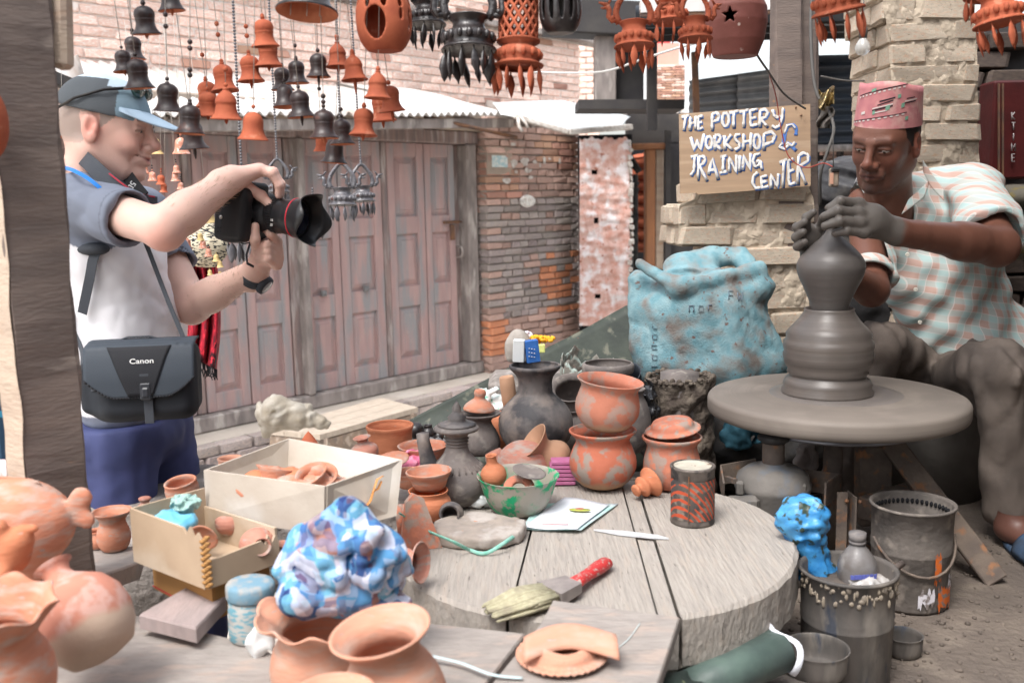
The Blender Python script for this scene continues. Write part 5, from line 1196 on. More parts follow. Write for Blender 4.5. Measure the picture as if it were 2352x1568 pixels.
labs=['domed red cup upside down in the white box','fluted orange dish tilted at the back of the white box','small pot with broad rim facing up at the right in the white box','shallow red dish leaning at the back right of the white box','round red lid at the back left in the white box','flat clay saucer near the front side of the white box','red lid poking up at the right side of the white box','clay knob in the left corner of the white box','thin-rimmed cup in the middle of the white box']
for i,(a,b2) in enumerate(spots):
 q=fW+(rW-fW)*(.28+.46*b2)+(lW-fW)*(.2+.62*(1-a));q.z=zf+.038
 pr=[inner([(.008,0),(.02,.004),(.026,.018),(.024,.026),(.03,.032)],.003),[(0,.03),(.014,.028),(.026,.014),(.030,0),(.026,0),(0,.022)],[(0,0),(.025,.001),(.034,.008),(.035,.012),(.022,.007),(0,.006)]][i % 3]
 pr=[(max(r_,0),z_) for r_,z_ in pr]
 MB().lathe(pr,28,TM(q,(crp.uniform(-25,35),crp.uniform(-30,30),0),1.15)).build('clay_cup',[m_terra,m_terra_or,m_terra_pink][i % 3],origin=q,label=labs[i],cat='cup',group='small clay pieces in the white box')
b=MB()
for i in range(58):
 a,b2=crp.random(),crp.random();q=fW+(rW-fW)*(.24+.52*b2)+(lW-fW)*(.18+.64*a);q.z=zf+crp.uniform(.01,.045);b.lathe([(0,0),(.024,.003),(.028,.014),(.02,.02),(0,.018)],14,TM(q,(crp.uniform(-40,40),crp.uniform(-40,40),0)))
b.build('clay_oddments',m_terra,kind='stuff')
fC=P(476,1351,1.30);lC=Z(313,1287,fC.z);rC=Z(640,1290,fC.z)
cb=thing('torn_carton','torn beige cardboard box holding clay pots and a blue plastic bag','box',fC)
hC=.085
def wallq(a,b2,m,name,zt0=0,zt1=0,torn=False,th=.004,n=20,zb0=0):
 t_=(b2-a).normalized();nn_=Vector((t_.y,-t_.x,0));r2=random.Random(8);V=[]
 tops=[hC+zt0+(zt1-zt0)*i/n+((r2.uniform(-.012,.006) if torn and i > n*.75 else 0)) for i in range(n+1)]
 for i in range(n+1):
  p=a+(b2-a)*i/n
  for o_ in (0,th): V += [p+nn_*o_+Vector((0,0,zb0)),p+nn_*o_+Vector((0,0,tops[i]))]
 F=[]
 for i in range(n): j=4*i;F += [(j,j+4,j+5,j+1),(j+2,j+3,j+7,j+6),(j+1,j+5,j+7,j+3),(j,j+2,j+6,j+4)]
 F += [(0,1,3,2),(4*n,4*n+2,4*n+3,4*n+1)]
 MB().add(V,F,False).build(name,m,cb)
bkC=lC+rC-fC
wallq(lC,fC,m_card,'side',0,-.004,True);wallq(lC,bkC,m_card,'side');wallq(bkC,rC,m_card,'side',-.03,-.03);wallq(fC,rC,m_card,'side',-.045,-.04,True)
MB().add([lC,fC,rC,bkC]+[v+Vector((0,0,.004)) for v in (lC,fC,rC,bkC)],[(3,2,1,0),(4,5,6,7),(0,1,5,4),(1,2,6,5),(2,3,7,6),(3,0,4,7)],False).build('bottom',m_card,cb)
b=MB();r2=random.Random(5)
for i in range(26): t0=i/26;q=fC+Vector((.002+.004*math.sin(i*2.1),-.002,.004+t0*.075));b.sphere(q,(.005,.003,.003),6,4)
b.build('torn_edge',m_card_pr,cb)
pc_=fC+Vector((0,.02,-.058));lc_=lC+Vector((.012,.03,0));lc_.z=pc_.z;rc_=rC+Vector((-.02,.02,0));rc_.z=pc_.z
cr2,_=obox('printed_carton','flat brown printed carton with a red line, under the torn cardboard box',pc_,lc_,rc_,.055,m_card_pr)
q=[lc_+(pc_-lc_)*t+Vector((0,-.0035,.006)) for t in (0,1)];MB().tube(q,.0012,4).build('red_line',mat('carton_red',(.45,.04,.04),bump=0),cr2)
for i,(a,c,g_) in enumerate((('n',0,[[(0,10),(0,0),(6,3),(6,10)]]),('e',9,[[(0,5),(6,5),(5,0),(0,1),(0,9),(6,10)]]),('s',18,[[(6,0),(0,2),(6,8),(0,10)]]),('s2',27,[[(6,0),(0,2),(6,8),(0,10)]]))):
 e=(rc_-pc_).normalized();letters(g_,lambda x,y: pc_+e*(.04+(c+x)*.0012)+Vector((e.y,-e.x,0))*.0045+Vector((0,0,.046-y*.0011)),.0006,m_iron,'letter',cr2)
cC=(fC+bkC)/2;labs=['round red lid standing on edge in the torn carton, beside the blue bag','dusty pink jar lying in the torn carton under the white box','red clay bowl showing behind the lid in the torn carton','reddish pot in shadow under the white box corner']
for i,(u,v,d,rot,pr) in enumerate(((467,1235,1.40,(-70,25,0),[(0,6),(20,5),(34,0),(36,3),(20,12),(0,14)]),(585,1250,1.42,(60,60,0),inner([(20,0),(40,15),(44,45),(34,70),(18,80),(22,90)],4)),(520,1225,1.46,(-50,10,0),inner([(14,0),(30,10),(36,26)],4)),(660,1275,1.44,(70,-20,0),inner([(18,0),(36,14),(38,40),(24,55)],4)))):
 pot('clay_piece',labs[i],'pot',u,v,pr,m_terra_pink if i else m_terra,d=d,rot=rot,group='clay pieces in the torn carton')
m_bluebag=mat('sky_blue_plastic',(.12,.42,.62),(.25,.55,.7),s=14,rough=.35,bump=.5,bs=40)
p=P(395,1200,1.42);crumple('blue_bag','knotted sky blue plastic bag in the torn carton','bag',(p.x-.045,p.y-.035,p.z-.025),(p.x+.045,p.y+.035,p.z+.02),m_bluebag,.003,.008,70,9)
p=P(425,1160,1.44);crumple('twine_knot','pale green tangle of twine on top of the sky blue bag','twine',(p.x-.022,p.y-.02,p.z-.012),(p.x+.022,p.y+.02,p.z+.014),mat('pale_green_twine',(.36,.52,.47),(.25,.4,.38),s=90,bump=.6),.0022,.012,160,4)
# --- jar with blue lid
t,M,k=pot('plastic_jar','grimy plastic jar with a blue screw lid beside the torn carton','jar',578,1462,[(0,0),(50,0),(54,5),(54,96),(48,104),(0,104)],mat('jar_label',(.42,.42,.40),(.14,.32,.39),s=26,lo=.50,hi=.55,c3=(.33,.30,.28),s3=8,bump=.2,stretch=(1,1,3)),z=TZ+.016,rot=(0,2,0),parts='body')
MB().lathe([(r*k,z*k) for r,z in ((0,104),(56,104),(58,108),(58,134),(54,140),(40,142),(0,142))],40,M,rf=None).build('lid',mat('dusty_blue_lid',(.16,.28,.36),(.34,.33,.31),s=20,lo=.45,hi=.6,bump=.3),t)
p=P(598,1470,1.22);crumple('plastic_scrap','pale plastic scrap leaning on the grimy jar','scrap',(p.x-.02,p.y-.012,p.z-.03),(p.x+.02,p.y+.012,p.z+.03),m_tin_white,.003,.008,70,12)
# --- checked cloth heap
p=P(780,1290,1.2)
cl=SDF((p.x-.12,p.y-.10,p.z-.09),(p.x+.12,p.y+.11,p.z+.12),.0028)
cx=lambda u,v,d=1.2: np.array(P(u,v,d))
def cloth_shape(s):
 s.ell(cx(775,1345),(.072,.05,.038),.02);s.ell(cx(800,1265,1.22),(.035,.035,.035),.02);s.ell(cx(870,1330,1.23),(.035,.03,.04),.02);s.ell(cx(690,1365,1.17),(.03,.03,.03),.02)
 r_=random.Random(14)
 for i in range(46):      # rolls and creases of the cloth
  a=r_.uniform(-2.9,.1);u,v=785+r_.gauss(0,62),1335-abs(r_.gauss(0,52));L1=r_.uniform(30,75);an=r_.uniform(-1.2,1.2)+(math.pi/2 if r_.random() < .45 else 0);d_=1.165+r_.uniform(-.01,.03)+abs(u-785)*.0002;bd=r_.uniform(-18,18)
  q=[cx(u+math.cos(an)*L1*t+math.sin(an)*bd*(1-4*t*t),v+math.sin(an)*L1*t*.8-math.cos(an)*bd*(1-4*t*t)-12*(1-4*t*t)*.5,d_-.012*(1-4*t*t)) for t in (-.5,-.17,.17,.5)]
  w_=r_.uniform(.006,.013)
  for j in range(3): s.cap(q[j],q[j+1],w_*(1,1.15,1)[j],w_*(1.15,1,.5)[j],.004)
 s.cap(cx(720,1230),cx(800,1190),.02,.024,.02);s.cap(cx(800,1190),cx(890,1250),.022,.02,.02);s.cap(cx(650,1310,1.18),cx(700,1240,1.2),.014,.02,.01);s.cap(cx(880,1370,1.2),cx(935,1385,1.2),.02,.008,.01)
cloth_shape(cl)
def folds(X,Y,Zz):
 w1=X*60+Y*35-Zz*45+3.0*nz(X,Y,Zz,18,31);w2=X*-40+Zz*70+Y*60+3*nz(X,Y,Zz,22,33)
 return -.006*(np.abs(nz(X,Y,Zz,40,31))-.32)-.003*(np.abs(nz(X,Y,Zz,85,35))-.3)
cl.warp(folds)
m_check=mat('checked_cloth',(.10,.28,.55),(.42,.46,.62),s=22,lo=.44,hi=.52,c3=(.02,.045,.17),s3=17,t3=.56,w3=.02,c4=(.38,.17,.14),s4=24,t4=.66,bs=300,bump=.1,rough=.9,detail=1)
CLOTH=sobj(cl,'checked_cloth',m_check,label='crumpled blue, white and brown checked cloth heaped in the frilled pot',cat='cloth',it=2)
# ================================================================== HANGING BELLS AND LAMPS
m_bell_r=mat('bell_terracotta',(.40,.105,.05),(.33,.08,.04),s=20,bs=90,bump=.2,bd=.002,c4=(.46,.17,.1),s4=18,t4=.66,rnd=.15)
m_bell_d=mat('bell_dark',(.045,.026,.024),(.028,.02,.02),s=16,bs=90,bump=.2,bd=.002,rough=.42,spec=.5,c4=(.10,.045,.035),s4=14,t4=.66,rnd=.2)
m_bell_in=mat('bell_inside',(.52,.19,.10),(.42,.14,.07),s=20,bump=.1)
m_string=mat('string',(.45,.42,.38),bump=0)
m_bell_p=mat('bell_pinkish',(.58,.27,.19),(.5,.2,.13),s=14,c3=(.66,.5,.45),s3=40,t3=.6,bump=.1)
m_bell_s=mat('bell_straw',(.66,.5,.24),(.56,.4,.18),s=30,bump=.2)
bell_prof=[(32,0),(32.5,1.5),(30,4),(25,9),(21.5,16),(20,24),(20.5,30),(21.5,32),(20.5,34),(22,38),(22.5,44),(20,52),(14,57.5),(6,60.5),(0,61)]
bell_prof2=[(32,0),(32.5,1.5),(28,5),(23,13),(21,24),(20,30),(22,34),(21,38),(19,44),(14,51),(8,56),(5,60),(0,61)]
bell_prof3=[(32,0),(32.5,1.5),(29,5),(24,13),(21.5,22),(21,32),(21,40),(18,49),(12,55),(5,58),(0,59)]
def make_bell(m,ins,clap=0,style=0,hang=True):
 u_=.0007*1.05;pr=[bell_prof,bell_prof2,bell_prof3][style]
 t=thing('clay_bell','x','bell')
 o=[pr[0]]
 for a,b2 in zip(pr,pr[1:]): o += [(a[0]*.75+b2[0]*.25,a[1]*.75+b2[1]*.25),(a[0]*.25+b2[0]*.75,a[1]*.25+b2[1]*.75)]
 o.append(pr[-1])
 MB().lathe([(a*u_,b2*u_) for a,b2 in o],28).build('bell_body',m,t)
 MB().lathe([(32*u_,0),(29.5*u_,.2*u_),(22*u_,9*u_),(18*u_,20*u_),(17*u_,45*u_),(0,52*u_)],28).build('bell_inside',ins,t)
 b=MB();
 if style == 1: b.lathe([(0,58*u_),(5*u_,59*u_),(7*u_,61*u_),(5*u_,63*u_),(0,63*u_)],12)
 b.sphere((0,0,69*u_),4.6*u_,10,7).build('bead',m,t)
 if clap: MB().lathe([(0,-clap*u_),(1.5*u_,-(clap-2)*u_),(4*u_,-.35*clap*u_),(3.6*u_,4*u_),(1.2*u_,30*u_),(0,30*u_)],10).build('clapper',m if clap > 14 else ins,t)
 return t
proto={}
def bell(u,vr,w,d,kind,label,clap=0,style=0,group='clay bells strung from the beam',tilt=True,beads=(),cord=True,seed=0):
 key=(kind,clap,style)
 if key not in proto:
  m,ins={'r': (m_bell_r,m_bell_r),'d': (m_bell_d,m_bell_in),'p': (m_bell_p,m_bell_p),'s': (m_bell_s,m_bell_s)}[kind];proto[key]=t=make_bell(m,ins,clap,style)
 else: t=copy_tree(proto[key])
 for c in t.children:
  if c.name.startswith(('cord','knot')): bpy.data.objects.remove(c)
 p=P(u,vr,d);t.location=p;sc=(w*d/FPX)/(64*.0007*1.05);t.scale=(sc,sc,sc);r2=random.Random(int(u*7+vr));
 if tilt: t.rotation_euler=(R(r2.uniform(-6,4)),R(r2.uniform(-5,5)),r2.uniform(0,6))
 props(t,label,'bell',group)
 if cord:
  h=62*.0007*1.05
  zt=(BEAMZ-p.z)/sc;me=MB().tube([(0,0,h),(0,0,zt)],.0007/sc,5).mesh('cord');o=link('cord',me,m_string,t)
  for v in beads:
   zb=(P(u,v,d).z-p.z)/sc;o=link('knot_bead',MB().sphere((0,0,zb),.0042,8,6).mesh('knot_bead'),m_bell_r if kind == 'r' else m_bell_d,t)
 return t
B_=[
 (337,80,64,1.62,'d','dark bell at the upper left, second from the post along the top row',10,0,(33,8)),(395,26,58,1.66,'d','dark bell cut by the top edge, nearest the post',12,2,()),
 (308,137,52,1.72,'d','dark bell mostly hidden behind two others above the cap',0,0,(70,)),(287,166,50,1.6,'d','dark bell just left of the cap crown',12,0,()),
 (321,204,68,1.6,'d','dark bell with orange mouth touching the cap crown',0,0,()),(386,257,66,1.6,'d','dark bell in front of the cap peak',0,0,(193,62,35)),(436,308,68,1.58,'d','dark bell at eye level right of the cap peak',0,0,(110,95,160,172,238)),(447,343,66,1.7,'d','dark bell nested under another right of the man\'s eyes',22,0,()),
 (610,108,62,1.62,'r','terracotta bell highest in the group, stacked on another',0,0,(40,)),(618,153,62,1.7,'r','terracotta bell directly under the highest red bell',12,0,()),(577,188,60,1.7,'r','terracotta bell left below the stacked pair',18,0,(127,82,60)),
 (517,210,62,1.72,'r','terracotta bell with a pale string crossing it, upper left of the red group',0,0,(145,78,52)),(480,245,58,1.78,'r','terracotta bell hidden behind the leftmost red one',0,0,(183,125)),(478,268,56,1.62,'r','leftmost terracotta bell of the red group',10,0,()),
 (520,275,70,1.58,'r','broad terracotta bell with a stepped top, above the man\'s forearm',10,1,(160,)),(581,322,68,1.58,'r','lowest terracotta bell, straight above the man\'s hand',0,2,()),
 (650,208,52,1.76,'d','dark bell behind others, left of the middle dark cluster',0,0,(150,)),(656,247,55,1.64,'d','dark bell in the left of the middle cluster',0,2,()),(683,192,52,1.72,'d','dark shiny bell between two clusters, second row',8,0,(137,105)),
 (732,178,54,1.66,'d','small dark bell with long clapper at the top of the middle cluster',24,0,(116,204)),(777,155,56,1.68,'r','pale terracotta bell right of the small dark bell',18,1,(137,84)),(815,185,60,1.6,'r','terracotta bell with a very long clapper',32,1,(120,)),
 (867,227,62,1.58,'r','terracotta bell at the right end of the red row',0,1,(158,)),(901,257,60,1.66,'r','terracotta bell overlapping the right-end bell from behind',26,0,(190,)),(880,279,62,1.76,'r','terracotta bell lowest at the right end, under two others',16,0,()),
 (834,312,64,1.6,'r','rosy terracotta bell hanging above the dragon lamp',12,0,(243,)),(693,270,62,1.6,'d','tilted dark bell with a clapper, above the camera',20,0,(210,)),(745,318,66,1.58,'d','big dark bell left of the rosy one',12,0,(254,221,234)),
 (787,332,58,1.66,'d','dark glossy bell between the big dark and the rosy bell',0,0,(275,251)),(767,375,60,1.7,'d','lowest dark bell with a pale sheen, above the dragon lamp',0,2,()),(740,348,40,1.8,'r','small pink bell behind the big dark bell',0,2,())]
for i,(u,v,w_,d,kd,lab,cl_,st,bd) in enumerate(B_): bell(u,v,w_,d,kd,lab,cl_,st,beads=bd)
bell(143,315,52,3.0,'d','dark bell with spire seen between the post and the man\'s ear',0,1,beads=(250,243,236),group='chimes hanging by the shutters')
# large dark bell with several cords inside
t=thing('large_bell','large dark bell with orange inside, cut by the top edge','bell',P(705,40,1.55));k=1.55/FPX;M=TM(P(705,30,1.55),(-9,4,0))
MB().lathe([(r*k,z*k) for r,z in ((68,0),(69,3),(66,7),(56,14),(50,24),(47,40),(44,60),(46,80),(40,96),(20,110),(0,114))],48,M).build('bell_body',m_blackclay,t)
MB().lathe([(r*k,z*k) for r,z in ((68,0),(62,1),(50,10),(44,22),(40,60),(0,90))],48,M).build('bell_inside',m_bell_in,t)
b=MB()
for x in (-34,2,30): b.tube([M @ Vector((x*k,-8*k,20*k)),M @ Vector((x*k,-10*k,-10*k))],.0008,4)
b.build('inner_cords',m_string,t);MB().tube([M @ Vector((0,0,112*k)),Vector((M.translation.x,M.translation.y,BEAMZ))],.001,5).build('cord',m_string,t)

def leafpen(b,M,L_=50,W_=9,u_=1.0):
 pr=[(0,0),(2,-1),(2.2,-6),(5,-12),(W_,-24),(W_*.9,-30),(W_*.45,-L_+8),(0,-L_)]
 b.lathe([(r*u_,z*u_) for r,z in pr[::-1]],10,M,0,1,.45,rf=lambda r,z,a: (r*(1+.22*math.cos(3*z/u_*.55)*abs(math.cos(a))),z))
def make_lamp(m,npen=9,arch=True,seed=1,bands=26):
 u_=.001;t=thing('dragon_lamp','x','lamp');r2=random.Random(seed)
 prof=[(0,6),(30,5),(44,1),(46,0),(46.5,2),(44,5),(38,8),(40,14),(42,21),(40,28),(34,32),(29,34),(26,42),(27,48),(33,54),(34,56),(31,55),(24,48),(20,40),(0,38)]
 MB().lathe([(r*u_,z*u_) for r,z in prof],40).build('lamp_bowl',m,t)
 b=MB()
 for i in range(16): a=2*math.pi*i/16;b.sphere((41*u_*math.cos(a),41*u_*math.sin(a),21*u_),(5.5*u_,5.5*u_,8*u_),8,6)
 b.build('lotus_petals',m,t,kind='stuff')
 for i in range(npen):
  a=2*math.pi*(i+.3)/npen+r2.uniform(-.08,.08);pb=MB();leafpen(pb,TM((40*u_*math.cos(a),40*u_*math.sin(a),0),(r2.uniform(-8,8),r2.uniform(-9,9),r2.uniform(0,90))),48+r2.uniform(-4,6),8.5+r2.uniform(-1,1.5),u_)
  pb.build('leaf_pendant',m,t)
 if arch:
  for sg in (-1,1):
   b=MB();pts=[(33,54),(40,64),(41,78),(35,96),(24,112),(12,126),(3,134)]
   b.tube([(sg*x*u_,0,z*u_) for x,z in pts],[8*u_,8.5*u_,7.5*u_,7*u_,6.5*u_,6*u_,5*u_],10)
   for i in range(11): f=i/10;j=min(int(f*6),5);g_=f*6-j;x=pts[j][0]*(1-g_)+pts[j+1][0]*g_;z=pts[j][1]*(1-g_)+pts[j+1][1]*g_;b.sphere((sg*(x+4)*u_,0,z*u_),(3.2*u_,3*u_,3.2*u_),6,4);b.sphere((sg*(x)*u_,-6*u_,z*u_),(2.6*u_,3*u_,2.6*u_),6,4)
   b.build('arch',m,t)
   b=MB();b.tube([(sg*38*u_,-2*u_,60*u_),(sg*50*u_,-2*u_,58*u_),(sg*58*u_,-2*u_,68*u_),(sg*56*u_,-2*u_,82*u_),(sg*62*u_,-2*u_,92*u_)],[5*u_,6*u_,6.5*u_,6*u_,6.5*u_],9)
   b.tube([(sg*60*u_,-2*u_,92*u_),(sg*70*u_,-2*u_,96*u_),(sg*80*u_,-2*u_,99*u_)],[6.5*u_,4*u_,2*u_],8);b.tube([(sg*60*u_,-2*u_,89*u_),(sg*70*u_,-2*u_,86*u_),(sg*76*u_,-2*u_,87*u_)],[4.5*u_,3*u_,1.4*u_],8)
   b.tube([(sg*58*u_,-2*u_,96*u_),(sg*52*u_,-2*u_,106*u_),(sg*46*u_,-2*u_,108*u_)],[3.5*u_,2.5*u_,1*u_],7);b.sphere((sg*64*u_,-7*u_,96*u_),2*u_,6,5)
   b.sphere((sg*50*u_,-6*u_,64*u_),(5*u_,5*u_,5*u_),7,5);b.build('dragon',m,t)
  MB().lathe([(0,126*u_),(7*u_,128*u_),(8*u_,134*u_),(4*u_,138*u_),(6*u_,143*u_),(3*u_,150*u_),(0,156*u_)],12).build('finial',m,t)
 return t
lproto={}
m_bgrey=mat('bell_grey_gloss',(.07,.068,.075),(.13,.125,.135),s=20,rough=.3,spec=.6,bump=.4,bs=70,c4=(.12,.05,.04),s4=18,t4=.68)
def lamp(u,vp,w_,d,kd,label,tilt=(0,0),rz=0,chain=True,topz=None,npen=9,arch=True,group='clay lamps hung with leaf pendants'):
 key=(kd,npen,arch)
 if key not in lproto: lproto[key]=t=make_lamp({'r': m_bell_r,'d': m_blackclay,'g': m_bgrey}[kd],npen,arch)
 else:
  t=copy_tree(lproto[key])
  for c in list(t.children):
   if c.name.startswith('chain'): bpy.data.objects.remove(c)
 p=P(u,vp,d);sc=w_*d/FPX/.093;t.location=p;t.scale=(sc,)*3;t.rotation_euler=(R(tilt[0]),R(tilt[1]),R(rz));props(t,label,'lamp',group)
 top=(topz or BEAMZ)-p.z;z0=.155 if arch else .056;z=z0;cb_=MB()
 if kd == 'g':
  while z*sc < top: cb_.sphere((0,0,z),.0048/sc*1.0,6,4);z += .0095/sc
 else: cb_.tube([(0,0,z0),(0,0,top/sc)],.001/sc,5)
 link('chain',cb_.mesh('chain'),{'r': m_string,'d': m_string,'g': m_bgrey}[kd],t,kind='stuff' if kd == 'g' else None)
 return t
lamp(1457,109,91,1.75,'r','terracotta dragon lamp left of the star-cut pot, hanging lowest',(-6,0),8)
lamp(1541,52,80,1.9,'r','terracotta lamp squeezed between two lower dragon lamps',(-3,5),60)
lamp(1597,92,78,1.8,'r','terracotta dragon lamp overlapping the star-cut pot',(-5,2),20)
lamp(1926,30,116,1.75,'r','terracotta lamp with long leaves in front of the middle post top',(-4,-11),40,npen=10)
lamp(2296,56,112,1.7,'r','terracotta lamp at the upper right corner, lower of two',(-8,-6),15)
lamp(2262,-2,90,1.8,'r','terracotta lamp whose leaves just enter the upper right corner',(0,6),50,npen=10)
lamp(1077,118,124,1.6,'d','black dragon lamp with many leaves left of the lattice lantern',(-7,1),4,npen=12)
lamp(981,60,86,1.7,'d','black lamp behind the pierced red lantern',(-6,3),35,npen=10)
lamp(787,472,66,3.3,'g','grey-black dragon lamp on a bead chain before the shutters',(-4,0),0,topz=2.35)
lamp(834,463,58,3.5,'g','smaller grey-black dragon lamp on the right bead chain',(-4,0),25,topz=2.4)
lamp(640,442,52,3.4,'g','grey-black dragon lamp half hidden by the man\'s hand',(-4,0),10,topz=2.35)
lamp(563,553,88,3.0,'g','dark lamp hanging behind the camera grip',(-3,0),5,topz=2.35,npen=10)
lamp(722,525,46,3.4,'g','small dark lamp peeping out under the camera lens',(0,0),5,topz=1.6,arch=False)
# lattice lantern: helical strips leave diamond holes
t=thing('lattice_lantern','tall terracotta lantern with diamond lattice holes and leaf pendants','lamp',P(1188,155,1.62));k=1.62/FPX;M=TM(P(1190,155,1.62),(-6,1.5,0))
MB().lathe([(r*k,z*k) for r,z in ((44,0),(56,1),(57,4),(48,8),(44,12),(50,20),(52,28),(46,38),(36,44),(36,48),(48,54),(49,58),(44,60),(43,60),(42,56),(30,46),(40,10),(0,6))],48,M).build('lantern_base',m_bell_r,t)
for sg,nm in ((1,'lattice_strip'),(-1,'lattice_strip')):
 for i in range(14):
  V=[];F=[];n=14
  for j in range(n+1):
   a=2*math.pi*i/14+sg*j/n*1.35;z=60+92*j/n
   for (da,rr_) in ((-.085,45),(.085,45),(.085,40),(-.085,40)): V.append(M @ Vector((rr_*k*math.cos(a+da),rr_*k*math.sin(a+da),z*k)))
  F=[(4*j+q,4*j+(q+1) % 4,4*j+4+(q+1) % 4,4*j+4+q) for j in range(n) for q in range(4)];b=MB().add(V,F,True);b.build(nm,m_bell_r,t)
MB().lathe([(r*k,z*k) for r,z in ((40,148),(46,150),(52,156),(53,160),(47,162),(44,200),(20,220),(0,222),(0,218),(38,198),(40,148))],40,M).build('lantern_top',m_bell_r,t)
b=MB()
for i in range(14): a=2*math.pi*i/14;b.sphere(M @ Vector((50*k*math.cos(a),50*k*math.sin(a),26*k)),(6*k,6*k,9*k),8,6)
b.build('lotus_petals',m_bell_r,t,kind='stuff')
for i in range(11):
 a=2*math.pi*i/11+.2;pb=MB();leafpen(pb,M @ TM((49*k*math.cos(a),49*k*math.sin(a),0),(random.uniform(-8,8),random.uniform(-8,8),random.uniform(0,90))),60,9,k);pb.build('leaf_pendant',m_bell_r,t)
MB().tube([M @ Vector((0,0,220*k)),Vector((M.translation.x,M.translation.y,BEAMZ))],.001,5).build('cord',m_string,t)
# pierced round lanterns, cut as solids
def pierced(name,label,u,v,w_,h_,d,m,holes,th=.004,hh=.0019,flatb=True,open_bottom=False,neck=None):
 c=np.array(P(u,v,d));rx,rz=w_*d/FPX/2,h_*d/FPX/2
 s=SDF(c-np.array((rx,rx,rz))-.012,c+np.array((rx,rx,rz))+.012,hh)
 def f(X,Y,Zz):
  x,y,z=X-c[0],Y-c[1],Zz-c[2];q=np.sqrt(x*x+y*y)
  e=np.sqrt((q/rx)**2.3+(np.abs(z)/rz)**2.3+1e-9);dd=(e-1)*min(rx,rz);dd=np.maximum(dd,-(z+rz*.86)) if flatb else dd
  o=np.maximum(dd,-(dd+th))
  if open_bottom: o=np.maximum(o,-(z+rz*.8))
  ang=np.arctan2(x,-y)
  for hf in holes: o=np.maximum(o,-hf(ang*rx,z,y,x))
  return o
 s.put(f,c-np.array((rx,rx,rz))-.01,c+np.array((rx,rx,rz))+.01,.0005)
 return sobj(s,name,m,label=label,cat='lamp',it=1),c
ellh=lambda ax_,az,ra,rz_: (lambda A,Z_,y,x: (np.sqrt(((A-ax_)/ra)**2+((Z_-az)/rz_)**2)-1)*min(ra,rz_))
k=1.6/FPX
hol=[ellh(-14*k,-14*k,25*k,34*k)]+[ellh((i-3)*30*k*1.35+8*k,30*k,6*k,12*k) for i in range(9)]+[ellh((i-3)*36*k*1.2-4*k,-18*k,6*k,16*k) for i in (0,1,5,6,7,8,9)]+[ellh((i-3)*36*k-4*k,52*k,7*k,7*k) for i in range(9)]+[ellh(48*k+i*30*k,4*k,5*k,12*k) for i in range(8)]
pierced('pierced_lantern','round pierced terracotta lantern with an oval opening, below the top edge',882,45,124,160,1.6,m_bell_r,hol)
hol=[ellh((i-4)*24*k,6*k,5*k,34*k) for i in range(9)]
pierced('pierced_jar','black jar lantern with tall slits right of the lattice lantern',1287,20,95,125,1.62,m_blackclay,hol)
def star(A,Z_,cx,cz,R0):
 a=np.arctan2(A-cx,Z_-cz);r=np.sqrt((A-cx)**2+(Z_-cz)**2);a=np.abs(((a+math.pi/5) % (2*math.pi/5))-math.pi/5)
 p0=(0,R0);p1=(R0*.4*math.sin(math.pi/5),R0*.4*math.cos(math.pi/5));X2,Y2=r*np.sin(a),r*np.cos(a)
 ex,ey=p1[0]-p0[0],p1[1]-p0[1];L_=math.hypot(ex,ey);return ((X2-p0[0])*(-ey)+(Y2-p0[1])*ex)/L_
kI=2.05/FPX
c=np.array(P(1690,52,2.05));rx=69*kI
def ip(z): return np.interp(z/kI,[-75,-72,-40,0,30,55,72,80,95],[47,49,62,69,67,55,40,32,34])*kI
s=SDF(c-.08,c+np.array((.08,.08,.095)),.0018)
def fI(X,Y,Zz):
 x,y,z=X-c[0],Y-c[1],Zz-c[2];q=np.sqrt(x*x+y*y);dd=np.maximum((q-ip(z))*.85,np.maximum(-(z+74*kI),z-95*kI));o=np.maximum(dd,-(dd+.0045));A=np.arctan2(x,-y)*rx
 st=star(A,z,-29*kI,6*kI,20*kI);return np.maximum(o,-np.where(y < 0,st,.05))
s.put(fI,c-.078,c+np.array((.078,.078,.093)),.0005)
sobj(s,'star_pot',mat('star_pot_clay',(.24,.085,.07),(.2,.07,.055),s=12,c4=(.6,.5,.45),s4=26,t4=.71,bump=.2,rough=.6),label='big dusky red pot with a star-shaped hole hanging beside the middle post',cat='pot',it=1)
# chimes by the shutters
chg='chimes hanging by the shutters'
for (u,v,w_,kd,lab) in ((355,354,40,'s','pale chime cap right of the man\'s nose'),(417,354,40,'p','pink chime cap below the nested dark bell'),(333,399,22,'p','small pale chime bell just right of the man\'s chin'),(351,416,23,'p','small chime bell on the second string from the chin'),(370,424,23,'r','small orange chime bell on the third string from the chin'),(376,442,20,'r','lowest small chime bell above the man\'s forearm'),(406,398,20,'p','upper small pink bell of the right chime'),(403,416,21,'p','middle small pink bell of the right chime'),(415,436,19,'p','lowest small pink bell of the right chime'),
 (479,511,40,'s','straw-yellow bell above the print-covered ball'),(461,552,18,'s','top small brass-coloured bell on the print-covered ball'),(466,570,20,'p','second small bell down on the print-covered ball'),(479,589,20,'p','third small bell down on the print-covered ball'),(497,601,19,'s','fourth small bell on the right of the print-covered ball'),(506,614,17,'s','small bell at the lower right of the print-covered ball'),(428,607,40,'p','pink layered bell left of the print-covered ball'),(483,632,14,'s','tiny brass bell under the print-covered ball'),(505,634,12,'s','tiniest brass bell under the print-covered ball')):
 dd_=2.9 if v < 450 else 3.0
 bell(u,v,w_,dd_,kd,lab,0,2 if kd != 'r' else 0,group=chg,beads=(v-w_*1.3,v-w_*1.55),cord=v < 450 or v == 511)
t=thing('square_lantern','little open square clay lantern on the pink layered bell','lantern',P(424,560,3.0));k=3.0/FPX;c=P(425,560,3.0)
b=MB()
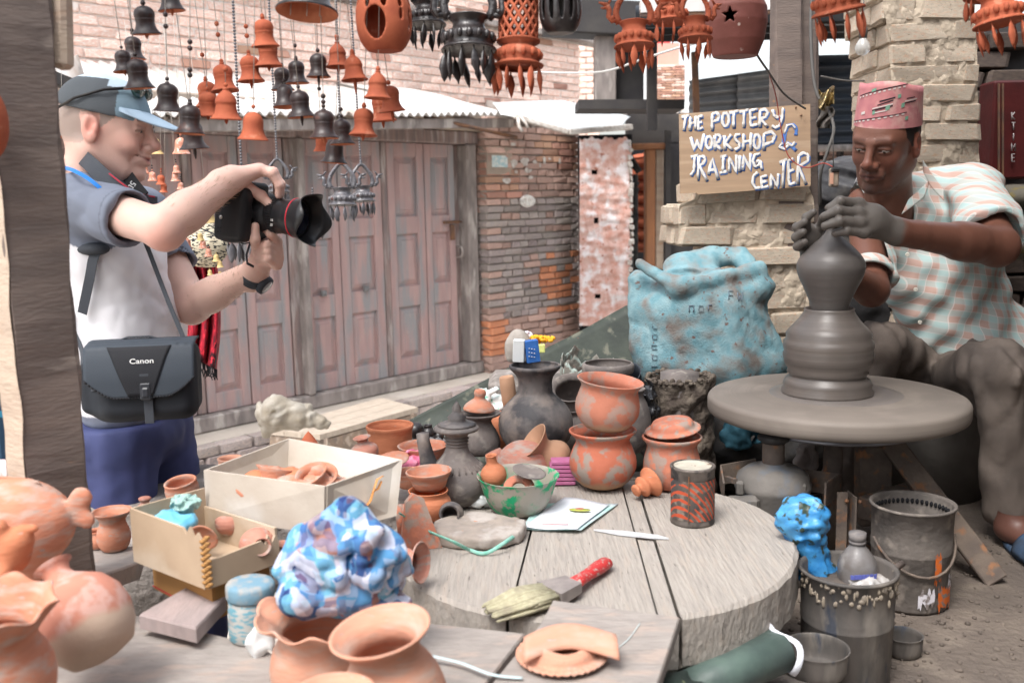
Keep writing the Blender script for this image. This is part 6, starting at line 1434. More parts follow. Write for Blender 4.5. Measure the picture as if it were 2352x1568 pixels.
for x in (-8,8):
 for y in (-8,8): b.bar(c+Vector((x*k,y*k,-10*k)),c+Vector((x*k,y*k,8*k)),4*k,4*k,(0,1,0))
b.build('frame',m_bell_p,t);MB().box(c+Vector((0,0,-11*k)),(26*k,26*k,3*k)).build('base',m_bell_p,t);MB().lathe([(13*k,8*k),(8*k,13*k),(0,18*k)],4,TM(c,(0,0,45))).build('roof',m_bell_p,t)
m_print=mat('newsprint',(.02,.02,.025),(.62,.56,.42),s=26,lo=.44,hi=.5,stretch=(1,1,3),bump=.1,detail=2,c3=(.66,.6,.45),s3=5,t3=.62,w3=.02)
c=np.array(P(468,568,3.15));k=3.15/FPX;s=SDF(c-.1,c+.1,.004);s.ell(c,(56*k,40*k,48*k),.01);s.ell(c+np.array((0,0,36*k)),(30*k,26*k,28*k),.02)
s.warp(lambda X,Y,Zz: .0035*nz(X,Y,Zz,60,3));sobj(s,'print_ball',m_print,label='ball-shaped hanging covered in black and cream print behind the chimes',cat='ball')
# red patterned scarf
def scf(a,c_):
 u=425+72*a+8*math.sin(c_*3);v=608+(205+35*a)*c_;return P(u,v,3.2+.035*math.sin(a*19+c_*1.5)+.01*math.sin(a*40))
m_scarf=mat('red_scarf',(.42,.012,.03),(.10,.008,.015),s=14,c4=(.65,.03,.05),s4=34,t4=.6,c3=(.03,.006,.01),s3=7,t3=.6,w3=.02,bump=.2,stretch=(1.5,1,.6))
t=thing('red_scarf','long red and black patterned scarf hanging by the shutters behind the man','scarf',P(460,840,3.2));b=MB().grid(scf,60,30,.003);b.build('cloth',m_scarf,t)
b=MB();r2=random.Random(1)
for i in range(48):
 p=Vector(scf(i/47,1));b.tube([p,p+Vector((r2.uniform(-.006,.006),0,-.02)),p+Vector((r2.uniform(-.012,.012),0,-r2.uniform(.03,.05)))],.0016,4)
b.build('fringe',m_black,t,kind='stuff')
# ================================================================== PEOPLE
KS=1.6
def npv(v): return np.array(v,float)
def pts_(u,v,d): return npv(P(u,v,d))
def skinmat(name,c,dark,rough=.5,sss=.08):
 m=mat(name,c,c2=None,attr=True,rough=rough,bump=.25,bs=160,bd=.0015,sss=sss,spec=.35);return m
def headRot(fwd,roll=0):
 f=npv(fwd);f=f/np.linalg.norm(f);up=npv((0,0,1));l=np.cross(up,f);l /= np.linalg.norm(l);u=np.cross(f,l)
 c,s=math.cos(roll),math.sin(roll);l2=l*c+u*s;u2=-l*s+u*c
 return np.stack([f,l2,u2],1)      # columns: forward, left, up
def build_head(S_,O,Rm,sc,feat):
 W_=lambda p: O+Rm @ (npv(p)*sc)
 E=lambda c,r,k=.01,op='u': S_.ell(W_(c),npv(r)*sc,k*sc,op,Rm)
 C=lambda a,b,ra,rb=None,k=.01,op='u',flat=None: S_.cap(W_(a),W_(b),ra*sc,(rb if rb is not None else ra)*sc,k*sc,op,flat)
 E((-.012,0,.030),(.098,.076,.084));E((.030,0,-.030),(.060,.056,.074),.03);E((.045,0,.03),(.050,.058,.05),.03)
 for s in (-1,1):
  C((-.012,s*.052,-.045),(.05,s*.026,-.088),.020,.018,.03)
  C((.084,s*.040,.030),(.094,s*.010,.027),.0085,.009,.014)          # brow ridge
  E((.060,s*.038,-.018),(.021,.020,.022),.02)                        # cheek
  E((.100,s*.031,.010),(.014,.019,.0115),.012,'d')                   # socket
  E((.0785,s*.0315,.010),(.0145,.0165,.0135),.004);C((.0925,s*.019,.0135),(.084,s*.044,.0125),.0042,.0036,.003);C((.0915,s*.021,.002),(.083,s*.043,.0025),.0034,.003,.003)                   # lids and eyeball mass
  if feat.get('squint'): C((.0925,s*.020,.009),(.0835,s*.045,.007),.0016,.0014,.002,'d')
  else: C((.0945,s*.019,.007),(.086,s*.044,.007),.0026,.0018,.002,'d')
  E((.102,s*.0145,-.030),(.012,.0085,.0085),.008)                     # nostril wings
  E((.106,s*.008,-.037),(.005,.004,.003),.002,'d')
  # ear
  E((-.008,s*.076,.002),(.019,.0085,.032),.006);E((-.004,s*.084,.006),(.011,.006,.019),.004,'d');E((-.002,s*.080,-.018),(.010,.006,.011),.006);E((.004,s*.079,.0),(.006,.005,.008),.005)
  C((.084,s*.020,-.030),(.074,s*.034,-.062),.004,.003,.010,'d') if feat.get('smile') else C((.090,s*.019,-.038),(.080,s*.030,-.060),.002,.002,.010,'d')
  if feat.get('smile'): E((.070,s*.038,-.030),(.018,.017,.015),.014)
 C((.093,0,.024),(.115,0,-.018),.0085,.0105,.010);E((.1165,0,-.024),(.0125,.0115,.0105),.008)
 E((.099,0,-.030),(.015,.012,.011),.006);E((.106,0,-.028),(.011,.012,.009),.004)
 E((.088,0,-.056),(.016,.030,.018),.014)                                 # muzzle
 lift=.006 if feat.get('smile') else -.003
 for s in (-1,1):
  C((.103,0,-.051),(.083,s*.029,-.0530+lift*1.4),.0050,.003,.004);C((.101,0,-.0645),(.083,s*.026,-.0585+lift*1.3),.0062,.003,.004)
  C((.108,0,-.0572),(.083,s*.031,-.056+lift*1.4),.0016 if not feat.get('smile') else .0036,.0012 if not feat.get('smile') else .0028,.0012,'d')
 C((.084,0,-.008),(.103,0,-.029),.0115,.0115,.004);E((.082,0,-.092),(.017,.021,.016),.016);E((.045,0,-.093),(.035,.030,.016),.02)
 C((-.022,0,-.05),(-.050,0,-.20),.057,.062,.035);E((.02,0,-.13),(.012,.012,.016),.02)
 return W_
def headcols(V,O,Rm,sc,base,feat):
 q=(V-O) @ Rm/sc;x,y,z=q.T;c=np.tile(npv(base),(len(V),1))
 def blend(mask,col): nonlocal c;mask=np.clip(mask,0,1)[:,None];c=c*(1-mask)+npv(col)*mask
 ell=lambda cx,cy,cz,rx,ry,rz: np.exp(-(((x-cx)/rx)**2+((np.abs(y)-cy)/ry)**2+((z-cz)/rz)**2)*1.2)
 r=feat['red']
 blend(ell(.065,.042,-.022,.03,.026,.024)*.55,r);blend(ell(.117,0,-.022,.02,.018,.016)*.55,r);blend(ell(-.005,.08,0,.03,.02,.035)*.8,r)
 zl=z-(.0085*np.clip(np.abs(y)/.03,0,1)**2 if feat.get('smile') else 0);lips=np.exp(-((x-.1)/.03)**2*1.2-(y/.028)**2*1.0-((zl+.0575)/.0085)**2*1.2);blend((lips-.25)*1.6,feat['lip'])
 blend(np.exp(-((zl+.0572)/.0026)**2-(y/.03)**4)*(x > .070)*.85,[v*.25 for v in feat['lip']])
 br=np.exp(-(((z-.0315-.004*np.sin(np.clip(np.abs(y)/.045,0,1)*3))/.0042)**2))*((np.abs(y) > .012) & (np.abs(y) < .05))*(x > .05);blend(br*feat.get('brow',.8),[v*.35 for v in feat['hair']])
 blend(np.exp(-((z-.0075)/.0028)**2)*((np.abs(y) > .016) & (np.abs(y) < .047) & (x > .07))*.75,[v*.3 for v in base])
 h=(z > .028-.25*np.clip(x-.0,-.2,.0)*0)*(x < .052)*(np.hypot(x,y) > 0)*1.0
 hl=((z > -.035+.9*np.clip(x+.03,0,1)) & (x < .045) & ~((np.abs(y) > .074) & (np.abs(x+.008) < .024) & (z < .036))).astype(float)*np.clip((z+.055-.1*np.clip(-x-.02,0,1))/.03,0,1)
 blend(hl*feat.get('hairk',.8),feat['hair'])
 st=np.exp(-((z+.085)/.035)**2)*(x > -.02)*np.clip((x+.02)/.04,0,1);blend(st*feat.get('stub',.2),feat['stubc'])
 if feat.get('mous'): blend(np.exp(-(((z+.0455)/.0042)**2)-(y/.03)**2)*(x > .08)*.75,feat['stubc']);blend(np.exp(-((z+.094)/.014)**2-(y/.018)**2)*(x > .05)*.8,feat['stubc'])
 return c
def eyes(par,O,Rm,sc,look=(1,0,0),m_iris=None):
 for s in (-1,1):
  c=O+Rm @ (npv((.0795,s*.0315,.0085))*sc);lk=Rm @ npv(look);lk=lk/np.linalg.norm(lk)
  e=MB().sphere(c,.0128*sc,16,10).build('eyeball',m_eye,par)
  ib=MB().sphere(c+lk*.0085*sc,.0056*sc,10,8);o=ib.build('iris',m_iris,None,origin=ORG[par]);o.location=(0,0,0);o.parent=e
m_eye=mat('eye_white',(.36,.32,.29),rough=.25,bump=0);m_iris=mat('iris_dark',(.03,.018,.012),rough=.15,bump=0)
def finger(S_,pts,r0,r1,k=.004):
 n=len(pts)-1
 for i in range(n):
  a,b=r0+(r1-r0)*i/n,r0+(r1-r0)*(i+1)/n;S_.cap(pts[i],pts[i+1],a,b,k)
  if i: S_.ell(pts[i],a*1.08,k)

# ------------------------------------------------------------------ the man with the camera
mO=pts_(240,301,2.10);mR=headRot((.975,.09,-.12));mS=.92
HAIR=(.30,.25,.22);m_feat=dict(smile=True,squint=True,red=(.62,.22,.17),lip=(.58,.2,.18),hair=HAIR,brow=1.0,hairk=.8,stub=.12,stubc=(.4,.3,.28))
man=thing('person','smiling man in cap and grey and white shirt aiming a camera','person',(float(mO[0])-.02,2.12,0))
m_skin1=skinmat('skin_light',(.62,.38,.30),0)
hd=SDF(mO-np.array((.15,.13,.27)),mO+np.array((.16,.13,.14)),.0024);build_head(hd,mO,mR,mS,m_feat)
# arms: near (right) arm over the camera, far (left) arm under the lens
A={k_: pts_(*v) for k_,v in dict(sh1=(182,466,2.0),el1=(374,524,1.86),wr1=(532,412,1.97),kn1=(598,392,2.02),sh2=(330,492,2.33),el2=(440,702,2.22),wr2=(588,622,2.12),pm2=(606,575,2.08)).items()}
a1_=[A[k_] for k_ in ('sh1','el1','wr1','kn1')];a2_=[A[k_] for k_ in ('sh2','el2','wr2','pm2')]
ar=h1=SDF(np.minimum.reduce(a1_)-npv((.02,.06,.06)),np.maximum.reduce(a1_)+npv((.09,.05,.05)),.0024);ar2=h2=SDF(np.minimum.reduce(a2_)-npv((.05,.13,.06)),np.maximum.reduce(a2_)+npv((.08,.06,.07)),.0024)
ar.cap(A['sh1'],A['el1'],.045,.037,.01);ar.cap(A['el1'],A['el1']+(A['wr1']-A['el1'])*.35,.038,.0385,.02);ar.cap(A['el1']+(A['wr1']-A['el1'])*.3,A['wr1'],.0385,.0265,.015);ar.ell(A['el1']+np.array((.006,-.004,-.012)),.030,.015)
ar2.cap(A['sh2'],A['el2'],.048,.041,.01);ar2.cap(A['el2'],A['el2']+(A['wr2']-A['el2'])*.4,.040,.037,.02);ar2.cap(A['el2']+(A['wr2']-A['el2'])*.3,A['wr2'],.038,.0255,.015)
h1.cap(A['wr1']-(A['kn1']-A['wr1'])*.35,A['wr1'],.0275,.0265,.01,flat=((0,1,.3),1.1))
ACR=npv((.25,-1,-.1));ACR /= np.linalg.norm(ACR)      # across the knuckles, towards the picture
for i in range(4):
 o_=ACR*(.0285-.019*i);kn=A['kn1']+o_+npv((-.002*abs(i-1),0,.004-.002*abs(i-1.2)))
 h1.cap(A['wr1']+o_*.55,kn,.0185,.0125,.012)
 s_=1-.06*abs(i-1.3)
 f1=kn+npv((.026,0,-.006))*s_*1.05;f2=f1+npv((.014,.004,-.026))*s_;f3=f2+npv((-.004,.006,-.022))*s_
 finger(h1,[kn,f1,f2,f3],.0105,.0078,.003)
tb0=A['wr1']+npv((.018,.026,-.012));finger(h1,[tb0,tb0+npv((.03,.012,-.022)),tb0+npv((.052,.010,-.045))],.0125,.009)
h2.cap(A['wr2']-(A['pm2']-A['wr2'])*.5,A['wr2'],.027,.0265,.01);h2.cap(A['wr2'],A['pm2']+npv((.002,0,-.006)),.025,.030,.014,flat=((.3,1,0),1.25));h2.ell(A['pm2']+npv((.006,0,.0)),(.028,.022,.027),.012)
for i in range(4):      # fingers curled around the lens barrel, seen from the back of the hand
 b0=pts_(634+2*i-5*(i == 3),556+17*i,2.045);f1=pts_(612+1*i,548+15*i,2.015);f2=pts_(590+1*i,550+15*i,2.03)
 if i == 0: f1,f2=pts_(622,536,2.02),pts_(604,520,2.03)
 finger(h2,[b0,f1,f2],.0112-.0004*i,.0088,.003);h2.cap(b0,A['pm2']+npv((.0,0,-.004*i)),.012,.016,.010)
finger(h2,[A['pm2']+npv((-.01,-.016,.0)),pts_(585,548,2.0),pts_(586,520,2.0)],.012,.009)
def mcol(V):
 c=headcols(V,mO,mR,mS,(.70,.45,.37),m_feat);far=np.linalg.norm(V-mO,axis=1) > .2
 b_=npv((.72,.48,.40));c[far]=b_
 for p,r_,col,k_ in ((A['el1']+npv((0,-.02,-.02)),.035,(.72,.3,.24),.7),(A['el2'],.04,(.7,.34,.28),.4)):
  m_=np.exp(-(np.linalg.norm(V-p,axis=1)/r_)**2)[:,None]*k_;c=c*(1-m_)+npv(col)*m_
 for hp in (A['kn1'],A['pm2']):
  dk_=np.linalg.norm(V-hp,axis=1);m_=(np.exp(-(dk_/.07)**2)*(.25+.2*np.sin(V[:,0]*260)*np.sin(V[:,2]*230)))[:,None];c=c*(1-m_)+npv((.66,.28,.22))*m_
 return np.clip(c,0,1)
sobj([hd,h1,h2],'body',m_skin1,man,1,mcol)
eyes(man,mO,mR,mS,(1,-.05,-.25),mat('iris_grey',(.08,.09,.1),rough=.2,bump=0))
# arm hair
b=MB();r2=random.Random(4)
for i in range(640):
 a_,e_,ra,rb=(A['el1'],A['wr1'],.041,.027) if i % 2 else (A['el2'],A['wr2'],.041,.026)
 t_=r2.uniform(.12,.97);q=a_+(e_-a_)*t_;ax_=(e_-a_)/np.linalg.norm(e_-a_);th=r2.uniform(0,6.28);n1=np.cross(ax_,(0,1,0));n1 /= np.linalg.norm(n1);n2=np.cross(ax_,n1)
 nn_=n1*math.cos(th)+n2*math.sin(th);p=q+nn_*(ra+(rb-ra)*t_-.001);tip=p+nn_*.006+ax_*.010+npv((0,0,r2.uniform(-.003,.003)));b.tube([p,tip],[.0004,.00015],3,False)
b.build('arm_hair',mat('arm_hair',(.40,.27,.17),bump=0),man,kind='stuff')
# shirt
HEM1=A['sh1']+(A['el1']-A['sh1'])*.62;HEM2=A['sh2']+(A['el2']-A['sh2'])*.60
lo=np.minimum(pts_(140,1000,2.3),HEM1)-npv((.02,.35,.02));hi=pts_(470,340,2.3)+npv((.03,.10,.03));lo[1]=1.86;hi[1]=2.44
sh=SDF(lo,hi,.0042);T3=lambda u,v: pts_(u,v,2.14)
sh.ell(T3(250,545),(.100,.175,.125),.03);sh.ell(T3(278,640),(.103,.155,.15),.05);sh.ell(T3(295,790),(.108,.160,.15),.05);sh.ell(T3(300,905),(.103,.16,.10),.04)
sh.cap(A['sh1']+npv((.0,.02,-.01)),A['sh1']+(A['sh2']-A['sh1'])*.9,.058,.056,.04);sh.ell(A['sh1'],(.060,.058,.058),.03)
sh.cap(A['sh1'],HEM1,.056,.059,.025);sh.cap(A['sh2'],HEM2,.060,.062,.03)
sh.cap(pts_(222,450,2.12),pts_(232,425,2.11),.078,.066,.03)
def inside_cut(a,b,ra,rb):      # hollow out sleeve end
 d_=(b-a)/np.linalg.norm(b-a);sh.cap(b-d_*.0,b+d_*.06,ra,rb,.002,'d')
for (a,b_,rr_) in ((A['sh1'],HEM1,.050),(A['sh2'],HEM2,.054)):
 d_=(b_-a)/np.linalg.norm(b_-a);c0=b_+d_*.001
 def cut(X,Y,Zz,c0=c0,d_=d_): return -((X-c0[0])*d_[0]+(Y-c0[1])*d_[1]+(Zz-c0[2])*d_[2])
 # cut plane only near the sleeve
 sh.put(lambda X,Y,Zz,c0=c0,d_=d_: np.maximum(cut(X,Y,Zz,c0,d_),np.sqrt((X-c0[0])**2+(Y-c0[1])**2+(Zz-c0[2])**2)-.105),c0-.1,c0+.1,.002,'d')
 inside_cut(a+(b_-a)*.5,b_,rr_,rr_)
hn=mO+mR @ npv((-.035,0,-.14));sh.cap(hn+npv((.0,0,-.06)),hn+npv((.0,0,.12)),.060,.070,.004,'d')
z0h=float(T3(300,962)[2]);sh.put(lambda X,Y,Zz: (Zz-z0h)+0*X+0*Y,lo,npv((hi[0],hi[1],z0h)),.002,'d',.0)
def shfold(X,Y,Zz):
 x,z=X-T3(250,600)[0],Zz-T3(250,600)[2]
 a,b_=x*.55+z*.85,-x*.85+z*.55
 return -.0085*(np.abs(nz(a,Y*.5,b_*.25,46,5))-.35)*np.clip((x+.10)/.1,.35,1)-.003*(np.abs(nz(X,Y,Zz,60,9))-.3)
sh.warp(shfold)
GREY=npv((.17,.19,.24));WHT=npv((.78,.77,.80));LINE=(T3(150,560),T3(330,520))
def shcol(V):
 c=np.tile(WHT,(len(V),1));c[V[:,2] < T3(250,925)[2]]=GREY*1.3
 d1=np.minimum(np.linalg.norm(V-A['sh1'],axis=1),9);ax1=(HEM1-A['sh1']);t1=((V-A['sh1']) @ ax1)/(ax1 @ ax1);r1=np.linalg.norm(V-A['sh1']-np.clip(t1,0,1)[:,None]*ax1,axis=1)
 ax2=(HEM2-A['sh2']);t2=((V-A['sh2']) @ ax2)/(ax2 @ ax2);r2_=np.linalg.norm(V-A['sh2']-np.clip(t2,0,1)[:,None]*ax2,axis=1)
 g=((r1 < .088) | (r2_ < .075) | (V[:,2] > T3(250,490)[2])) ;c[g]=GREY
 pp=(np.abs(t1-.93) < .012) & (r1 < .09);c[pp]=GREY*.75
 return c
m_shirt1=mat('knit_shirt',(.5,.5,.5),attr=True,rough=.85,bump=.15,bs=500,bd=.001)
sobj(sh,'shirt',m_shirt1,man,2,shcol)
# collar
b=MB()
def coll(a,c_):
 an=math.pi*(1.0+2.0*a)-.0;r_=.064+.012*(1-c_);cx_,cy_=hn[0]+.004,hn[1]
 return Vector((cx_+r_*math.cos(an)*1.05+.018*(1-c_)*max(0,math.cos(an))+.012*(1-c_),cy_+r_*math.sin(an)*.95,hn[2]-.02+.05*c_-.045*max(0,math.cos(an))-.012*(1-c_)))
b.grid(coll,40,5,.003);b.build('collar',mat('grey_collar',(.15,.17,.21),rough=.85,bs=400,bump=.2),man)
b=MB();b.grid(lambda a,c_: pts_(285+30*a+20*c_,440+55*c_-8*a,2.03+.02*a),6,8,.002);b.build('placket',mat('white_placket',(.7,.7,.72),bump=.1),man)
# trousers and shoes
tr=SDF((T3(190,900)[0]-.03,1.90,.04),(T3(450,900)[0]+.06,2.42,z0h+.06),.007)
hx_=float(T3(305,960)[0]);zt=z0h
for sy,xo in ((-.085,-.03),(.085,.075)):
 tr.cap((hx_+xo*.2,2.14+sy,zt-.03),(hx_+xo,2.14+sy,.52),.088,.074,.02);tr.cap((hx_+xo,2.14+sy,.52),(hx_+xo-.02,2.14+sy,.08),.078,.062,.03)
tr.ell((hx_,2.14,zt-.02),(.108,.16,.09),.04)
tr.warp(lambda X,Y,Zz: -.010*(np.abs(nz(X,Y,Zz*.3,34,2))-.35)-.004*(np.abs(nz(X,Y,Zz,60,4))-.3))
tr.put(lambda X,Y,Zz: -(Zz-(zt+.012))+0*X+0*Y,npv((hx_-.2,1.8,zt+.012)),npv((hx_+.2,2.5,zt+.1)),.002,'d',0)
sobj(tr,'trousers',mat('navy_trousers',(.055,.065,.17),(.04,.05,.13),s=6,rough=.7,bs=300,bump=.1),man,2)
for sy,xo in ((-.085,-.04),(.085,.035)):
 MB().lathe([(0,0),(.05,0),(.052,.03),(.04,.07),(0,.09)],20,TM((hx_+xo+.05,2.14+sy,0),(0,0,0),(2.4,1,1))).build('shoe',mat('brown_shoe',(.08,.05,.035),bump=.2),man)
# cap with peak, sunglasses on top
cp_=SDF(mO-np.array((.15,.13,.05)),mO+np.array((.24,.13,.17)),.0028);Wc=lambda p: mO+mR @ (npv(p)*mS)
cp_.ell(Wc((-.006,0,.036)),npv((.108,.087,.094))*mS,.01,'u',mR)
tiltc=npv((.14,0,1));tiltc /= np.linalg.norm(tiltc);wt_=mR @ tiltc;c0=Wc((0,0,.036))
cp_.put(lambda X,Y,Zz: ((X-c0[0])*wt_[0]+(Y-c0[1])*wt_[1]+(Zz-c0[2])*wt_[2])+.0,mO-.2,mO+.25,.004,'d',0)
inn=SDF
cp_.ell(Wc((-.006,0,.028)),npv((.102,.081,.088))*mS,.002,'d',mR)
cp_.warp(lambda X,Y,Zz: .0012*nz(X,Y,Zz,50,3))
def capcol(V):
 q=(V-mO) @ mR/mS;c=np.tile(npv((.085,.095,.105)),(len(V),1));x,y,z=q.T
 front=(x > .045-.0*z);c[front]=(.20,.29,.35);top=(z > .115) | ((x > .02) & (z > .098));c[top]=(.46,.56,.64)
 return c
cap_o=sobj(cp_,'cap',mat('cap_cloth',(.1,.1,.1),attr=True,rough=.8,bs=300,bump=.2),man,2,capcol)
b=MB()
def peak(a,c_):
 y=(a*2-1)*.078;x0=math.sqrt(max(.0,.100**2-(y*1.05)**2))-.004;L_=.088*(1-(abs(a*2-1))**2.6);x=x0+L_*c_
 return Vector(Wc((x,y,.052-.30*(x-.09)-5.0*y*y*(.35+.65*c_*(1-abs(a*2-1)**2.6))-.008*c_)))
b.grid(peak,26,10,.0028);b.build('peak',mat('peak_cloth',(.36,.47,.58),(.3,.4,.5),s=8,rough=.8,bump=.1),man)
for s_ in (-1,1): MB().tube([Wc((-.085,s_*.070,.035)),Wc((-.04,s_*.089,.062)),Wc((.02,s_*.082,.088)),Wc((.066,s_*.050,.100))],[.0028,.003,.003,.0035],7).build('sunglasses_arm',m_iron,man)
g_=MB()
for s_ in (-1,1): g_.sphere(Wc((.080,s_*.032,.100)),npv((.012,.028,.018)),14,9)
g_.tube([Wc((.090,-.012,.103)),Wc((.090,.012,.103))],.003,6);g_.build('sunglasses',mat('sunglass_lens',(.02,.05,.045),rough=.1,bump=0,spec=.7),man)
# straps and ribbon on the man
def strap(name,pts,w_,m,par,th=.0022,tw=None,tag=None):
 """flat band through measured points; the band's width runs across"""
 q=[Vector(p) for p in pts];W3=[]
 for i in range(len(q)-1):
  for k_ in range(6):
   t_=k_/6;p0=q[max(i-1,0)];p1=q[i];p2=q[i+1];p3=q[min(i+2,len(q)-1)]
   W3.append(.5*((2*p1)+(-p0+p2)*t_+(2*p0-5*p1+4*p2-p3)*t_*t_+(-p0+3*p1-3*p2+p3)*t_**3))
 W3.append(q[-1]);V=[];n=len(W3)
 for i,p in enumerate(W3):
  t_=(W3[min(i+1,n-1)]-W3[max(i-1,0)]).normalized();nrm=Vector((tw or (0,-1,.15))).normalized();a=t_.cross(nrm).normalized();nn_=a.cross(t_)
  for (sa,sn) in ((-1,0),(1,0),(1,-1),(-1,-1)): V.append(p+a*w_/2*sa+nn_*th*sn)
 F=[(4*i+k_,4*i+(k_+1) % 4,4*i+4+(k_+1) % 4,4*i+4+k_) for i in range(n-1) for k_ in range(4)]+[(3,2,1,0),(4*n-4,4*n-3,4*n-2,4*n-1)]
 b=MB().add(V,F,False)
 return b.build(name,m,par) if par is not None else b.build(name,m,label=tag[0],cat=tag[1])
m_strap=mat('strap_dark',(.045,.05,.06),rough=.7,bs=200,bump=.2);m_sred=mat('strap_red',(.35,.02,.04),rough=.6,bump=0)
m_blue_r=mat('blue_ribbon',(.02,.2,.62),rough=.5,bump=0)
bagT=('black shoulder camera bag with front flap and buckle hanging at the man\'s hip','bag')
# ------------------------------------------------------------------ camera
C0=P(572,488,2.05);camr=thing('photo_camera','black camera with large lens and petal hood held by the man','camera',C0)
ld=(P(745,505,1.99)-P(600,488,2.05)).normalized();upc=Vector((.10,0,1));upc=(upc-ld*upc.dot(ld)).normalized();sdv=upc.cross(ld)
CM=Matrix(((ld.x,sdv.x,upc.x,0),(ld.y,sdv.y,upc.y,0),(ld.z,sdv.z,upc.z,0),(0,0,0,1)));CM.translation=C0
CR_=np.array([[ld.x,sdv.x,upc.x],[ld.y,sdv.y,upc.y],[ld.z,sdv.z,upc.z]])
m_camb=mat('camera_body',(.016,.016,.018),rough=.5,bs=700,bump=.35,bd=.0006);m_lens=mat('lens_barrel',(.014,.014,.016),rough=.38,bump=.05,spec=.5)
cs=SDF(npv(C0)-.13,npv(C0)+.13,.0026);WW=lambda x,y,z: npv(C0)+CR_ @ npv((x,y,z))
cs.box(WW(-.008,.0,-.008),(.030,.070,.052),.006,'u',CR_,.012);cs.box(WW(.012,-.056,-.010),(.030,.018,.050),.012,'u',CR_,.012)
cs.box(WW(-.004,.004,.048),(.030,.030,.016),.012,'u',CR_,.010);cs.cap(WW(-.03,0,.0),WW(.045,0,-.002),.037,.036,.006);cs.box(WW(.02,-.055,.040),(.020,.016,.012),.01,'u',CR_,.008)
sobj(cs,'camera_body',m_camb,camr,1)
LM=CM @ Matrix.Rotation(R(90),4,'Y')      # lathe axis along the lens
def lr(name,pr,m,n=48,rf=None): return MB().lathe(pr,n,LM,rf=rf).build(name,m,camr)
lr('lens_barrel',[(0,.03),(.034,.032),(.0345,.048),(.033,.05),(.033,.062),(.036,.064),(.036,.096),(.037,.098),(.037,.104),(.039,.112),(.0405,.118),(.0405,.126),(.034,.127),(0,.12)],m_lens)
b=MB()
for i in range(44): a=2*math.pi*i/44;b.bar(LM @ Vector((.0363*math.cos(a),.0363*math.sin(a),.067)),LM @ Vector((.0363*math.cos(a),.0363*math.sin(a),.080)),.0022,.0016)
b.build('zoom_ring',m_lens,camr)
lr('red_ring',[(.0405,.1195),(.0414,.1195),(.0414,.1222),(.0405,.1222)],mat('lens_red',(.55,.03,.05),rough=.4,bump=0))
def hoodr(r,z,a): return (r,z-(.018*(.5-.5*math.cos(2*a)) if z > .15 else 0))
lr('lens_hood',[(.0408,.1225),(.042,.13),(.049,.148),(.0545,.172),(.053,.1725),(.0475,.148),(.040,.130)],m_lens,64,lambda r,z,a: (r,z-(.020*(.5-.5*math.cos(4*a+.6))) if z > .165 else z))
lr('front_glass',[(0,.128),(.034,.1275),(.034,.125)],mat('lens_glass',(.01,.012,.03),rough=.05,spec=.9,bump=0))
MB().box((0,0,0),(.0014,.022,.020),CM @ Matrix.Translation((.0,0,0)) @ Matrix.Translation((-.002,-.0745,.018)) @ Matrix.Rotation(R(90),4,'Z')).build('card_door',mat('card_label',(.5,.47,.45),(.25,.23,.22),s=90,bump=0),camr)
MB().lathe([(0,0),(.004,0),(.004,.002),(0,.003)],14,CM @ Matrix.Translation((-.012,-.0742,-.012)) @ Matrix.Rotation(R(90),4,'X')).build('screw',mat('steel',(.5,.48,.45),metal=.7,rough=.4,bump=0),camr)
b=MB()
for i in range(5): b.sphere(CM @ Vector((-.02+.008*(i % 3),-.0743,-.034-.008*(i//3))),.0016,6,4)
b.build('grip_dimples',m_iron,camr)
for i,(gx,gz,w_) in enumerate(((.062,.006,.0016),(.071,-.004,.0012))):
 o=text_mesh('lens_print','1635'[2*i:2*i+2],.007,m_white_paint,CM @ Matrix.Translation((.085,-.0365,-.008-.01*i)) @ Matrix.Rotation(R(90),4,'X'),camr,.0002)
b=MB().tube([P(455,522,2.0),P(510,545,2.0),P(560,560,2.01),P(600,552,2.03)],.0035,6,flat=.4);b.build('hand_strap',m_strap,camr)
b=MB().tube([P(574,560,2.0),P(566,585,2.0),P(568,605,2.01),P(582,612,2.02)],.004,6,flat=.5);b.build('strap_loop',m_strap,camr)
# neck strap of the camera
ns=thing('camera_strap','wide dark camera neck strap with red edge around the man\'s collar','strap',P(270,430,2.0))
strap('strap_band',[P(176,350,2.10),P(205,375,1.99),P(245,412,1.94),P(290,447,1.93),P(330,464,1.945),P(362,470,1.975)],.032,m_strap,ns)
strap('red_edge',[P(250,398,1.936),P(292,430,1.926),P(325,446,1.94),P(356,452,1.97)],.003,m_sred,ns)
strap('inner_band',[P(291,402,2.08),P(308,425,2.05),P(330,452,2.0)],.026,m_black,ns);strap('red_edge',[P(298,400,2.078),P(316,422,2.048),P(340,450,1.998)],.0025,m_sred,ns)
text_mesh('strap_print','5D',.018,mat('strap_white',(.6,.6,.6),bump=0),TM(P(301,428,2.045),(90,125,0)),ns)
strap('blue_ribbon',[P(134,383,2.1),P(165,390,1.95),P(205,412,1.92),P(245,445,1.92),P(290,478,1.935),P(340,505,1.96)],.0075,m_blue_r,None,tag=('bright blue ribbon running over the man\'s shoulder under the camera strap','ribbon'))
bk=thing('backpack_straps','dark webbing straps behind the man\'s near arm','strap',P(200,640,2.0))
strap('webbing',[P(235,560,1.985),P(215,590,1.97),P(205,640,1.965),P(188,720,1.975)],.020,m_strap,bk)
strap('webbing',[P(200,590,1.98),P(180,620,1.985),P(166,660,2.0),P(163,705,2.02)],.016,m_strap,bk)
MB().sphere(P(214,572,1.98),(.035,.02,.014),14,8).build('shoulder_pad',m_strap,bk)
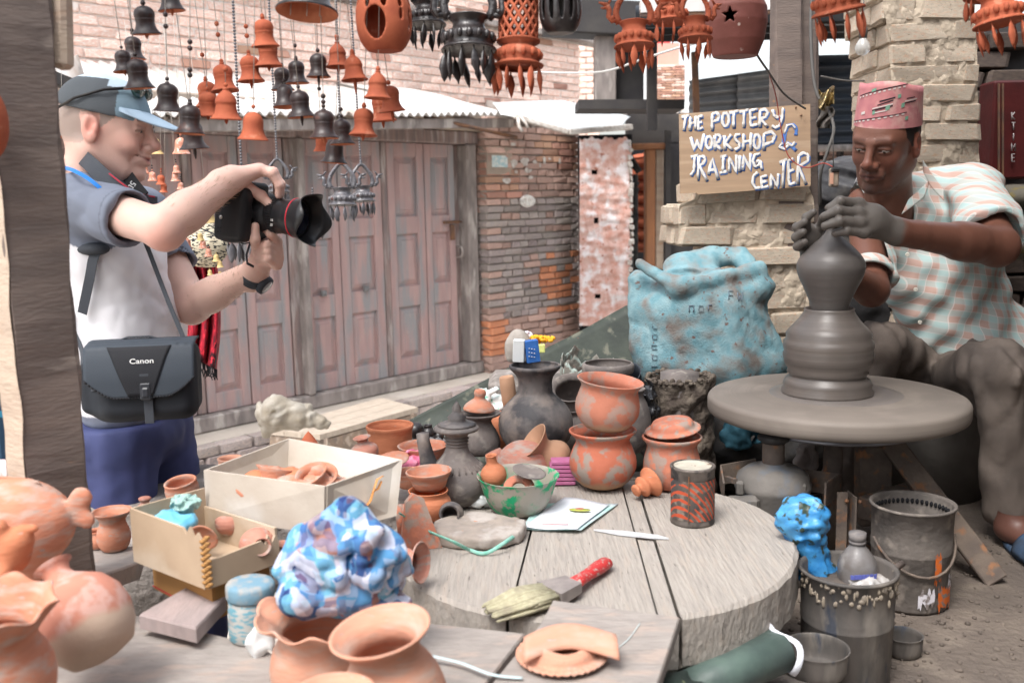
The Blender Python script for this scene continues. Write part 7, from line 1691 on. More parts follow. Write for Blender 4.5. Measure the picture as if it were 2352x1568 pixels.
# watch
wt=thing('wrist_watch','black rubber sports watch on the man\'s far wrist','watch',P(580,638,2.1));wa=Vector(A['wr2']-(A['pm2']-A['wr2'])*.25);wd_=Vector(A['pm2']-A['wr2']).normalized()
t_,x_,y_=frame(wd_,(0,1,0));WMx=Matrix(((x_.x,y_.x,t_.x,0),(x_.y,y_.y,t_.y,0),(x_.z,y_.z,t_.z,0),(0,0,0,1)));WMx.translation=wa
MB().lathe([(.0285,-.011),(.0315,-.010),(.0315,.010),(.0285,.011),(.0285,-.011)],40,WMx).build('band',m_strap,wt)
wcd=(Vector((.85,-.3,-.55))-wd_*Vector((.85,-.3,-.55)).dot(wd_)).normalized()
b=MB();cM=Matrix.Translation(wa+wcd*.030) @ wcd.to_track_quat('Z','Y').to_matrix().to_4x4();b.lathe([(0,-.004),(.021,-.004),(.0225,0),(.0215,.008),(.018,.010),(0,.010)],32,cM);b.build('case',m_strap,wt)
MB().lathe([(0,.0105),(.015,.0105),(.0165,.0095)],28,cM).build('dial',mat('dial',(.35,.38,.4),rough=.2,bump=0),wt)
MB().sphere(wa+Vector((0,-.0318,0)),.0022,8,5).build('red_button',m_sred,wt)
# ------------------------------------------------------------------ camera bag
BC=pts_(320,868,1.87);kb=1.87/FPX;bag=thing('camera_bag',bagT[0],bagT[1],P(320,962,1.87))
bR=headRot((.16,-1,.02));bs2=SDF(BC-npv((.15,.1,.11)),BC+npv((.15,.12,.11)),.003);WB=lambda x,y,z: BC+bR @ npv((-y,x,z)) if False else BC+bR @ npv((y,x,z))
# local: x along the bag (picture right), y outwards to the viewer, z up ; headRot columns: forward(viewer), left(picture right), up
bs2.box(WB(.008,-.03,-.008),(.055,.102,.078),.01,'u',bR,.03);bs2.box(WB(.018,.015,-.020),(.028,.088,.055),.02,'u',bR,.022);bs2.box(WB(-.09,-.03,-.015),(.045,.022,.052),.015,'u',bR,.015)
bs2.warp(lambda X,Y,Zz: .0014*nz(X,Y,Zz,30,3))
bsh=sobj(bs2,'bag_body',mat('bag_cloth',(.022,.026,.033),(.017,.019,.024),s=10,rough=.75,bs=500,bump=.3,bd=.001),bag,2)
m_flap=mat('bag_flap',(.042,.052,.066),rough=.6,bs=400,bump=.2,bd=.001);m_flapc=mat('bag_flap_centre',(.014,.015,.019),rough=.7,bs=500,bump=.3)
def flp(a,c_,off=0.0,half=.102):
 x=.012+half*(2*a-1);lw=.104*(1-.42*max(0,abs(2*a-1)-.45)**1.6*2.2);s_=c_*(lw+.05)
 if s_ < .05: y=-.035+s_*1.1;z=.0735-.0
 else: y=.030+.018*math.sin(min(1,(s_-.05)/.07)*1.4);z=.0735-(s_-.05)
 z -= .01*max(0,.5-abs(s_-.05)*20) if s_ > .03 else 0
 return Vector(WB(x,y+.004+off,z))
MB().grid(lambda a,c_: flp(a,c_),36,26,.003).build('flap',m_flap,bag)
MB().grid(lambda a,c_: flp(.5+(a-.5)*(.78-.56*c_),c_*.98,.0045),16,20,.001).build('flap_centre',m_flapc,bag)
b=MB()
for i in range(36):
 p,q=flp(i/36,.995,.002),flp((i+1)/36,.995,.002);b.tube([p,q],.0022,5)
b.build('piping',m_flapc,bag)
BRM=Matrix(((bR[0,1],bR[0,2],bR[0,0],0),(bR[1,1],bR[1,2],bR[1,0],0),(bR[2,1],bR[2,2],bR[2,0],0),(0,0,0,1)))
def BT(x,y,z): M=BRM.copy();M.translation=Vector(WB(x,y,z));return M
text_mesh('bag_logo','Canon',.0135,mat('logo_white',(.75,.75,.75),bump=0),BT(.018,.0525,.0405) @ Matrix.Diagonal((1.25,1,1,1)),bag,.0005)
b=MB();b.box((0,0,0),(.022,.034,.006),BT(.022,.056,-.018),.003);b.box((0,0,.003),(.014,.020,.005),BT(.022,.056,-.020),.003);b.build('buckle',mat('buckle',(.03,.033,.04),rough=.35,bump=0),bag)
MB().box((0,0,0),(.017,.05,.002),BT(.024,.0475,-.058),.0006).build('buckle_webbing',m_strap,bag)
MB().box((0,0,0),(.017,.02,.002),BT(.021,.0555,.006),.0006).build('buckle_webbing',m_strap,bag)
b=MB();b.box((0,0,0),(.05,.014,.002),BT(-.085,.02,-.012) @ Matrix.Rotation(R(-50),4,'Y') @ Matrix.Rotation(R(12),4,'Z'),.0006);b.build('side_webbing',m_strap,bag)
MB().tube([WB(-.045,-.02,.072),WB(-.02,-.02,.080),WB(.02,-.02,.080),WB(.045,-.02,.072)],.005,7,flat=.4).build('carry_handle',m_strap,bag)
strap('shoulder_strap',[Vector(WB(.085,-.02,.075)),P(385,690,1.93),P(358,620,1.965),P(335,560,1.99),P(300,480,1.99),P(262,425,2.02)],.009,m_strap,bag)
strap('shoulder_strap',[Vector(WB(-.11,-.02,.03)),P(186,800,1.93),P(165,740,1.99),P(158,600,2.08)],.009,m_strap,bag)

# ------------------------------------------------------------------ the potter
pO=pts_(2034,332,2.50);pR=headRot((-.66,-.72,-.27),R(-7));pS=1.0
p_feat=dict(red=(.20,.065,.045),lip=(.14,.05,.042),hair=(.012,.010,.010),brow=.35,hairk=.97,stub=.35,stubc=(.045,.026,.022),mous=True)
pot_=thing('person','potter in a pink patterned cap and checked shirt shaping clay on the wheel','person',(float(pO[0])+.1,2.6,.70))
ph=SDF(pO-np.array((.16,.16,.24)),pO+np.array((.14,.14,.14)),.0024);build_head(ph,pO,pR,pS,p_feat)
for s_ in (-1,1):      # folds under and between the eyes
 a_=lambda p: pO+pR @ npv(p);ph.cap(a_((.098,s_*.007,.026)),a_((.096,s_*.009,.04)),.0012,.0012,.003,'d');ph.cap(a_((.086,s_*.02,-.004)),a_((.078,s_*.044,-.004)),.0012,.0012,.004,'d')
B={k_: pts_(*v) for k_,v in dict(shl=(2236,440,2.55),ell=(2292,566,2.27),wrl=(2062,533,2.13),knl=(1968,492,2.10),shr=(1985,470,2.68),elr=(2002,665,2.42),wrr=(1868,590,2.24),knr=(1852,520,2.19)).items()}
b1_=[B[k_] for k_ in ('shl','ell','wrl')]+[pts_(1880,500,2.10)];b2_=[B[k_] for k_ in ('shr','elr','wrr','knr')]
pa=ph1=SDF(np.minimum.reduce(b1_)-npv((.03,.07,.06)),np.maximum.reduce(b1_)+.06,.0024);pa2=ph2=SDF(np.minimum.reduce(b2_)-npv((.05,.09,.06)),np.maximum.reduce(b2_)+.06,.0024)
pa.cap(B['shl'],B['ell'],.05,.045,.01);pa.cap(B['ell'],B['ell']+(B['wrl']-B['ell'])*.4,.046,.043,.02);pa.cap(B['ell']+(B['wrl']-B['ell'])*.3,B['wrl'],.043,.027,.015)
pa2.cap(B['shr'],B['elr'],.048,.042,.01);pa2.cap(B['elr'],B['wrr'],.042,.026,.015)
ph1.cap(B['wrl']+(B['ell']-B['wrl'])*.18,B['wrl'],.029,.027,.01);ph1.cap(B['wrl'],pts_(2005,510,2.11),.027,.034,.016,flat=((.3,-1,0),1.25));ph1.ell(pts_(2000,505,2.115),(.036,.024,.036),.014)
fl=[[(1972,468,2.11),(1930,462,2.095),(1904,478,2.10)],[(1972,490,2.095),(1925,484,2.08),(1893,497,2.09)],[(1975,512,2.085),(1928,508,2.07),(1895,519,2.08)],[(1985,534,2.085),(1945,530,2.075),(1918,536,2.085)]]
for i,f in enumerate(fl):
 q=[pts_(*x) for x in f];finger(ph1,q,.0122 if i < 3 else .0108,.0092 if i < 3 else .0085,.003);ph1.cap(q[0],pts_(2020,512,2.115),.0125,.018,.01)
finger(ph1,[pts_(1990,490,2.135),pts_(1945,490,2.145),pts_(1915,505,2.14)],.013,.0105)
ph2.cap(B['wrr'],pts_(1858,545,2.21),.026,.030,.015,flat=((0,1,0),1.2));ph2.ell(pts_(1850,545,2.21),(.026,.022,.032),.012)
for f in ([(1852,525,2.19),(1852,500,2.17),(1868,488,2.16)],[(1842,535,2.19),(1830,522,2.17),(1848,510,2.155)],[(1840,550,2.19),(1828,545,2.17),(1845,533,2.15)],[(1842,566,2.19),(1832,566,2.17),(1848,556,2.15)]):
 finger(ph2,[pts_(*x) for x in f],.0110,.0085,.003)
finger(ph2,[pts_(1872,550,2.22),pts_(1885,520,2.2),pts_(1890,500,2.18)],.012,.0095)
# feet
ft=SDF(pts_(2240,1360,2.2)-npv((.05,.2,.03)),pts_(2400,1200,2.2)+npv((.1,.1,.03)),.004);anL=pts_(2325,1235,2.2);zf_=.70
ft.cap(anL+npv((0,0,.1)),npv((anL[0],anL[1],zf_+.05)),.036,.036,.02);ft.cap((anL[0],anL[1],zf_+.045),(anL[0]+.02,anL[1]-.13,zf_+.028),.036,.030,.03,flat=((0,0,1),1.3))
for i in range(5): ft.cap((anL[0]-.02+.015*i,anL[1]-.14,zf_+.026),(anL[0]-.022+.017*i,anL[1]-.185+.006*abs(i-1.5),zf_+.02),.0115,.009,.004)
def pcol(V):
 base=npv((.145,.062,.042));c=headcols(V,pO,pR,pS,base,p_feat);far=np.linalg.norm(V-pO,axis=1) > .21;c[far]=base*.95
 clay=npv((.105,.092,.082));n_=nz(V[:,0],V[:,1],V[:,2],60,3)*.02
 for w_,k_,kk in ((B['wrl'],B['knl'],1),(B['wrr'],B['knr'],1)):
  ax_=(k_-w_)/np.linalg.norm(k_-w_);t_=(V-w_) @ ax_;near=np.linalg.norm(V-k_,axis=1) < .17
  m_=(np.clip((t_+n_+.012)/.02,0,1)*near)[:,None];c=c*(1-m_)+clay*m_
 return np.clip(c,0,1)
m_sk2=skinmat('skin_brown',(.2,.1,.06),0,.42,.05);sobj([ph,ph1,ph2],'body',m_sk2,pot_,1,pcol);sobj(ft,'foot',m_sk2,pot_,1,lambda V: np.tile(npv((.13,.06,.045)),(len(V),1)))
eyes(pot_,pO,pR,pS,(1,.0,-.45),m_iris)
# shirt of the potter
lo=pts_(1960,860,2.7);hi=pts_(2420,340,2.7);lo[1]=2.16;hi[1]=2.86;lo -= .02;hi += .03
ps=SDF(lo,hi,.0042);Q=pts_
ps.ell(Q(2130,520,2.64),(.165,.11,.13),.05);ps.ell(Q(2165,640,2.62),(.165,.12,.14),.06);ps.ell(Q(2215,750,2.62),(.165,.13,.12),.06);ps.ell(Q(2270,790,2.60),(.15,.13,.07),.05)
ps.cap(Q(2040,455,2.68),Q(2225,432,2.60),.058,.064,.05);ps.ell(Q(2240,445,2.56),(.068,.066,.062),.03)
HL=B['shl']+(B['ell']-B['shl'])*.80;HRr=B['shr']+(B['elr']-B['shr'])*.86
ps.cap(B['shl'],HL,.068,.078,.03);ps.cap(B['shr'],HRr,.062,.066,.03)
nk=pO+pR @ npv((-.045,0,-.16));ps.cap(nk+npv((0,0,-.05)),nk+npv((-.01,-.02,.12)),.060,.072,.004,'d');ps.cap(nk+npv((-.03,-.07,-.10)),nk+npv((-.03,-.09,.05)),.004,.05,.006,'d')
for (a,b_,rr_) in ((B['shl'],HL,.062),(B['shr'],HRr,.054)):
 d_=(b_-a)/np.linalg.norm(b_-a);c0=b_+d_*.012
 ps.put(lambda X,Y,Zz,c0=c0,d_=d_: np.maximum(-((X-c0[0])*d_[0]+(Y-c0[1])*d_[1]+(Zz-c0[2])*d_[2]),np.sqrt((X-c0[0])**2+(Y-c0[1])**2+(Zz-c0[2])**2)-.115),c0-.11,c0+.11,.002,'d')
 ps.cap(b_-d_*.0,b_+d_*.07,rr_,rr_,.002,'d')
def pfold(X,Y,Zz):
 x,z=X-Q(2130,600,2.6)[0],Zz-Q(2130,600,2.6)[2]
 f=.0055*np.sin((x*1.0-z*.8)*62+2.6*nz(X,Y,Zz,9,13));f2=.004*np.sin((x*.4+z*1.1)*80+2.6*nz(X,Y,Zz,12,14))
 return (f*np.clip(.6-z*2,.15,1)+f2*.7)+.0025*nz(X,Y,Zz,40,15)
ps.warp(pfold)
zb_=float(Q(2200,838,2.5)[2]);ps.put(lambda X,Y,Zz: (Zz-zb_-.10*(X-Q(2130,0,2.5)[0])*.5+.006*np.sin(X*40))+0*Y,lo,npv((hi[0],hi[1],zb_+.05)),.002,'d',0)
def plaid(name,scale=1.0):
 m=mat(name,(.62,.60,.57),rough=.85,bump=.15,bs=500,bd=.001);n=m.node_tree;b=n.nodes['Principled BSDF'];N,L=n.nodes,n.links
 tc=N.new('ShaderNodeTexCoord');sx=N.new('ShaderNodeSeparateXYZ');mp=N.new('ShaderNodeMapping');mp.inputs['Rotation'].default_value=(0,R(-9),0);L.new(tc.outputs['Object'],mp.inputs[0])
 no=N.new('ShaderNodeTexNoise');no.inputs['Scale'].default_value=7;vm=N.new('ShaderNodeVectorMath');vm.operation='MULTIPLY_ADD';vm.inputs[1].default_value=(.02,.02,.02);L.new(tc.outputs['Object'],no.inputs[0]);L.new(no.outputs[1],vm.inputs[0]);L.new(mp.outputs[0],vm.inputs[2]);L.new(vm.outputs[0],sx.inputs[0])
 def M_(op,a,b_=None):
  q=N.new('ShaderNodeMath');q.operation=op
  for i,v in enumerate((a,b_)):
   if v is None: continue
   if hasattr(v,'links'): L.new(v,q.inputs[i])
   else: q.inputs[i].default_value=v
  return q.outputs[0]
 u_=M_('ADD',sx.outputs[0],M_('MULTIPLY',sx.outputs[1],.55));v_=sx.outputs[2];per=.034*scale
 def band(w,ph,wd): f=M_('FRACT',M_('ADD',M_('DIVIDE',w,per),ph));return M_('LESS_THAN',M_('ABSOLUTE',M_('SUBTRACT',f,.5)),wd)
 def mixc(f,A_,Bc,st):
  q=N.new('ShaderNodeMix');q.data_type='RGBA';L.new(M_('MULTIPLY',f,st),q.inputs[0])
  if hasattr(A_,'links'): L.new(A_,q.inputs[6])
  else: q.inputs[6].default_value=(*A_,1)
  q.inputs[7].default_value=(*Bc,1);return q.outputs[2]
 c=mixc(band(u_,0,.22),(.56,.50,.47),(.46,.25,.19),.45);c=mixc(band(v_,0,.22),c,(.46,.25,.19),.38);c=mixc(band(u_,.5,.22),c,(.30,.52,.52),.42);c=mixc(band(v_,.5,.22),c,(.30,.52,.52),.42)
 c=mixc(band(u_,.25,.022),c,(.66,.6,.56),.7);c=mixc(band(v_,.25,.022),c,(.66,.6,.56),.7);L.new(c,b.inputs['Base Color']);return m
m_plaid=plaid('checked_shirt')
def recolour():      # the heap of cloth: square printed patches bent by its folds
 m=mat('patch_check',(.1,.2,.4),rough=.9,bump=.15,bs=400,bd=.001);n=m.node_tree;N,L=n.nodes,n.links
 tc=N.new('ShaderNodeTexCoord');no=N.new('ShaderNodeTexNoise');no.inputs['Scale'].default_value=16;no.inputs['Detail'].default_value=1;vm=N.new('ShaderNodeVectorMath');vm.operation='MULTIPLY_ADD';vm.inputs[1].default_value=(.05,)*3
 L.new(tc.outputs['Object'],no.inputs[0]);L.new(no.outputs[1],vm.inputs[0]);L.new(tc.outputs['Object'],vm.inputs[2]);col=None
 for sc_,k_ in ((44,0),(90,1)):
  vo=N.new('ShaderNodeTexVoronoi');vo.distance='CHEBYCHEV';vo.inputs['Scale'].default_value=sc_;vo.inputs['Randomness'].default_value=.55;L.new(vm.outputs[0],vo.inputs['Vector']);sx=N.new('ShaderNodeSeparateColor');L.new(vo.outputs['Color'],sx.inputs[0])
  rp=N.new('ShaderNodeValToRGB');rp.color_ramp.interpolation='CONSTANT';L.new(sx.outputs[0],rp.inputs[0]);pal=[(.02,.04,.14),(.08,.24,.45),(.52,.54,.64),(.05,.13,.32),(.14,.36,.50),(.60,.60,.68),(.10,.26,.50),(.28,.14,.12)]
  el=rp.color_ramp.elements
  while len(el) < 8: el.new(.5)
  for q,c_ in enumerate(pal): el[q].position=q/8;el[q].color=(*c_,1)
  if col is None: col=rp.outputs[0]
  else:
   mx=N.new('ShaderNodeMix');mx.data_type='RGBA';mx.inputs[0].default_value=.3;L.new(col,mx.inputs[6]);L.new(rp.outputs[0],mx.inputs[7]);col=mx.outputs[2]
 L.new(col,N['Principled BSDF'].inputs['Base Color']);return m
CLOTH.data.materials[0]=recolour()
shp=sobj(ps,'shirt',m_plaid,pot_,2)
# collar flaps, placket, buttons, rolled cuffs
b=MB();b.grid(lambda a,c_: Vector(Q(2128+46*a-20*c_*a,395+62*a+22*c_+8*math.sin(a*3),2.50-.03*math.sin(a*math.pi)+.02*a-.012*c_)) if False else Vector(Q(2120+a*48,368+a*70+c_*(34-18*abs(a-.4)),2.475+.05*(1-a)-.006*c_)),10,6,.003);b.build('collar',m_plaid,pot_)
b=MB();b.grid(lambda a,c_: Vector(Q(2122-a*52+c_*16,455-c_*44+a*38+10*a*c_,2.50+.012*c_-.012*a)),8,5,.003);b.build('collar',m_plaid,pot_)
b=MB()
for i,(u,v) in enumerate(((2084,585),(2103,665),(2113,740))):
 o=MB().lathe([(0,-.001),(.0055,-.001),(.0055,.0015),(.003,.0008),(0,.0008)],14,TM(P(u,v,2.485-.005*i),(90,0,0))).build('button',mat('button%d' % i,(.6,.57,.5),rough=.3,bump=0),pot_)
def cuff(c,ax_,r0,r1,w_):
 ax_=Vector(ax_).normalized();M=Matrix.Translation(Vector(c)) @ ax_.to_track_quat('Z','Y').to_matrix().to_4x4()
 MB().lathe([(r0*.9,-w_),(r0,-w_*.8),(r1+.002,0),(r1,w_*.3),(r1-.006,w_*.25),(r0-.008,-w_*.9)],40,M,.03).build('rolled_cuff',m_plaid,pot_)
cuff(HL,B['ell']-B['shl'],.070,.074,.035);cuff(HRr,B['elr']-B['shr'],.060,.062,.03)
# trousers
pt_=SDF(Q(1960,900,2.7)*npv((1,0,0))+npv((-.20,2.02,.74)),npv((Q(2420,800,2.7)[0]+.1,2.95,Q(2200,745,2.55)[2]+.05)),.006)
kL=Q(2300,850,2.24);kR=Q(2025,790,2.42);hipL=Q(2290,880,2.75);hipR=Q(2190,880,2.80);ak=Q(2318,1215,2.22);akR=npv((kR[0]-.05,2.55,.74))
pt_.cap(hipL,kL,.085,.066,.03);pt_.cap(Q(2170,870,2.55),kL+npv((-.02,.06,.0)),.06,.060,.05);pt_.cap(hipR,kR,.08,.056,.03);pt_.cap(kL,ak+npv((0,.02,.05)),.058,.062,.02,flat=((0,1,0),1.25));pt_.cap(kR,akR,.056,.055,.02);pt_.ell((hipL+hipR)/2,(.17,.13,.11),.05)
pt_.cap(Q(2190,870,2.45),Q(2280,940,2.33),.035,.04,.05)
pt_.warp(lambda X,Y,Zz: -.016*(np.abs(nz(X+Zz*.5,Y,Zz*.3,30,3))-.35)-.010*(np.abs(nz(X,Y,Zz*.35,62,4))-.3))
zc=float(ak[2])-.012;pt_.put(lambda X,Y,Zz: (Zz-zc)+0*X+0*Y,npv((kL[0]-.15,2.0,.7)),npv((kL[0]+.2,2.36,zc)),.002,'d',0)
sobj(pt_,'trousers',mat('brown_trousers',(.125,.10,.085),(.09,.073,.063),s=7,c3=(.16,.13,.11),s3=5,rough=.85,bs=300,bump=.15),pot_,2)
b=MB().lathe([(0,0),(.043,0),(.045,.012),(.04,.016),(0,.016)],24,TM((anL[0]+.012,anL[1]-.08,zf_+.001),(0,0,0),(1.05,2.7,1)));b.build('slipper_sole',mat('slipper',(.05,.09,.16),(.04,.05,.07),s=20,bump=.3),pot_)
MB().grid(lambda a,c_: Vector((anL[0]+.012+.052*math.cos(math.pi*(1-a)),anL[1]-.075-.07*c_,zf_+.012+.052*math.sin(math.pi*a)*(1-.25*c_))),16,8,.003).build('slipper_strap',bpy.data.materials['slipper'],pot_)
# cap (topi): slanted fold, woven pattern in relief
tp=MB();tO=pO;TWp=lambda p: Vector(tO+pR @ npv(p));nT=56;rows=[]
for j in range(9):
 t_=j/8
 for i in range(nT):
  a=2*math.pi*i/nT;x=math.cos(a);y=math.sin(a);rx,ry=(.098-.014*t_),(.080-.006*t_)
  base=.050+.012*x;top=.050+.100+.022*x+.004*math.sin(3*a)-.004*abs(y);rows.append(TWp((-.008+rx*x-.010*t_,ry*y,base+(top-base)*t_)))
F=[(j*nT+i,j*nT+(i+1) % nT,(j+1)*nT+(i+1) % nT,(j+1)*nT+i) for j in range(8) for i in range(nT)];V=list(rows)
c_i=len(V);V.append(TWp((-.02,0,.138)));ring2=len(V)
for i in range(nT): a=2*math.pi*i/nT;V.append(TWp((-.018+.05*math.cos(a),.045*math.sin(a),.140+.006*math.cos(a))))
F += [(8*nT+i,8*nT+(i+1) % nT,ring2+(i+1) % nT,ring2+i) for i in range(nT)]+[(ring2+i,ring2+(i+1) % nT,c_i) for i in range(nT)]
tp.add(V,F)
m_topi=mat('topi_cloth',(.48,.20,.20),(.40,.15,.165),s=20,bump=.4,bs=260,bd=.001,c3=(.5,.3,.27),s3=12)
cap2=tp.build('patterned_cap',m_topi,pot_)
def toppt(a,t_,off=.0012):
 x=math.cos(a);y=math.sin(a);rx,ry=(.098-.014*t_)+off,(.080-.006*t_)+off;base=.050+.012*x;top=.050+.100+.022*x
 return TWp((-.008+rx*x-.010*t_,ry*y,base+(top-base)*t_))
m_tblk=mat('topi_black',(.03,.02,.025),bump=0);m_twh=mat('topi_white',(.55,.5,.47),bump=0);m_tgr=mat('topi_green',(.16,.30,.22),bump=0)
def topi_strip(name,a0,t0,a1,t1,w_,m,dash=0):
 b=MB();n=22
 for i in range(n):
  if dash and i % 2: continue
  f0,f1=i/n,(i+1)/n;A0_,A1_=a0+(a1-a0)*f0,a0+(a1-a0)*f1;T0_,T1_=t0+(t1-t0)*f0,t0+(t1-t0)*f1
  q=[toppt(A0_,T0_-w_),toppt(A1_,T1_-w_),toppt(A1_,T1_+w_),toppt(A0_,T0_+w_)];b.add(q,[(0,1,2,3)],False)
 o=b.build(name,m,None,origin=ORG[pot_],fix=False);o.location=(0,0,0);o.parent=cap2
for (a0,t0,a1,t1,w_,m,ds) in ((-.9,.10,.95,.36,.010,m_tblk,0),(-.9,.075,.95,.335,.014,m_twh,1),(-.7,.68,.9,.98,.012,m_tblk,0),(-.7,.64,.9,.94,.016,m_twh,1),(-.1,.38,.5,.50,.014,m_tblk,0),(-.1,.42,.5,.54,.012,m_twh,0),(.05,.50,.5,.62,.012,m_tblk,0),(.0,.34,.35,.40,.012,m_twh,0),(.1,.58,.55,.68,.016,m_tblk,0),(.8,.55,1.25,.62,.014,m_tblk,0),(.85,.60,1.3,.67,.012,m_twh,0),(.9,.66,1.2,.70,.012,m_tblk,0),(1.35,.2,1.42,.9,.02,m_tblk,0),(-.5,.30,-.35,.33,.03,m_twh,0),(.3,.44,.42,.47,.05,m_tgr,0),(-.08,.33,.0,.35,.04,m_tgr,0),(.62,.70,.72,.72,.04,m_tgr,0),(.75,.5,.85,.53,.05,m_tgr,0),(-.2,.80,-.05,.84,.03,m_tgr,0),(.9,.22,1.0,.24,.04,m_tgr,0)):
 topi_strip('woven_stripe',a0,t0,a1,t1,w_,m,ds)
KS=2.2
# ================================================================== WHEEL, CLAY, MOTOR, BUCKETS, SACK
WD=2.15;WC0=P(1918,903,WD);kw=WD/FPX
m_wheel=mat('clay_wheel',(.20,.17,.145),(.165,.14,.12),s=3,c3=(.24,.205,.175),s3=2,bs=30,bump=.15,rough=.6)
def rings(m,sc=70,col=(.17,.145,.125),st=.5):      # fine throwing rings round the object's own axis
 n=m.node_tree;N,L=n.nodes,n.links;b=N['Principled BSDF'];tc=N.new('ShaderNodeTexCoord');sx=N.new('ShaderNodeSeparateXYZ');L.new(tc.outputs['Object'],sx.inputs[0])
 cx=N.new('ShaderNodeCombineXYZ');ln_=N.new('ShaderNodeVectorMath');ln_.operation='LENGTH';c2=N.new('ShaderNodeCombineXYZ');L.new(sx.outputs[0],c2.inputs[0]);L.new(sx.outputs[1],c2.inputs[1]);L.new(c2.outputs[0],ln_.inputs[0])
 L.new(ln_.outputs['Value'],cx.inputs[0]);L.new(sx.outputs[2],cx.inputs[2]);no=N.new('ShaderNodeTexNoise');no.inputs['Scale'].default_value=sc;no.inputs['Detail'].default_value=5;L.new(cx.outputs[0],no.inputs['Vector'])
 mr=N.new('ShaderNodeMapRange');mr.inputs[1].default_value=.4;mr.inputs[2].default_value=.62;mr.inputs[4].default_value=st;L.new(no.outputs[0],mr.inputs[0]);mx=N.new('ShaderNodeMix');mx.data_type='RGBA';L.new(mr.outputs[0],mx.inputs[0])
 L.new(b.inputs['Base Color'].links[0].from_socket,mx.inputs[6]);mx.inputs[7].default_value=(*col,1);L.new(mx.outputs[2],b.inputs['Base Color'])
 bp=N.new('ShaderNodeBump');bp.inputs['Strength'].default_value=.5;bp.inputs['Distance'].default_value=.003;L.new(no.outputs[0],bp.inputs['Height']);L.new(bp.outputs[0],b.inputs['Normal']);return m
rings(m_wheel,60)
whl=thing('potters_wheel','wide clay-grey potter\'s wheel disc on a low iron stand','wheel',(WC0.x,WC0.y,.70))
Rw=293*kw
def wpart(name,pr,m,n=96):
 o=bpy.data.objects.new(name,MB().lathe(pr,n).mesh(name));COL.objects.link(o);o.data.materials.append(m);o.parent=whl;o.location=WC0-ORG[whl];return o
wpart('wheel_disc',[(0,0),(Rw*.42,.001),(Rw*.7,.0),(Rw*.95,-.002),(Rw*.982,-.005),(Rw*.996,-.010),(Rw,-.014),(Rw,-.034),(Rw*.992,-.041),(Rw*.965,-.046),(Rw*.72,-.056),(0,-.058)],m_wheel)
wpart('under_ring',[(0,-.066),(Rw*.66,-.066),(Rw*.66,-.070),(Rw*.665,-.072),(Rw*.66,-.076),(0,-.076)],mat('ring_steel',(.22,.22,.24),rough=.35,metal=.6,bump=.1))
wpart('slurry_ring',[(0,.0005),(Rw*.36,.0035),(Rw*.45,.003),(Rw*.5,.0015),(Rw*.52,0)],rings(mat('wet_slurry',(.17,.15,.14),(.14,.125,.12),s=6,rough=.3,bump=.1),90))
m_wet=rings(mat('wet_clay',(.125,.105,.092),(.105,.09,.08),s=4,rough=.34,bump=.1,spec=.5),75,(.085,.073,.066),.6)
hump=[(0,0),(104,0),(105,6),(100,14),(101,24),(97,34),(88,41),(86,46),(93,51),(90,57),(99,72),(103,92),(100,100),(103,112),(101,124),(96,130),(97,142),(86,155),(81,160),(70,172),(60,186),(56,194),(57,199),(52,198),(44,192),(0,190)]
HC=P(1899,893,WD)
o=bpy.data.objects.new('clay_mound',MB().lathe([(r*kw,z*kw) for r,z in hump],80,None,.012).mesh('clay_mound'));COL.objects.link(o);o.data.materials.append(m_wet);o.location=(HC.x,WC0.y,WC0.z+.002);props(o,'wet grey clay mound turning on the wheel under the new pot','clay mound')
newp=[(0,0),(38,0),(40,4),(46,26),(58,54),(70,78),(76,98),(76,112),(70,126),(58,140),(42,156),(28,168),(18,178),(13,186),(12,194),(15,200),(12,204),(0,204)]
nr=[]
for a,b2 in zip(newp,newp[1:]): nr += [(a[0]*.75+b2[0]*.25,a[1]*.75+b2[1]*.25),(a[0]*.25+b2[0]*.75,a[1]*.25+b2[1]*.75)]
m_wet2=rings(mat('fresh_clay',(.115,.102,.095),(.10,.09,.084),s=4,rough=.4,bump=.1,spec=.5),60,(.085,.076,.071),.5)
o=bpy.data.objects.new('fresh_pot',MB().lathe([(0,0)]+[(r*kw,z*kw) for r,z in nr]+[(0,204*kw)],80).mesh('fresh_pot'));COL.objects.link(o);o.data.materials.append(m_wet2);NP=P(1906,695,WD);o.location=(NP.x,WC0.y,WC0.z+.002+190*kw);props(o,'freshly thrown grey pot under the potter\'s hands','pot')
# stand
m_rusty=mat('dusty_iron',(.16,.125,.10),(.10,.08,.07),s=10,c3=(.26,.13,.07),s3=16,t3=.62,bs=60,bump=.5,rough=.85)
dz=lambda u,v,d: P(u,v,d)
b=MB();b.bar(dz(2005,1020,2.18),dz(2005,1200,2.18),.075,.05,(0,1,0),.004);b.build('stand_column',m_rusty,whl)
b=MB();b.bar(dz(2045,1015,2.16),Z(2290,1335,.705),.05,.022,(0,1,0),.003);b.build('stand_leg',m_rusty,whl)
b=MB();b.bar(dz(1990,1170,2.02),dz(2108,1130,2.18),.045,.05,(0,0,1),.003);b.build('stand_arm',m_rusty,whl)
b=MB();b.bar(dz(1935,1130,1.96),Vector((dz(1935,1130,1.96).x,1.96,.72)),.022,.004,(0,1,0));b.bar(dz(1957,1134,1.97),Vector((dz(1957,1134,1.97).x,1.97,.72)),.05,.004,(1,0,0));b.build('angle_post',m_rusty,whl)
for u,v in ((1945,1150),(1975,1152)): MB().sphere(dz(u,v,1.955),.005,8,6).build('bolt',m_rust,whl)
MB().tube([WC0+Vector((0,0,-.07)),Vector((WC0.x,WC0.y,.72))],.022,14).build('axle',m_rusty,whl)
MB().lathe([(0,0),(.12,0),(.11,.02),(0,.025)],24,TM((WC0.x,WC0.y,.70))).build('stand_foot',m_rusty,whl)
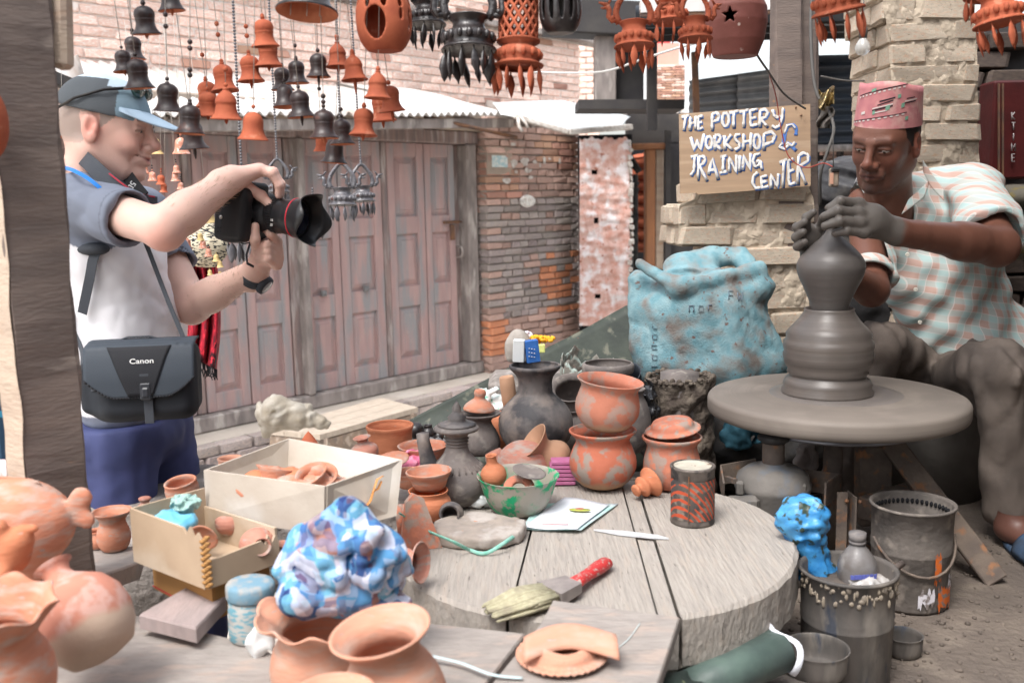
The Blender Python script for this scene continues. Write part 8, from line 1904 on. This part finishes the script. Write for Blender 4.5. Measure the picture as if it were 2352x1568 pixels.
# motor
mc=Vector((P(1780,1150,2.02).x,2.04,.70));km=2.02/FPX;mt=thing('wheel_motor','dusty grey electric motor with shaft and rubber pulley beside the wheel','motor',mc);zt_=P(1780,1100,2.0).z-.70
m_motor=mat('dusty_motor',(.17,.155,.14),(.13,.12,.11),s=8,c3=(.12,.14,.17),s3=9,t3=.6,w3=.1,bs=60,bump=.3,rough=.75)
def mpart(name,pr,m,n=40,off=(0,0,0)): return MB().lathe(pr,n,TM(mc+Vector(off))).build(name,m,mt)
mpart('motor_body',[(0,.0),(.076,.0),(.080,.02),(.080,zt_-.035),(.083,zt_-.03),(.083,zt_-.02),(.080,zt_-.016),(.076,zt_),(.058,zt_+.014),(.030,zt_+.020),(.026,zt_+.026),(0,zt_+.027)],m_motor)
zs_=P(1780,1078,2.02).z-.70;zp_=P(1780,1010,2.02).z-.70
mpart('shaft',[(0,zt_),(.024,zt_),(.024,zp_-.012),(.02,zp_-.010),(0,zp_-.01)],m_rusty)
mpart('pulley',[(0,zp_-.008),(.026,zp_-.010),(.034,zp_-.004),(.035,zp_+.003),(.030,zp_+.009),(.022,zp_+.010),(.020,zp_+.013),(0,zp_+.013)],mat('rubber',(.03,.03,.034),(.06,.055,.05),s=20,rough=.5))
for (a,b2) in (((1868,1095,2.08),(1930,1110,2.0)),((1868,1150,2.08),(1930,1160,2.0))): pass
b=MB();b.bar(dz(1830,1100,2.10),dz(1930,1112,2.06),.004,.05,(0,0,1));b.bar(dz(1930,1112,2.06),dz(1895,1135,1.97),.004,.05,(0,0,1));b.build('mount_bracket',m_rusty,mt)
b=MB();b.bar(dz(1735,1075,2.10),dz(1655,1090,2.06),.004,.045,(0,0,1));b.bar(dz(1655,1090,2.06),dz(1662,1130,1.99),.004,.045,(0,0,1));b.bar(dz(1668,1098,2.03),dz(1690,1105,2.0),.01,.01);b.build('mount_bracket',m_rusty,mt)
for (u,v) in ((1700,1120),(1843,1125)): b=MB();b.box(dz(u,v,1.985),(.016,.018,.03),None,.004);b.build('lug',m_motor,mt)
MB().box(dz(1705,1165,1.975),(.07,.03,.05),None,.008).build('terminal_box',m_motor,mt)
# seat drum, dark things behind the wheel
MB().lathe([(0,0),(.155,0),(.155,.30),(.15,.305),(0,.305)],40,TM((P(2140,1000,2.62).x,2.66,.70))).build('seat_drum',mat('concrete_drum',(.12,.11,.10),(.09,.082,.075),s=7,bs=40,bump=.4),label='round dark concrete drum the potter sits on',cat='drum')
MB().box((P(2250,1000,2.7).x,2.86,.86),(.34,.34,.3),None,.01).build('low_stool',m_dark,label='low dark wooden stool under the potter',cat='stool')
p=P(1853,1050,2.35);crumple('hanging_cloth','light dusty cloth hanging under the wheel behind the motor','cloth',(p.x-.035,p.y-.015,p.z-.05),(p.x+.035,p.y+.015,p.z+.05),m_gray_timber,.004,.01,50,3)
# sack
sc0=npv(P(1612,730,2.72));ks=2.72/FPX;sk_=SDF(sc0-npv((.25,.17,.24)),sc0+npv((.26,.17,.24)),.005)
sq=lambda u,v,d=2.72: npv(P(u,v,d))
sk_.ell(sq(1615,790),(.205,.13,.16),.03);sk_.ell(sq(1600,700),(.180,.125,.11),.05);sk_.ell(sq(1640,840),(.20,.13,.10),.05);sk_.cap(sq(1465,640),sq(1480,800),.03,.035,.04);sk_.ell(sq(1725,660),(.065,.07,.045),.03)
sk_.cap(sq(1470,605,2.66),sq(1560,660,2.62),.018,.022,.02);sk_.cap(sq(1560,660,2.62),sq(1640,640,2.63),.022,.018,.02);sk_.cap(sq(1640,640,2.64),sq(1745,618,2.70),.02,.025,.02);sk_.cap(sq(1700,590,2.8),sq(1740,640,2.7),.022,.02,.015)
sk_.ell(sq(1590,610,2.80),(.085,.05,.045),.02);sk_.ell(sq(1650,590,2.82),(.045,.04,.03),.02);sk_.ell(sq(1550,628,2.70),(.07,.04,.02),.01,'d')
def skf(X,Y,Zz): return -.014*(np.abs(nz(X*1.3,Y,Zz*.35,15,3))-.3)-.006*(np.abs(nz(X*.6+Zz*.3,Y,Zz,34,5))-.3)-.0028*(np.abs(nz(X,Y,Zz,80,6))-.3)
sk_.warp(skf)
m_sack=mat('blue_woven_sack',(.14,.27,.31),(.24,.36,.39),s=14,c3=(.18,.16,.145),s3=7,t3=.57,w3=.10,c4=(.16,.11,.10),s4=22,t4=.66,bs=150,bump=.8,bd=.003,rough=.9,spec=.15)
sack=sobj(sk_,'woven_sack',m_sack,label='big faded blue woven sack with folded top before the short pier',cat='sack',it=2)
m_sackprint=mat('sack_print',(.14,.18,.22),bump=0)
dgp=bpy.context.evaluated_depsgraph_get()
def on_sack(u,v):
 r_=ray(u,v).normalized();L_=ORG[sack];ok,loc,nrm,idx=sack.ray_cast(CAM-L_,r_);return (loc+L_-r_*.0025) if ok else None
glyphs={'n': [[(0,10),(0,3),(6,3),(6,10)]],'o': [[(0,4),(6,4),(6,10),(0,10),(0,4)]],'l': [[(3,0),(3,10)]],'r': [[(0,10),(0,4),(5,4)]],'G': [[(7,0),(0,0),(0,10),(7,10),(7,5),(4,5)]],'A': [[(0,10),(4,0),(8,10)],[(2,6),(6,6)]],'C': [[(7,0),(0,1),(0,9),(7,10)]],'F': [[(7,0),(0,0),(0,10)],[(0,5),(6,5)]],'Y': [[(0,0),(4,5),(8,0)],[(4,5),(4,10)]],'W': [[(0,0),(2,10),(4,3),(6,10),(8,0)]],'H': [[(0,0),(0,10)],[(7,0),(7,10)],[(0,5),(7,5)]],'T': [[(0,0),(8,0)],[(4,0),(4,10)]]}
def sack_text(txt,u,v,du,dv,sx_,sy_,rotated=False,r_=.0016):
 for i,ch in enumerate(txt):
  if ch not in glyphs: continue
  b=MB();okb=False
  for st_ in glyphs[ch]:
   q=[]
   for j in range(len(st_)-1):
    for k_ in range(3):
     x=st_[j][0]+(st_[j+1][0]-st_[j][0])*k_/3;y=st_[j][1]+(st_[j+1][1]-st_[j][1])*k_/3;q.append((x,y))
   q.append(st_[-1]);W3=[]
   for x,y in q:
    uu,vv=(u+du*i+x*sx_,v+dv*i+y*sy_) if not rotated else (u+du*i+y*sy_,v+dv*i-x*sx_)
    h_=on_sack(uu,vv)
    if h_ is not None: W3.append(h_)
   if len(W3) > 1: b.tube(W3,r_,4,flat=.3);okb=True
  if okb: b.build('print_letter',m_sackprint,sack)
sack_text('nor',1583,695,22,-2,1.7,2.2);sack_text('FW',1674,668,20,3,1.5,2.0);sack_text('nonor',1492,850,0,-24,1.6,1.7,True)
# crusted tub below the sack
tbp=Vector((P(1568,1000,2.45).x,2.50,.70));zt2=P(1568,880,2.42).z-.70
m_crust=mat('crusted_mud',(.09,.07,.058),(.14,.115,.09),s=14,c3=(.2,.165,.13),s3=20,t3=.62,bs=40,bump=1.0,bd=.012,rough=.85)
b=MB();r2=random.Random(6);n=60
def tubf(a,c_):
 an=2*math.pi*a;rr_=.085+.012*(1-c_);e=.010*nz(math.cos(an)*.09,math.sin(an)*.09,c_*.3,60,4)+.005*nz(math.cos(an)*.09,math.sin(an)*.09,c_*.3,150,7)
 return tbp+Vector(((rr_+float(e))*math.cos(an),(rr_+float(e))*math.sin(an),zt2*c_+(.008*float(nz(math.cos(an),math.sin(an),0,5,2)) if c_ > .98 else 0)))
b.grid(tubf,90,50,0);b.grid(lambda a,c_: tbp+Vector((.078*math.cos(-2*math.pi*a)*(1-.0*c_),.078*math.sin(-2*math.pi*a),zt2-.002-.12*c_)),40,4,0);b.build('mud_tub',m_crust,label='tall tub crusted with dried black mud under the blue sack',cat='tub')
b=MB()
for i in range(60):
 a=2*math.pi*i/60;p=tbp+Vector((.086*math.cos(a),.086*math.sin(a),zt2+.002));b.sphere(p+Vector((r2.uniform(-.004,.004),)*3),(r2.uniform(.005,.010),r2.uniform(.005,.01),r2.uniform(.004,.008)),6,4)
b.build('crust_lumps',m_crust,kind='stuff')
p=P(1478,925,2.42);crumple('black_bag','shiny black plastic bag bunched between the grey pots and the mud tub','bag',(p.x-.045,p.y-.05,p.z-.10),(p.x+.04,p.y+.05,p.z+.06),mat('black_plastic',(.015,.015,.017),rough=.22,bump=.4,bs=60,spec=.7),.004,.02,55,5)
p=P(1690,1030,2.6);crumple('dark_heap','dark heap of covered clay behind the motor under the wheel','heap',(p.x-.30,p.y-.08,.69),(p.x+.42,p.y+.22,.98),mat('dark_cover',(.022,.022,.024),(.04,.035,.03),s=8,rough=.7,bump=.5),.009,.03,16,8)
p=P(1700,990,2.5);crumple('blue_rag','dim blue plastic under the wheel edge beside the mud tub','rag',(p.x-.07,p.y-.03,p.z-.05),(p.x+.06,p.y+.03,p.z+.04),mat('dim_blue',(.03,.10,.14),bump=.4),.005,.02,40,2)
# black sacks behind between post and potter
sp2=npv(P(1975,440,3.3));s=SDF(sp2-npv((.26,.16,.35)),sp2+npv((.24,.16,.18)),.007)
s.ell(npv(P(1960,395,3.3)),(.17,.12,.05),.03);s.ell(npv(P(1975,440,3.28)),(.20,.13,.06),.03);s.ell(npv(P(2000,520,3.3)),(.22,.14,.12),.05);s.ell(npv(P(1900,470,3.3)),(.10,.1,.12),.04)
s.warp(lambda X,Y,Zz: .013*(np.abs(np.sin(Zz*50+X*12+2.4*nz(X,Y,Zz,7,3)))-.6)+.004*nz(X,Y,Zz,40,4))
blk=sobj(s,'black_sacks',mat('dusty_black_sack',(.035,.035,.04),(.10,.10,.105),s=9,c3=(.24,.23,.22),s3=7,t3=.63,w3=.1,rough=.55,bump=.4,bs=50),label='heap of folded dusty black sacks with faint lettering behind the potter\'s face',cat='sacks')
for i,ch in enumerate('AY'): letters(glyphs[ch],lambda x,y: P(1962+i*24+x*2.0,402+y*2.4+x*.4,3.16),.004,mat('sack_letter',(.3,.3,.31),bump=0),'print_letter',blk)
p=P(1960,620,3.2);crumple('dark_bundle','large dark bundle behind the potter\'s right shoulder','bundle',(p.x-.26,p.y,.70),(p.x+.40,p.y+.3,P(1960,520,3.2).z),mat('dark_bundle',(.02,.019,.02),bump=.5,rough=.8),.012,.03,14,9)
# green metal sheet
gsh=thing('green_sheet','dark green weathered metal sheet leaning diagonally behind the pots','sheet',P(1250,1000,2.95))
def gsf(a,c_):
 top=[(800,1045),(950,960),(1105,880),(1200,830),(1330,765),(1445,700),(1480,720)];q=a*(len(top)-1);i=min(int(q),len(top)-2);t_=q-i;u=top[i][0]*(1-t_)+top[i+1][0]*t_;v=top[i][1]*(1-t_)+top[i+1][1]*t_
 p=P(u,v,3.05-.12*a+.03*math.sin(a*6));zb=min(.72,p.z-.01);return Vector((p.x+.0*c_,p.y-.10*c_+.02*math.sin(c_*4+a*3),p.z*(1-c_)+zb*c_))
MB().grid(gsf,40,16,.004).build('sheet',mat('green_metal',(.028,.035,.03),(.05,.06,.048),s=6,c3=(.13,.13,.10),s3=12,t3=.62,w3=.05,rough=.6,c4=(.2,.08,.05),s4=30,t4=.74,bs=30,bump=.3,stretch=(1,1,1)),gsh)
pot('pot_shard','long speckled rim shard with a jagged top lying behind the shards','shard',1380,870,[(90,0),(96,20),(94,48),(91,46),(90,20),(86,0)],bpy.data.materials['mossy_shard'],d=2.85,rot=(8,4,0),rf=lambda r,z,a: (r,z+(.010*math.sin(a*9)+.006*math.sin(a*23) if z > .04 else 0)))
# stone, flowers, packets by the brick pier foot
st_=npv(P(1190,790,2.75));s=SDF(st_-.07,st_+.07,.004);s.ell(st_,(.034,.03,.045),.01);s.box(st_+npv((0,0,-.02)),(.034,.025,.03),.02,'u',None,.01);s.warp(lambda X,Y,Zz: .003*nz(X,Y,Zz,60,1));sobj(s,'upright_stone',m_greyclay if False else mat('pale_stone',(.33,.30,.27),(.27,.245,.22),s=14,bump=.5),label='small pale upright stone behind the mouth of the big vase',cat='stone')
fw=thing('marigold_garland','orange marigold garland lying above the broken shards','garland',P(1245,785,2.75));r2=random.Random(9)
for i in range(26):
 p=P(1222+r2.random()*48,772+r2.random()*12+(i/26)*10,2.74+r2.uniform(-.02,.02));b=MB();b.lathe([(0,-.002),(.007,.0),(.009,.004),(.006,.009),(0,.008)],8,TM(p,(r2.uniform(-40,40),r2.uniform(-40,40),0)),0,rf=lambda r,z,a: (r*(1+.25*math.sin(a*5)),z));b.build('flower',mat('marigold',(.8,.28,.02),(.75,.45,.03),s=90,bump=.3) if i == 0 else bpy.data.materials['marigold'],fw)
p=P(1240,800,2.7);MB().box(p,(.03,.012,.024),None,.002).build('yellow_packet',mat('yellow_paper',(.62,.66,.22),bump=.1),label='pale yellow packet below the marigolds',cat='packet')
p=P(1205,770,2.78);crumple('white_wrapper','white and purple wrapper on top of the upright stone','wrapper',(p.x-.03,p.y-.02,p.z-.012),(p.x+.025,p.y+.02,p.z+.012),mat('lilac_wrap',(.7,.68,.74),(.4,.35,.55),s=40,lo=.55,hi=.6),.003,.01,80,3)
# plinth rubble stand for those things: old broken pots heap base
MB().box((P(1260,900,2.85).x,2.84,.85),(.36,.2,.36),None,.02,.004).build('stone_block',m_discedge,label='rough stone block that carries the stone and marigolds',cat='block')
# ------------------------------------------------------------------ buckets and floor things
FZ=.70
m_bucket=mat('caked_metal',(.115,.10,.09),(.075,.07,.066),s=10,c3=(.18,.16,.14),s3=7,t3=.58,c4=(.05,.055,.07),s4=12,t4=.64,bs=50,bump=.5,rough=.7,stretch=(1,1,.35))
def bucket(name,label,u,vb,w_,h_,d,m,taper=.92,th=.004):
 c=P(u,vb,d);c.z=FZ;t=thing(name,label,'bucket',c);r_=w_*d/FPX/2
 MB().lathe([(0,.003),(r_*taper,.003),(r_*taper+.001,.008),(r_*.97,h_*.55),(r_*.985,h_*.56),(r_*.97,h_*.57),(r_*.99,h_*.62),(r_*.975,h_*.64),(r_,h_-.006),(r_+.004,h_-.004),(r_+.004,h_),(r_-.001,h_+.001),(r_-.004,h_-.006),(r_*.9,.02),(0,.015)],64,TM(c),.006).build('bucket_body',m,t)
 return t,c,r_
t,bc,br_2=bucket('clay_bucket','tall mud-caked metal bucket full of rubbish at the table edge',1942,1500,222,.205,1.585,m_bucket)
MB().lathe([(0,0),(br_2*.9,.002),(br_2*.9,0)],30,TM(bc+Vector((0,0,.17)))).build('muck',m_floor,t)
b=MB()
for i in range(60): a=math.pi*(1+i/60);b.sphere(bc+Vector((br_2*1.0*math.cos(a),br_2*1.0*math.sin(a),.205-.035*random.random()-.006)),(.002+.005*random.random()**2,.002,.003+.008*random.random()**2),6,4)
b.build('dried_drips',mat('pale_drip',(.3,.25,.19),(.2,.17,.14),s=40,bump=.4),t,kind='stuff')
t2,bc2,br_3=bucket('paint_bucket','large old paint bucket with wire handle and orange paint scraps',2084,1440,186,.215,1.90,mat('paint_bucket',(.15,.13,.115),(.1,.088,.08),s=9,c3=(.22,.19,.165),s3=12,t3=.6,bs=50,bump=.5,rough=.8))
m_or=mat('orange_scrap',(.55,.12,.02),(.2,.16,.14),s=30,lo=.5,hi=.58,bump=.3);m_wsc=mat('white_scrap',(.6,.58,.62),(.2,.17,.16),s=34,lo=.48,hi=.56,bump=.3)
def scrap(a0,a1,z0,z1,m,name,par,c,r_,seed):
 b=MB();r2=random.Random(seed);n=12;V=[]
 for i in range(n+1):
  a=a0+(a1-a0)*i/n
  for z in (z0+r2.uniform(-.008,.012),z1+r2.uniform(-.012,.008)): V.append(c+Vector(((r_+.0012)*math.cos(a),(r_+.0012)*math.sin(a),z)))
 b.add(V,[(2*i,2*i+2,2*i+3,2*i+1) for i in range(n)]);b.build(name,m,par)
scrap(-1.2,-.55,.01,.06,m_or,'orange_label',t2,bc2,br_3*.955,2);scrap(-1.35,-1.15,.07,.13,m_or,'orange_label',t2,bc2,br_3*.975,3);scrap(-1.75,-1.3,.02,.055,m_wsc,'white_label',t2,bc2,br_3*.955,4);scrap(-.8,-.45,.05,.075,m_wsc,'white_label',t2,bc2,br_3*.965,5)
pts=[bc2+Vector((br_3*math.cos(a)*1.05,br_3*math.sin(a)*1.05,.16-.075*math.sin((a+math.pi)/math.pi*math.pi))) for a in [-.15-i*(math.pi*.95-.15)/12 for i in range(13)]]
MB().tube(pts,.003,6).build('wire_handle',m_rusty,t2)
b=MB()
for i in range(24): a=math.pi*i/24;b.sphere(bc2+Vector((br_3*.93*math.cos(a),br_3*.93*math.sin(a),.195)),(.004,.004,.006),5,4)
b.build('rim_holes',m_black,t2,kind='stuff')
pot('metal_dish','deep dusty metal dish on the floor before the tall bucket','dish',1873,1545,inner([(58,0),(72,6),(76,30),(78,64),(80,68)],3),m_bucket,z=FZ,d=1.47,n=56)
pot('metal_dish','shallow metal dish half hidden behind the tall bucket','dish',2072,1500,inner([(36,0),(44,6),(46,48),(48,50)],3),m_bucket,z=FZ,n=40)
pot('clay_dish','grey upturned clay plate under the deep metal dish','dish',1850,1600,[(0,30),(60,26),(104,8),(108,0),(0,0)],m_discedge,z=FZ,d=1.42,n=48)
# blue plastic bag with green leaves print, bottle, stick, scrap
bp0=npv(P(1860,1250,1.66));s=SDF(bp0-npv((.075,.06,.10)),bp0+npv((.075,.06,.10)),.0032);Lq=lambda u,v,d=1.66: npv(P(u,v,d))
s.ell(Lq(1845,1185),(.047,.035,.038),.01);s.cap(Lq(1855,1195),Lq(1870,1300),.034,.026,.02);s.ell(Lq(1885,1325),(.032,.028,.025),.02);s.cap(Lq(1795,1190),Lq(1830,1180),.006,.014,.015)
s.warp(lambda X,Y,Zz: -.014*(np.abs(nz(X,Y,Zz*.5,42,3))-.3)-.009*(np.abs(nz(X,Y,Zz,100,5))-.3))
sobj(s,'blue_bag',mat('blue_plastic_bag',(.02,.17,.44),(.07,.30,.56),s=12,rough=.38,bump=.4,bs=90,c4=(.03,.05,.035),s4=26,t4=.58,spec=.5),label='bright blue plastic bag with dark leafy print stuffed in the tall bucket',cat='bag')
bt_=pot('plastic_bottle','muddy clear plastic bottle with dark cap in the tall bucket','bottle',1968,1375,[(0,0),(44,0),(47,6),(46,40),(44,50),(46,60),(46,92),(40,108),(26,128),(18,138),(17,146),(0,146)],mat('muddy_plastic',(.26,.25,.25),(.17,.15,.14),s=12,rough=.25,bump=.2,trans=.25,c3=(.35,.33,.31),s3=9,t3=.6),d=1.62,parts='body',rot=(2,-2,0))
t3_,M,k=bt_
MB().lathe([(r*k,z*k) for r,z in ((0,144),(20,144),(20,150),(17,152),(20,154),(20,170),(0,171))],24,M).build('bottle_cap',mat('dusty_cap',(.14,.13,.13),(.2,.18,.17),s=30),t3_)
scM=M
b=MB();
for i in range(7): b.box((0,0,0),(.006,.001,.008),M @ TM(((-28+i*9)*k,-46.5*k,78*k),(0,0,(-28+i*9)*.9)))
b.build('blue_print',mat('bottle_print',(.10,.12,.4),bump=0),t3_)
MB().tube([P(2020,1340,1.62),P(2045,1312,1.66),P(2072,1294,1.70)],[.007,.0075,.006],10).build('stick',m_wood,label='short muddy stick poking out of the tall bucket',cat='stick')
p=P(2000,1340,1.60);crumple('plastic_scrap','torn clear plastic cup fragment on top of the tall bucket','plastic',(p.x-.045,p.y-.03,p.z-.02),(p.x+.035,p.y+.03,p.z+.022),mat('clear_scrap',(.45,.44,.43),(.3,.27,.25),s=30,rough=.25,bump=.4),.0028,.012,90,6)
# green tube with white torn rim, things under the table
gt=thing('green_tube','grey-green tube with a torn white rim lying on the floor under the table edge','tube',P(1700,1560,1.38));a_,b_=P(1560,1600,1.32),P(1790,1492,1.42);d_=(b_-a_).normalized()
TMx=Matrix.Translation(a_) @ d_.to_track_quat('Z','Y').to_matrix().to_4x4();L_=(b_-a_).length
MB().lathe([(0,0),(.032,0),(.031,L_*.5),(.034,L_),(.031,L_),(.028,L_*.5),(0,L_*.4)],36,TMx,.02).build('tube_wall',mat('green_tube',(.10,.145,.125),(.06,.085,.08),s=7,rough=.45,bump=.2),gt)
MB().lathe([(.034,L_-.002),(.041,L_+.004),(.036,L_+.008),(.033,L_)],40,TMx,rf=lambda r,z,a: (r*(1+.14*math.sin(2*a+1)),z+.008*math.sin(3*a))).build('white_rim',mat('torn_white',(.72,.74,.8),bump=.2),gt)
MB().box(Z(1690,1500,.72),(.10,.06,.03),None,.006).build('red_tin',mat('dull_red',(.28,.02,.03),bump=.1),label='red box under the table beside the tube',cat='box')
MB().lathe([(0,0),(.05,0),(.055,.1),(0,.11)],24,TM((Z(1640,1470,.7).x,Z(1640,1470,.7).y+.06,.70))).build('dark_can',m_bucket,label='dark can standing under the table',cat='can')
p=P(1480,1600,1.22);crumple('dark_fabric','dark green fabric heaped on the floor below the front board','fabric',(p.x-.1,p.y-.06,p.z-.06),(p.x+.1,p.y+.06,p.z+.04),mat('dark_green_fab',(.02,.03,.025),(.2,.22,.12),s=20,lo=.62,hi=.66,bump=.4),.006,.02,30,4)
# bench, bundle on the alley
bn=thing('low_bench','low bleached wooden bench in the alley before the shutters','bench',P(760,1000,4.0));zb2=.33
q=[Z(u,v,zb2) for u,v in ((612,985),(735,998),(960,935),(875,913))]
for i in range(3):
 f0,f1=i/3+.004,(i+1)/3-.004;a,b2,c_,d_=q[0]+(q[1]-q[0])*f0,q[0]+(q[1]-q[0])*f1,q[3]+(q[2]-q[3])*f1,q[3]+(q[2]-q[3])*f0
 V=[a,b2,c_,d_];MB().add([v+Vector((0,0,-.03)) for v in V]+V,[(3,2,1,0),(4,5,6,7),(0,1,5,4),(1,2,6,5),(2,3,7,6),(3,0,4,7)],False).build('plank',mat('bleached_plank',(.46,.39,.32),(.38,.32,.26),s=3,stretch=(3,9,3),bs=12,bump=.4,c4=(.3,.25,.2),s4=9,t4=.7) if i == 0 else bpy.data.materials['bleached_plank'],bn)
m_bside=mat('bench_side',(.30,.22,.16),(.2,.16,.13),s=7,c3=(.4,.33,.27),s3=12,bump=.4)
V=[q[1]+Vector((.0,0,-.032)),q[2]+Vector((0,0,-.032))];MB().bar(V[0]+Vector((-.02,0,-.07)),V[1]+Vector((-.02,0,-.07)),.03,.13).build('apron',m_bside,bn);MB().bar(q[0]+Vector((.02,.02,-.1)),q[1]+Vector((-.03,.02,-.1)),.03,.13).build('apron',m_bside,bn)
for v in q: MB().bar(v+((q[0]+q[2])/2-v)*.12+Vector((0,0,-.03)),Vector((v.x,v.y,0))+((q[0]+q[2])/2-v)*.12*Vector((1,1,0)).length*0,.05,.05,(0,1,0)).build('leg',m_bside,bn)
p=P(655,962,4.2);s=SDF(npv(p)-npv((.18,.14,.17)),npv(p)+npv((.30,.14,.16)),.006);pq=lambda u,v,d=4.2: npv(P(u,v,d))
s.ell(pq(635,950),(.085,.08,.075),.03);s.cap(pq(605,950),pq(610,1000),.03,.02,.03);s.cap(pq(640,925),pq(700,945),.03,.035,.03);s.cap(pq(690,960),pq(750,975),.05,.02,.03)
s.warp(lambda X,Y,Zz: -.022*(np.abs(nz(X*1.2,Y,Zz*.6,22,3))-.3)-.012*(np.abs(nz(X,Y,Zz,55,4))-.3))
sobj(s,'cloth_bundle',mat('beige_plastic',(.25,.215,.165),(.33,.305,.265),s=7,c3=(.13,.105,.07),s3=6,t3=.62,rough=.5,bump=.4),label='crumpled beige cloth bundle lying by the shutters behind the bench',cat='bundle')
# passer-by goods at the far left edge
MB().sphere(P(-30,280,1.3),(.025,.03,.05),20,14).build('clay_mask',m_bell_r,label='rounded red clay piece cut by the left edge of the picture',cat='pot')
p=P(-5,1020,3.2);MB().box(p,(.09,.06,.35),None,.02).build('blue_bundle',mat('dark_blue_fab',(.02,.05,.09),(.03,.25,.4),s=9,lo=.58,hi=.64,bump=.2),label='dark blue bundle at the left edge behind the pale post edge',cat='bundle')
MB().sphere(P(5,1090,3.0),(.06,.05,.05),16,10).build('pink_bundle',mat('pinkwhite',(.7,.4,.38),(.75,.7,.7),s=30,bump=.2),label='pinkish white bundle low at the left edge',cat='bundle')
for o_ in list(bpy.data.objects):      # every prototype has been placed; nothing is left unlinked
 pass
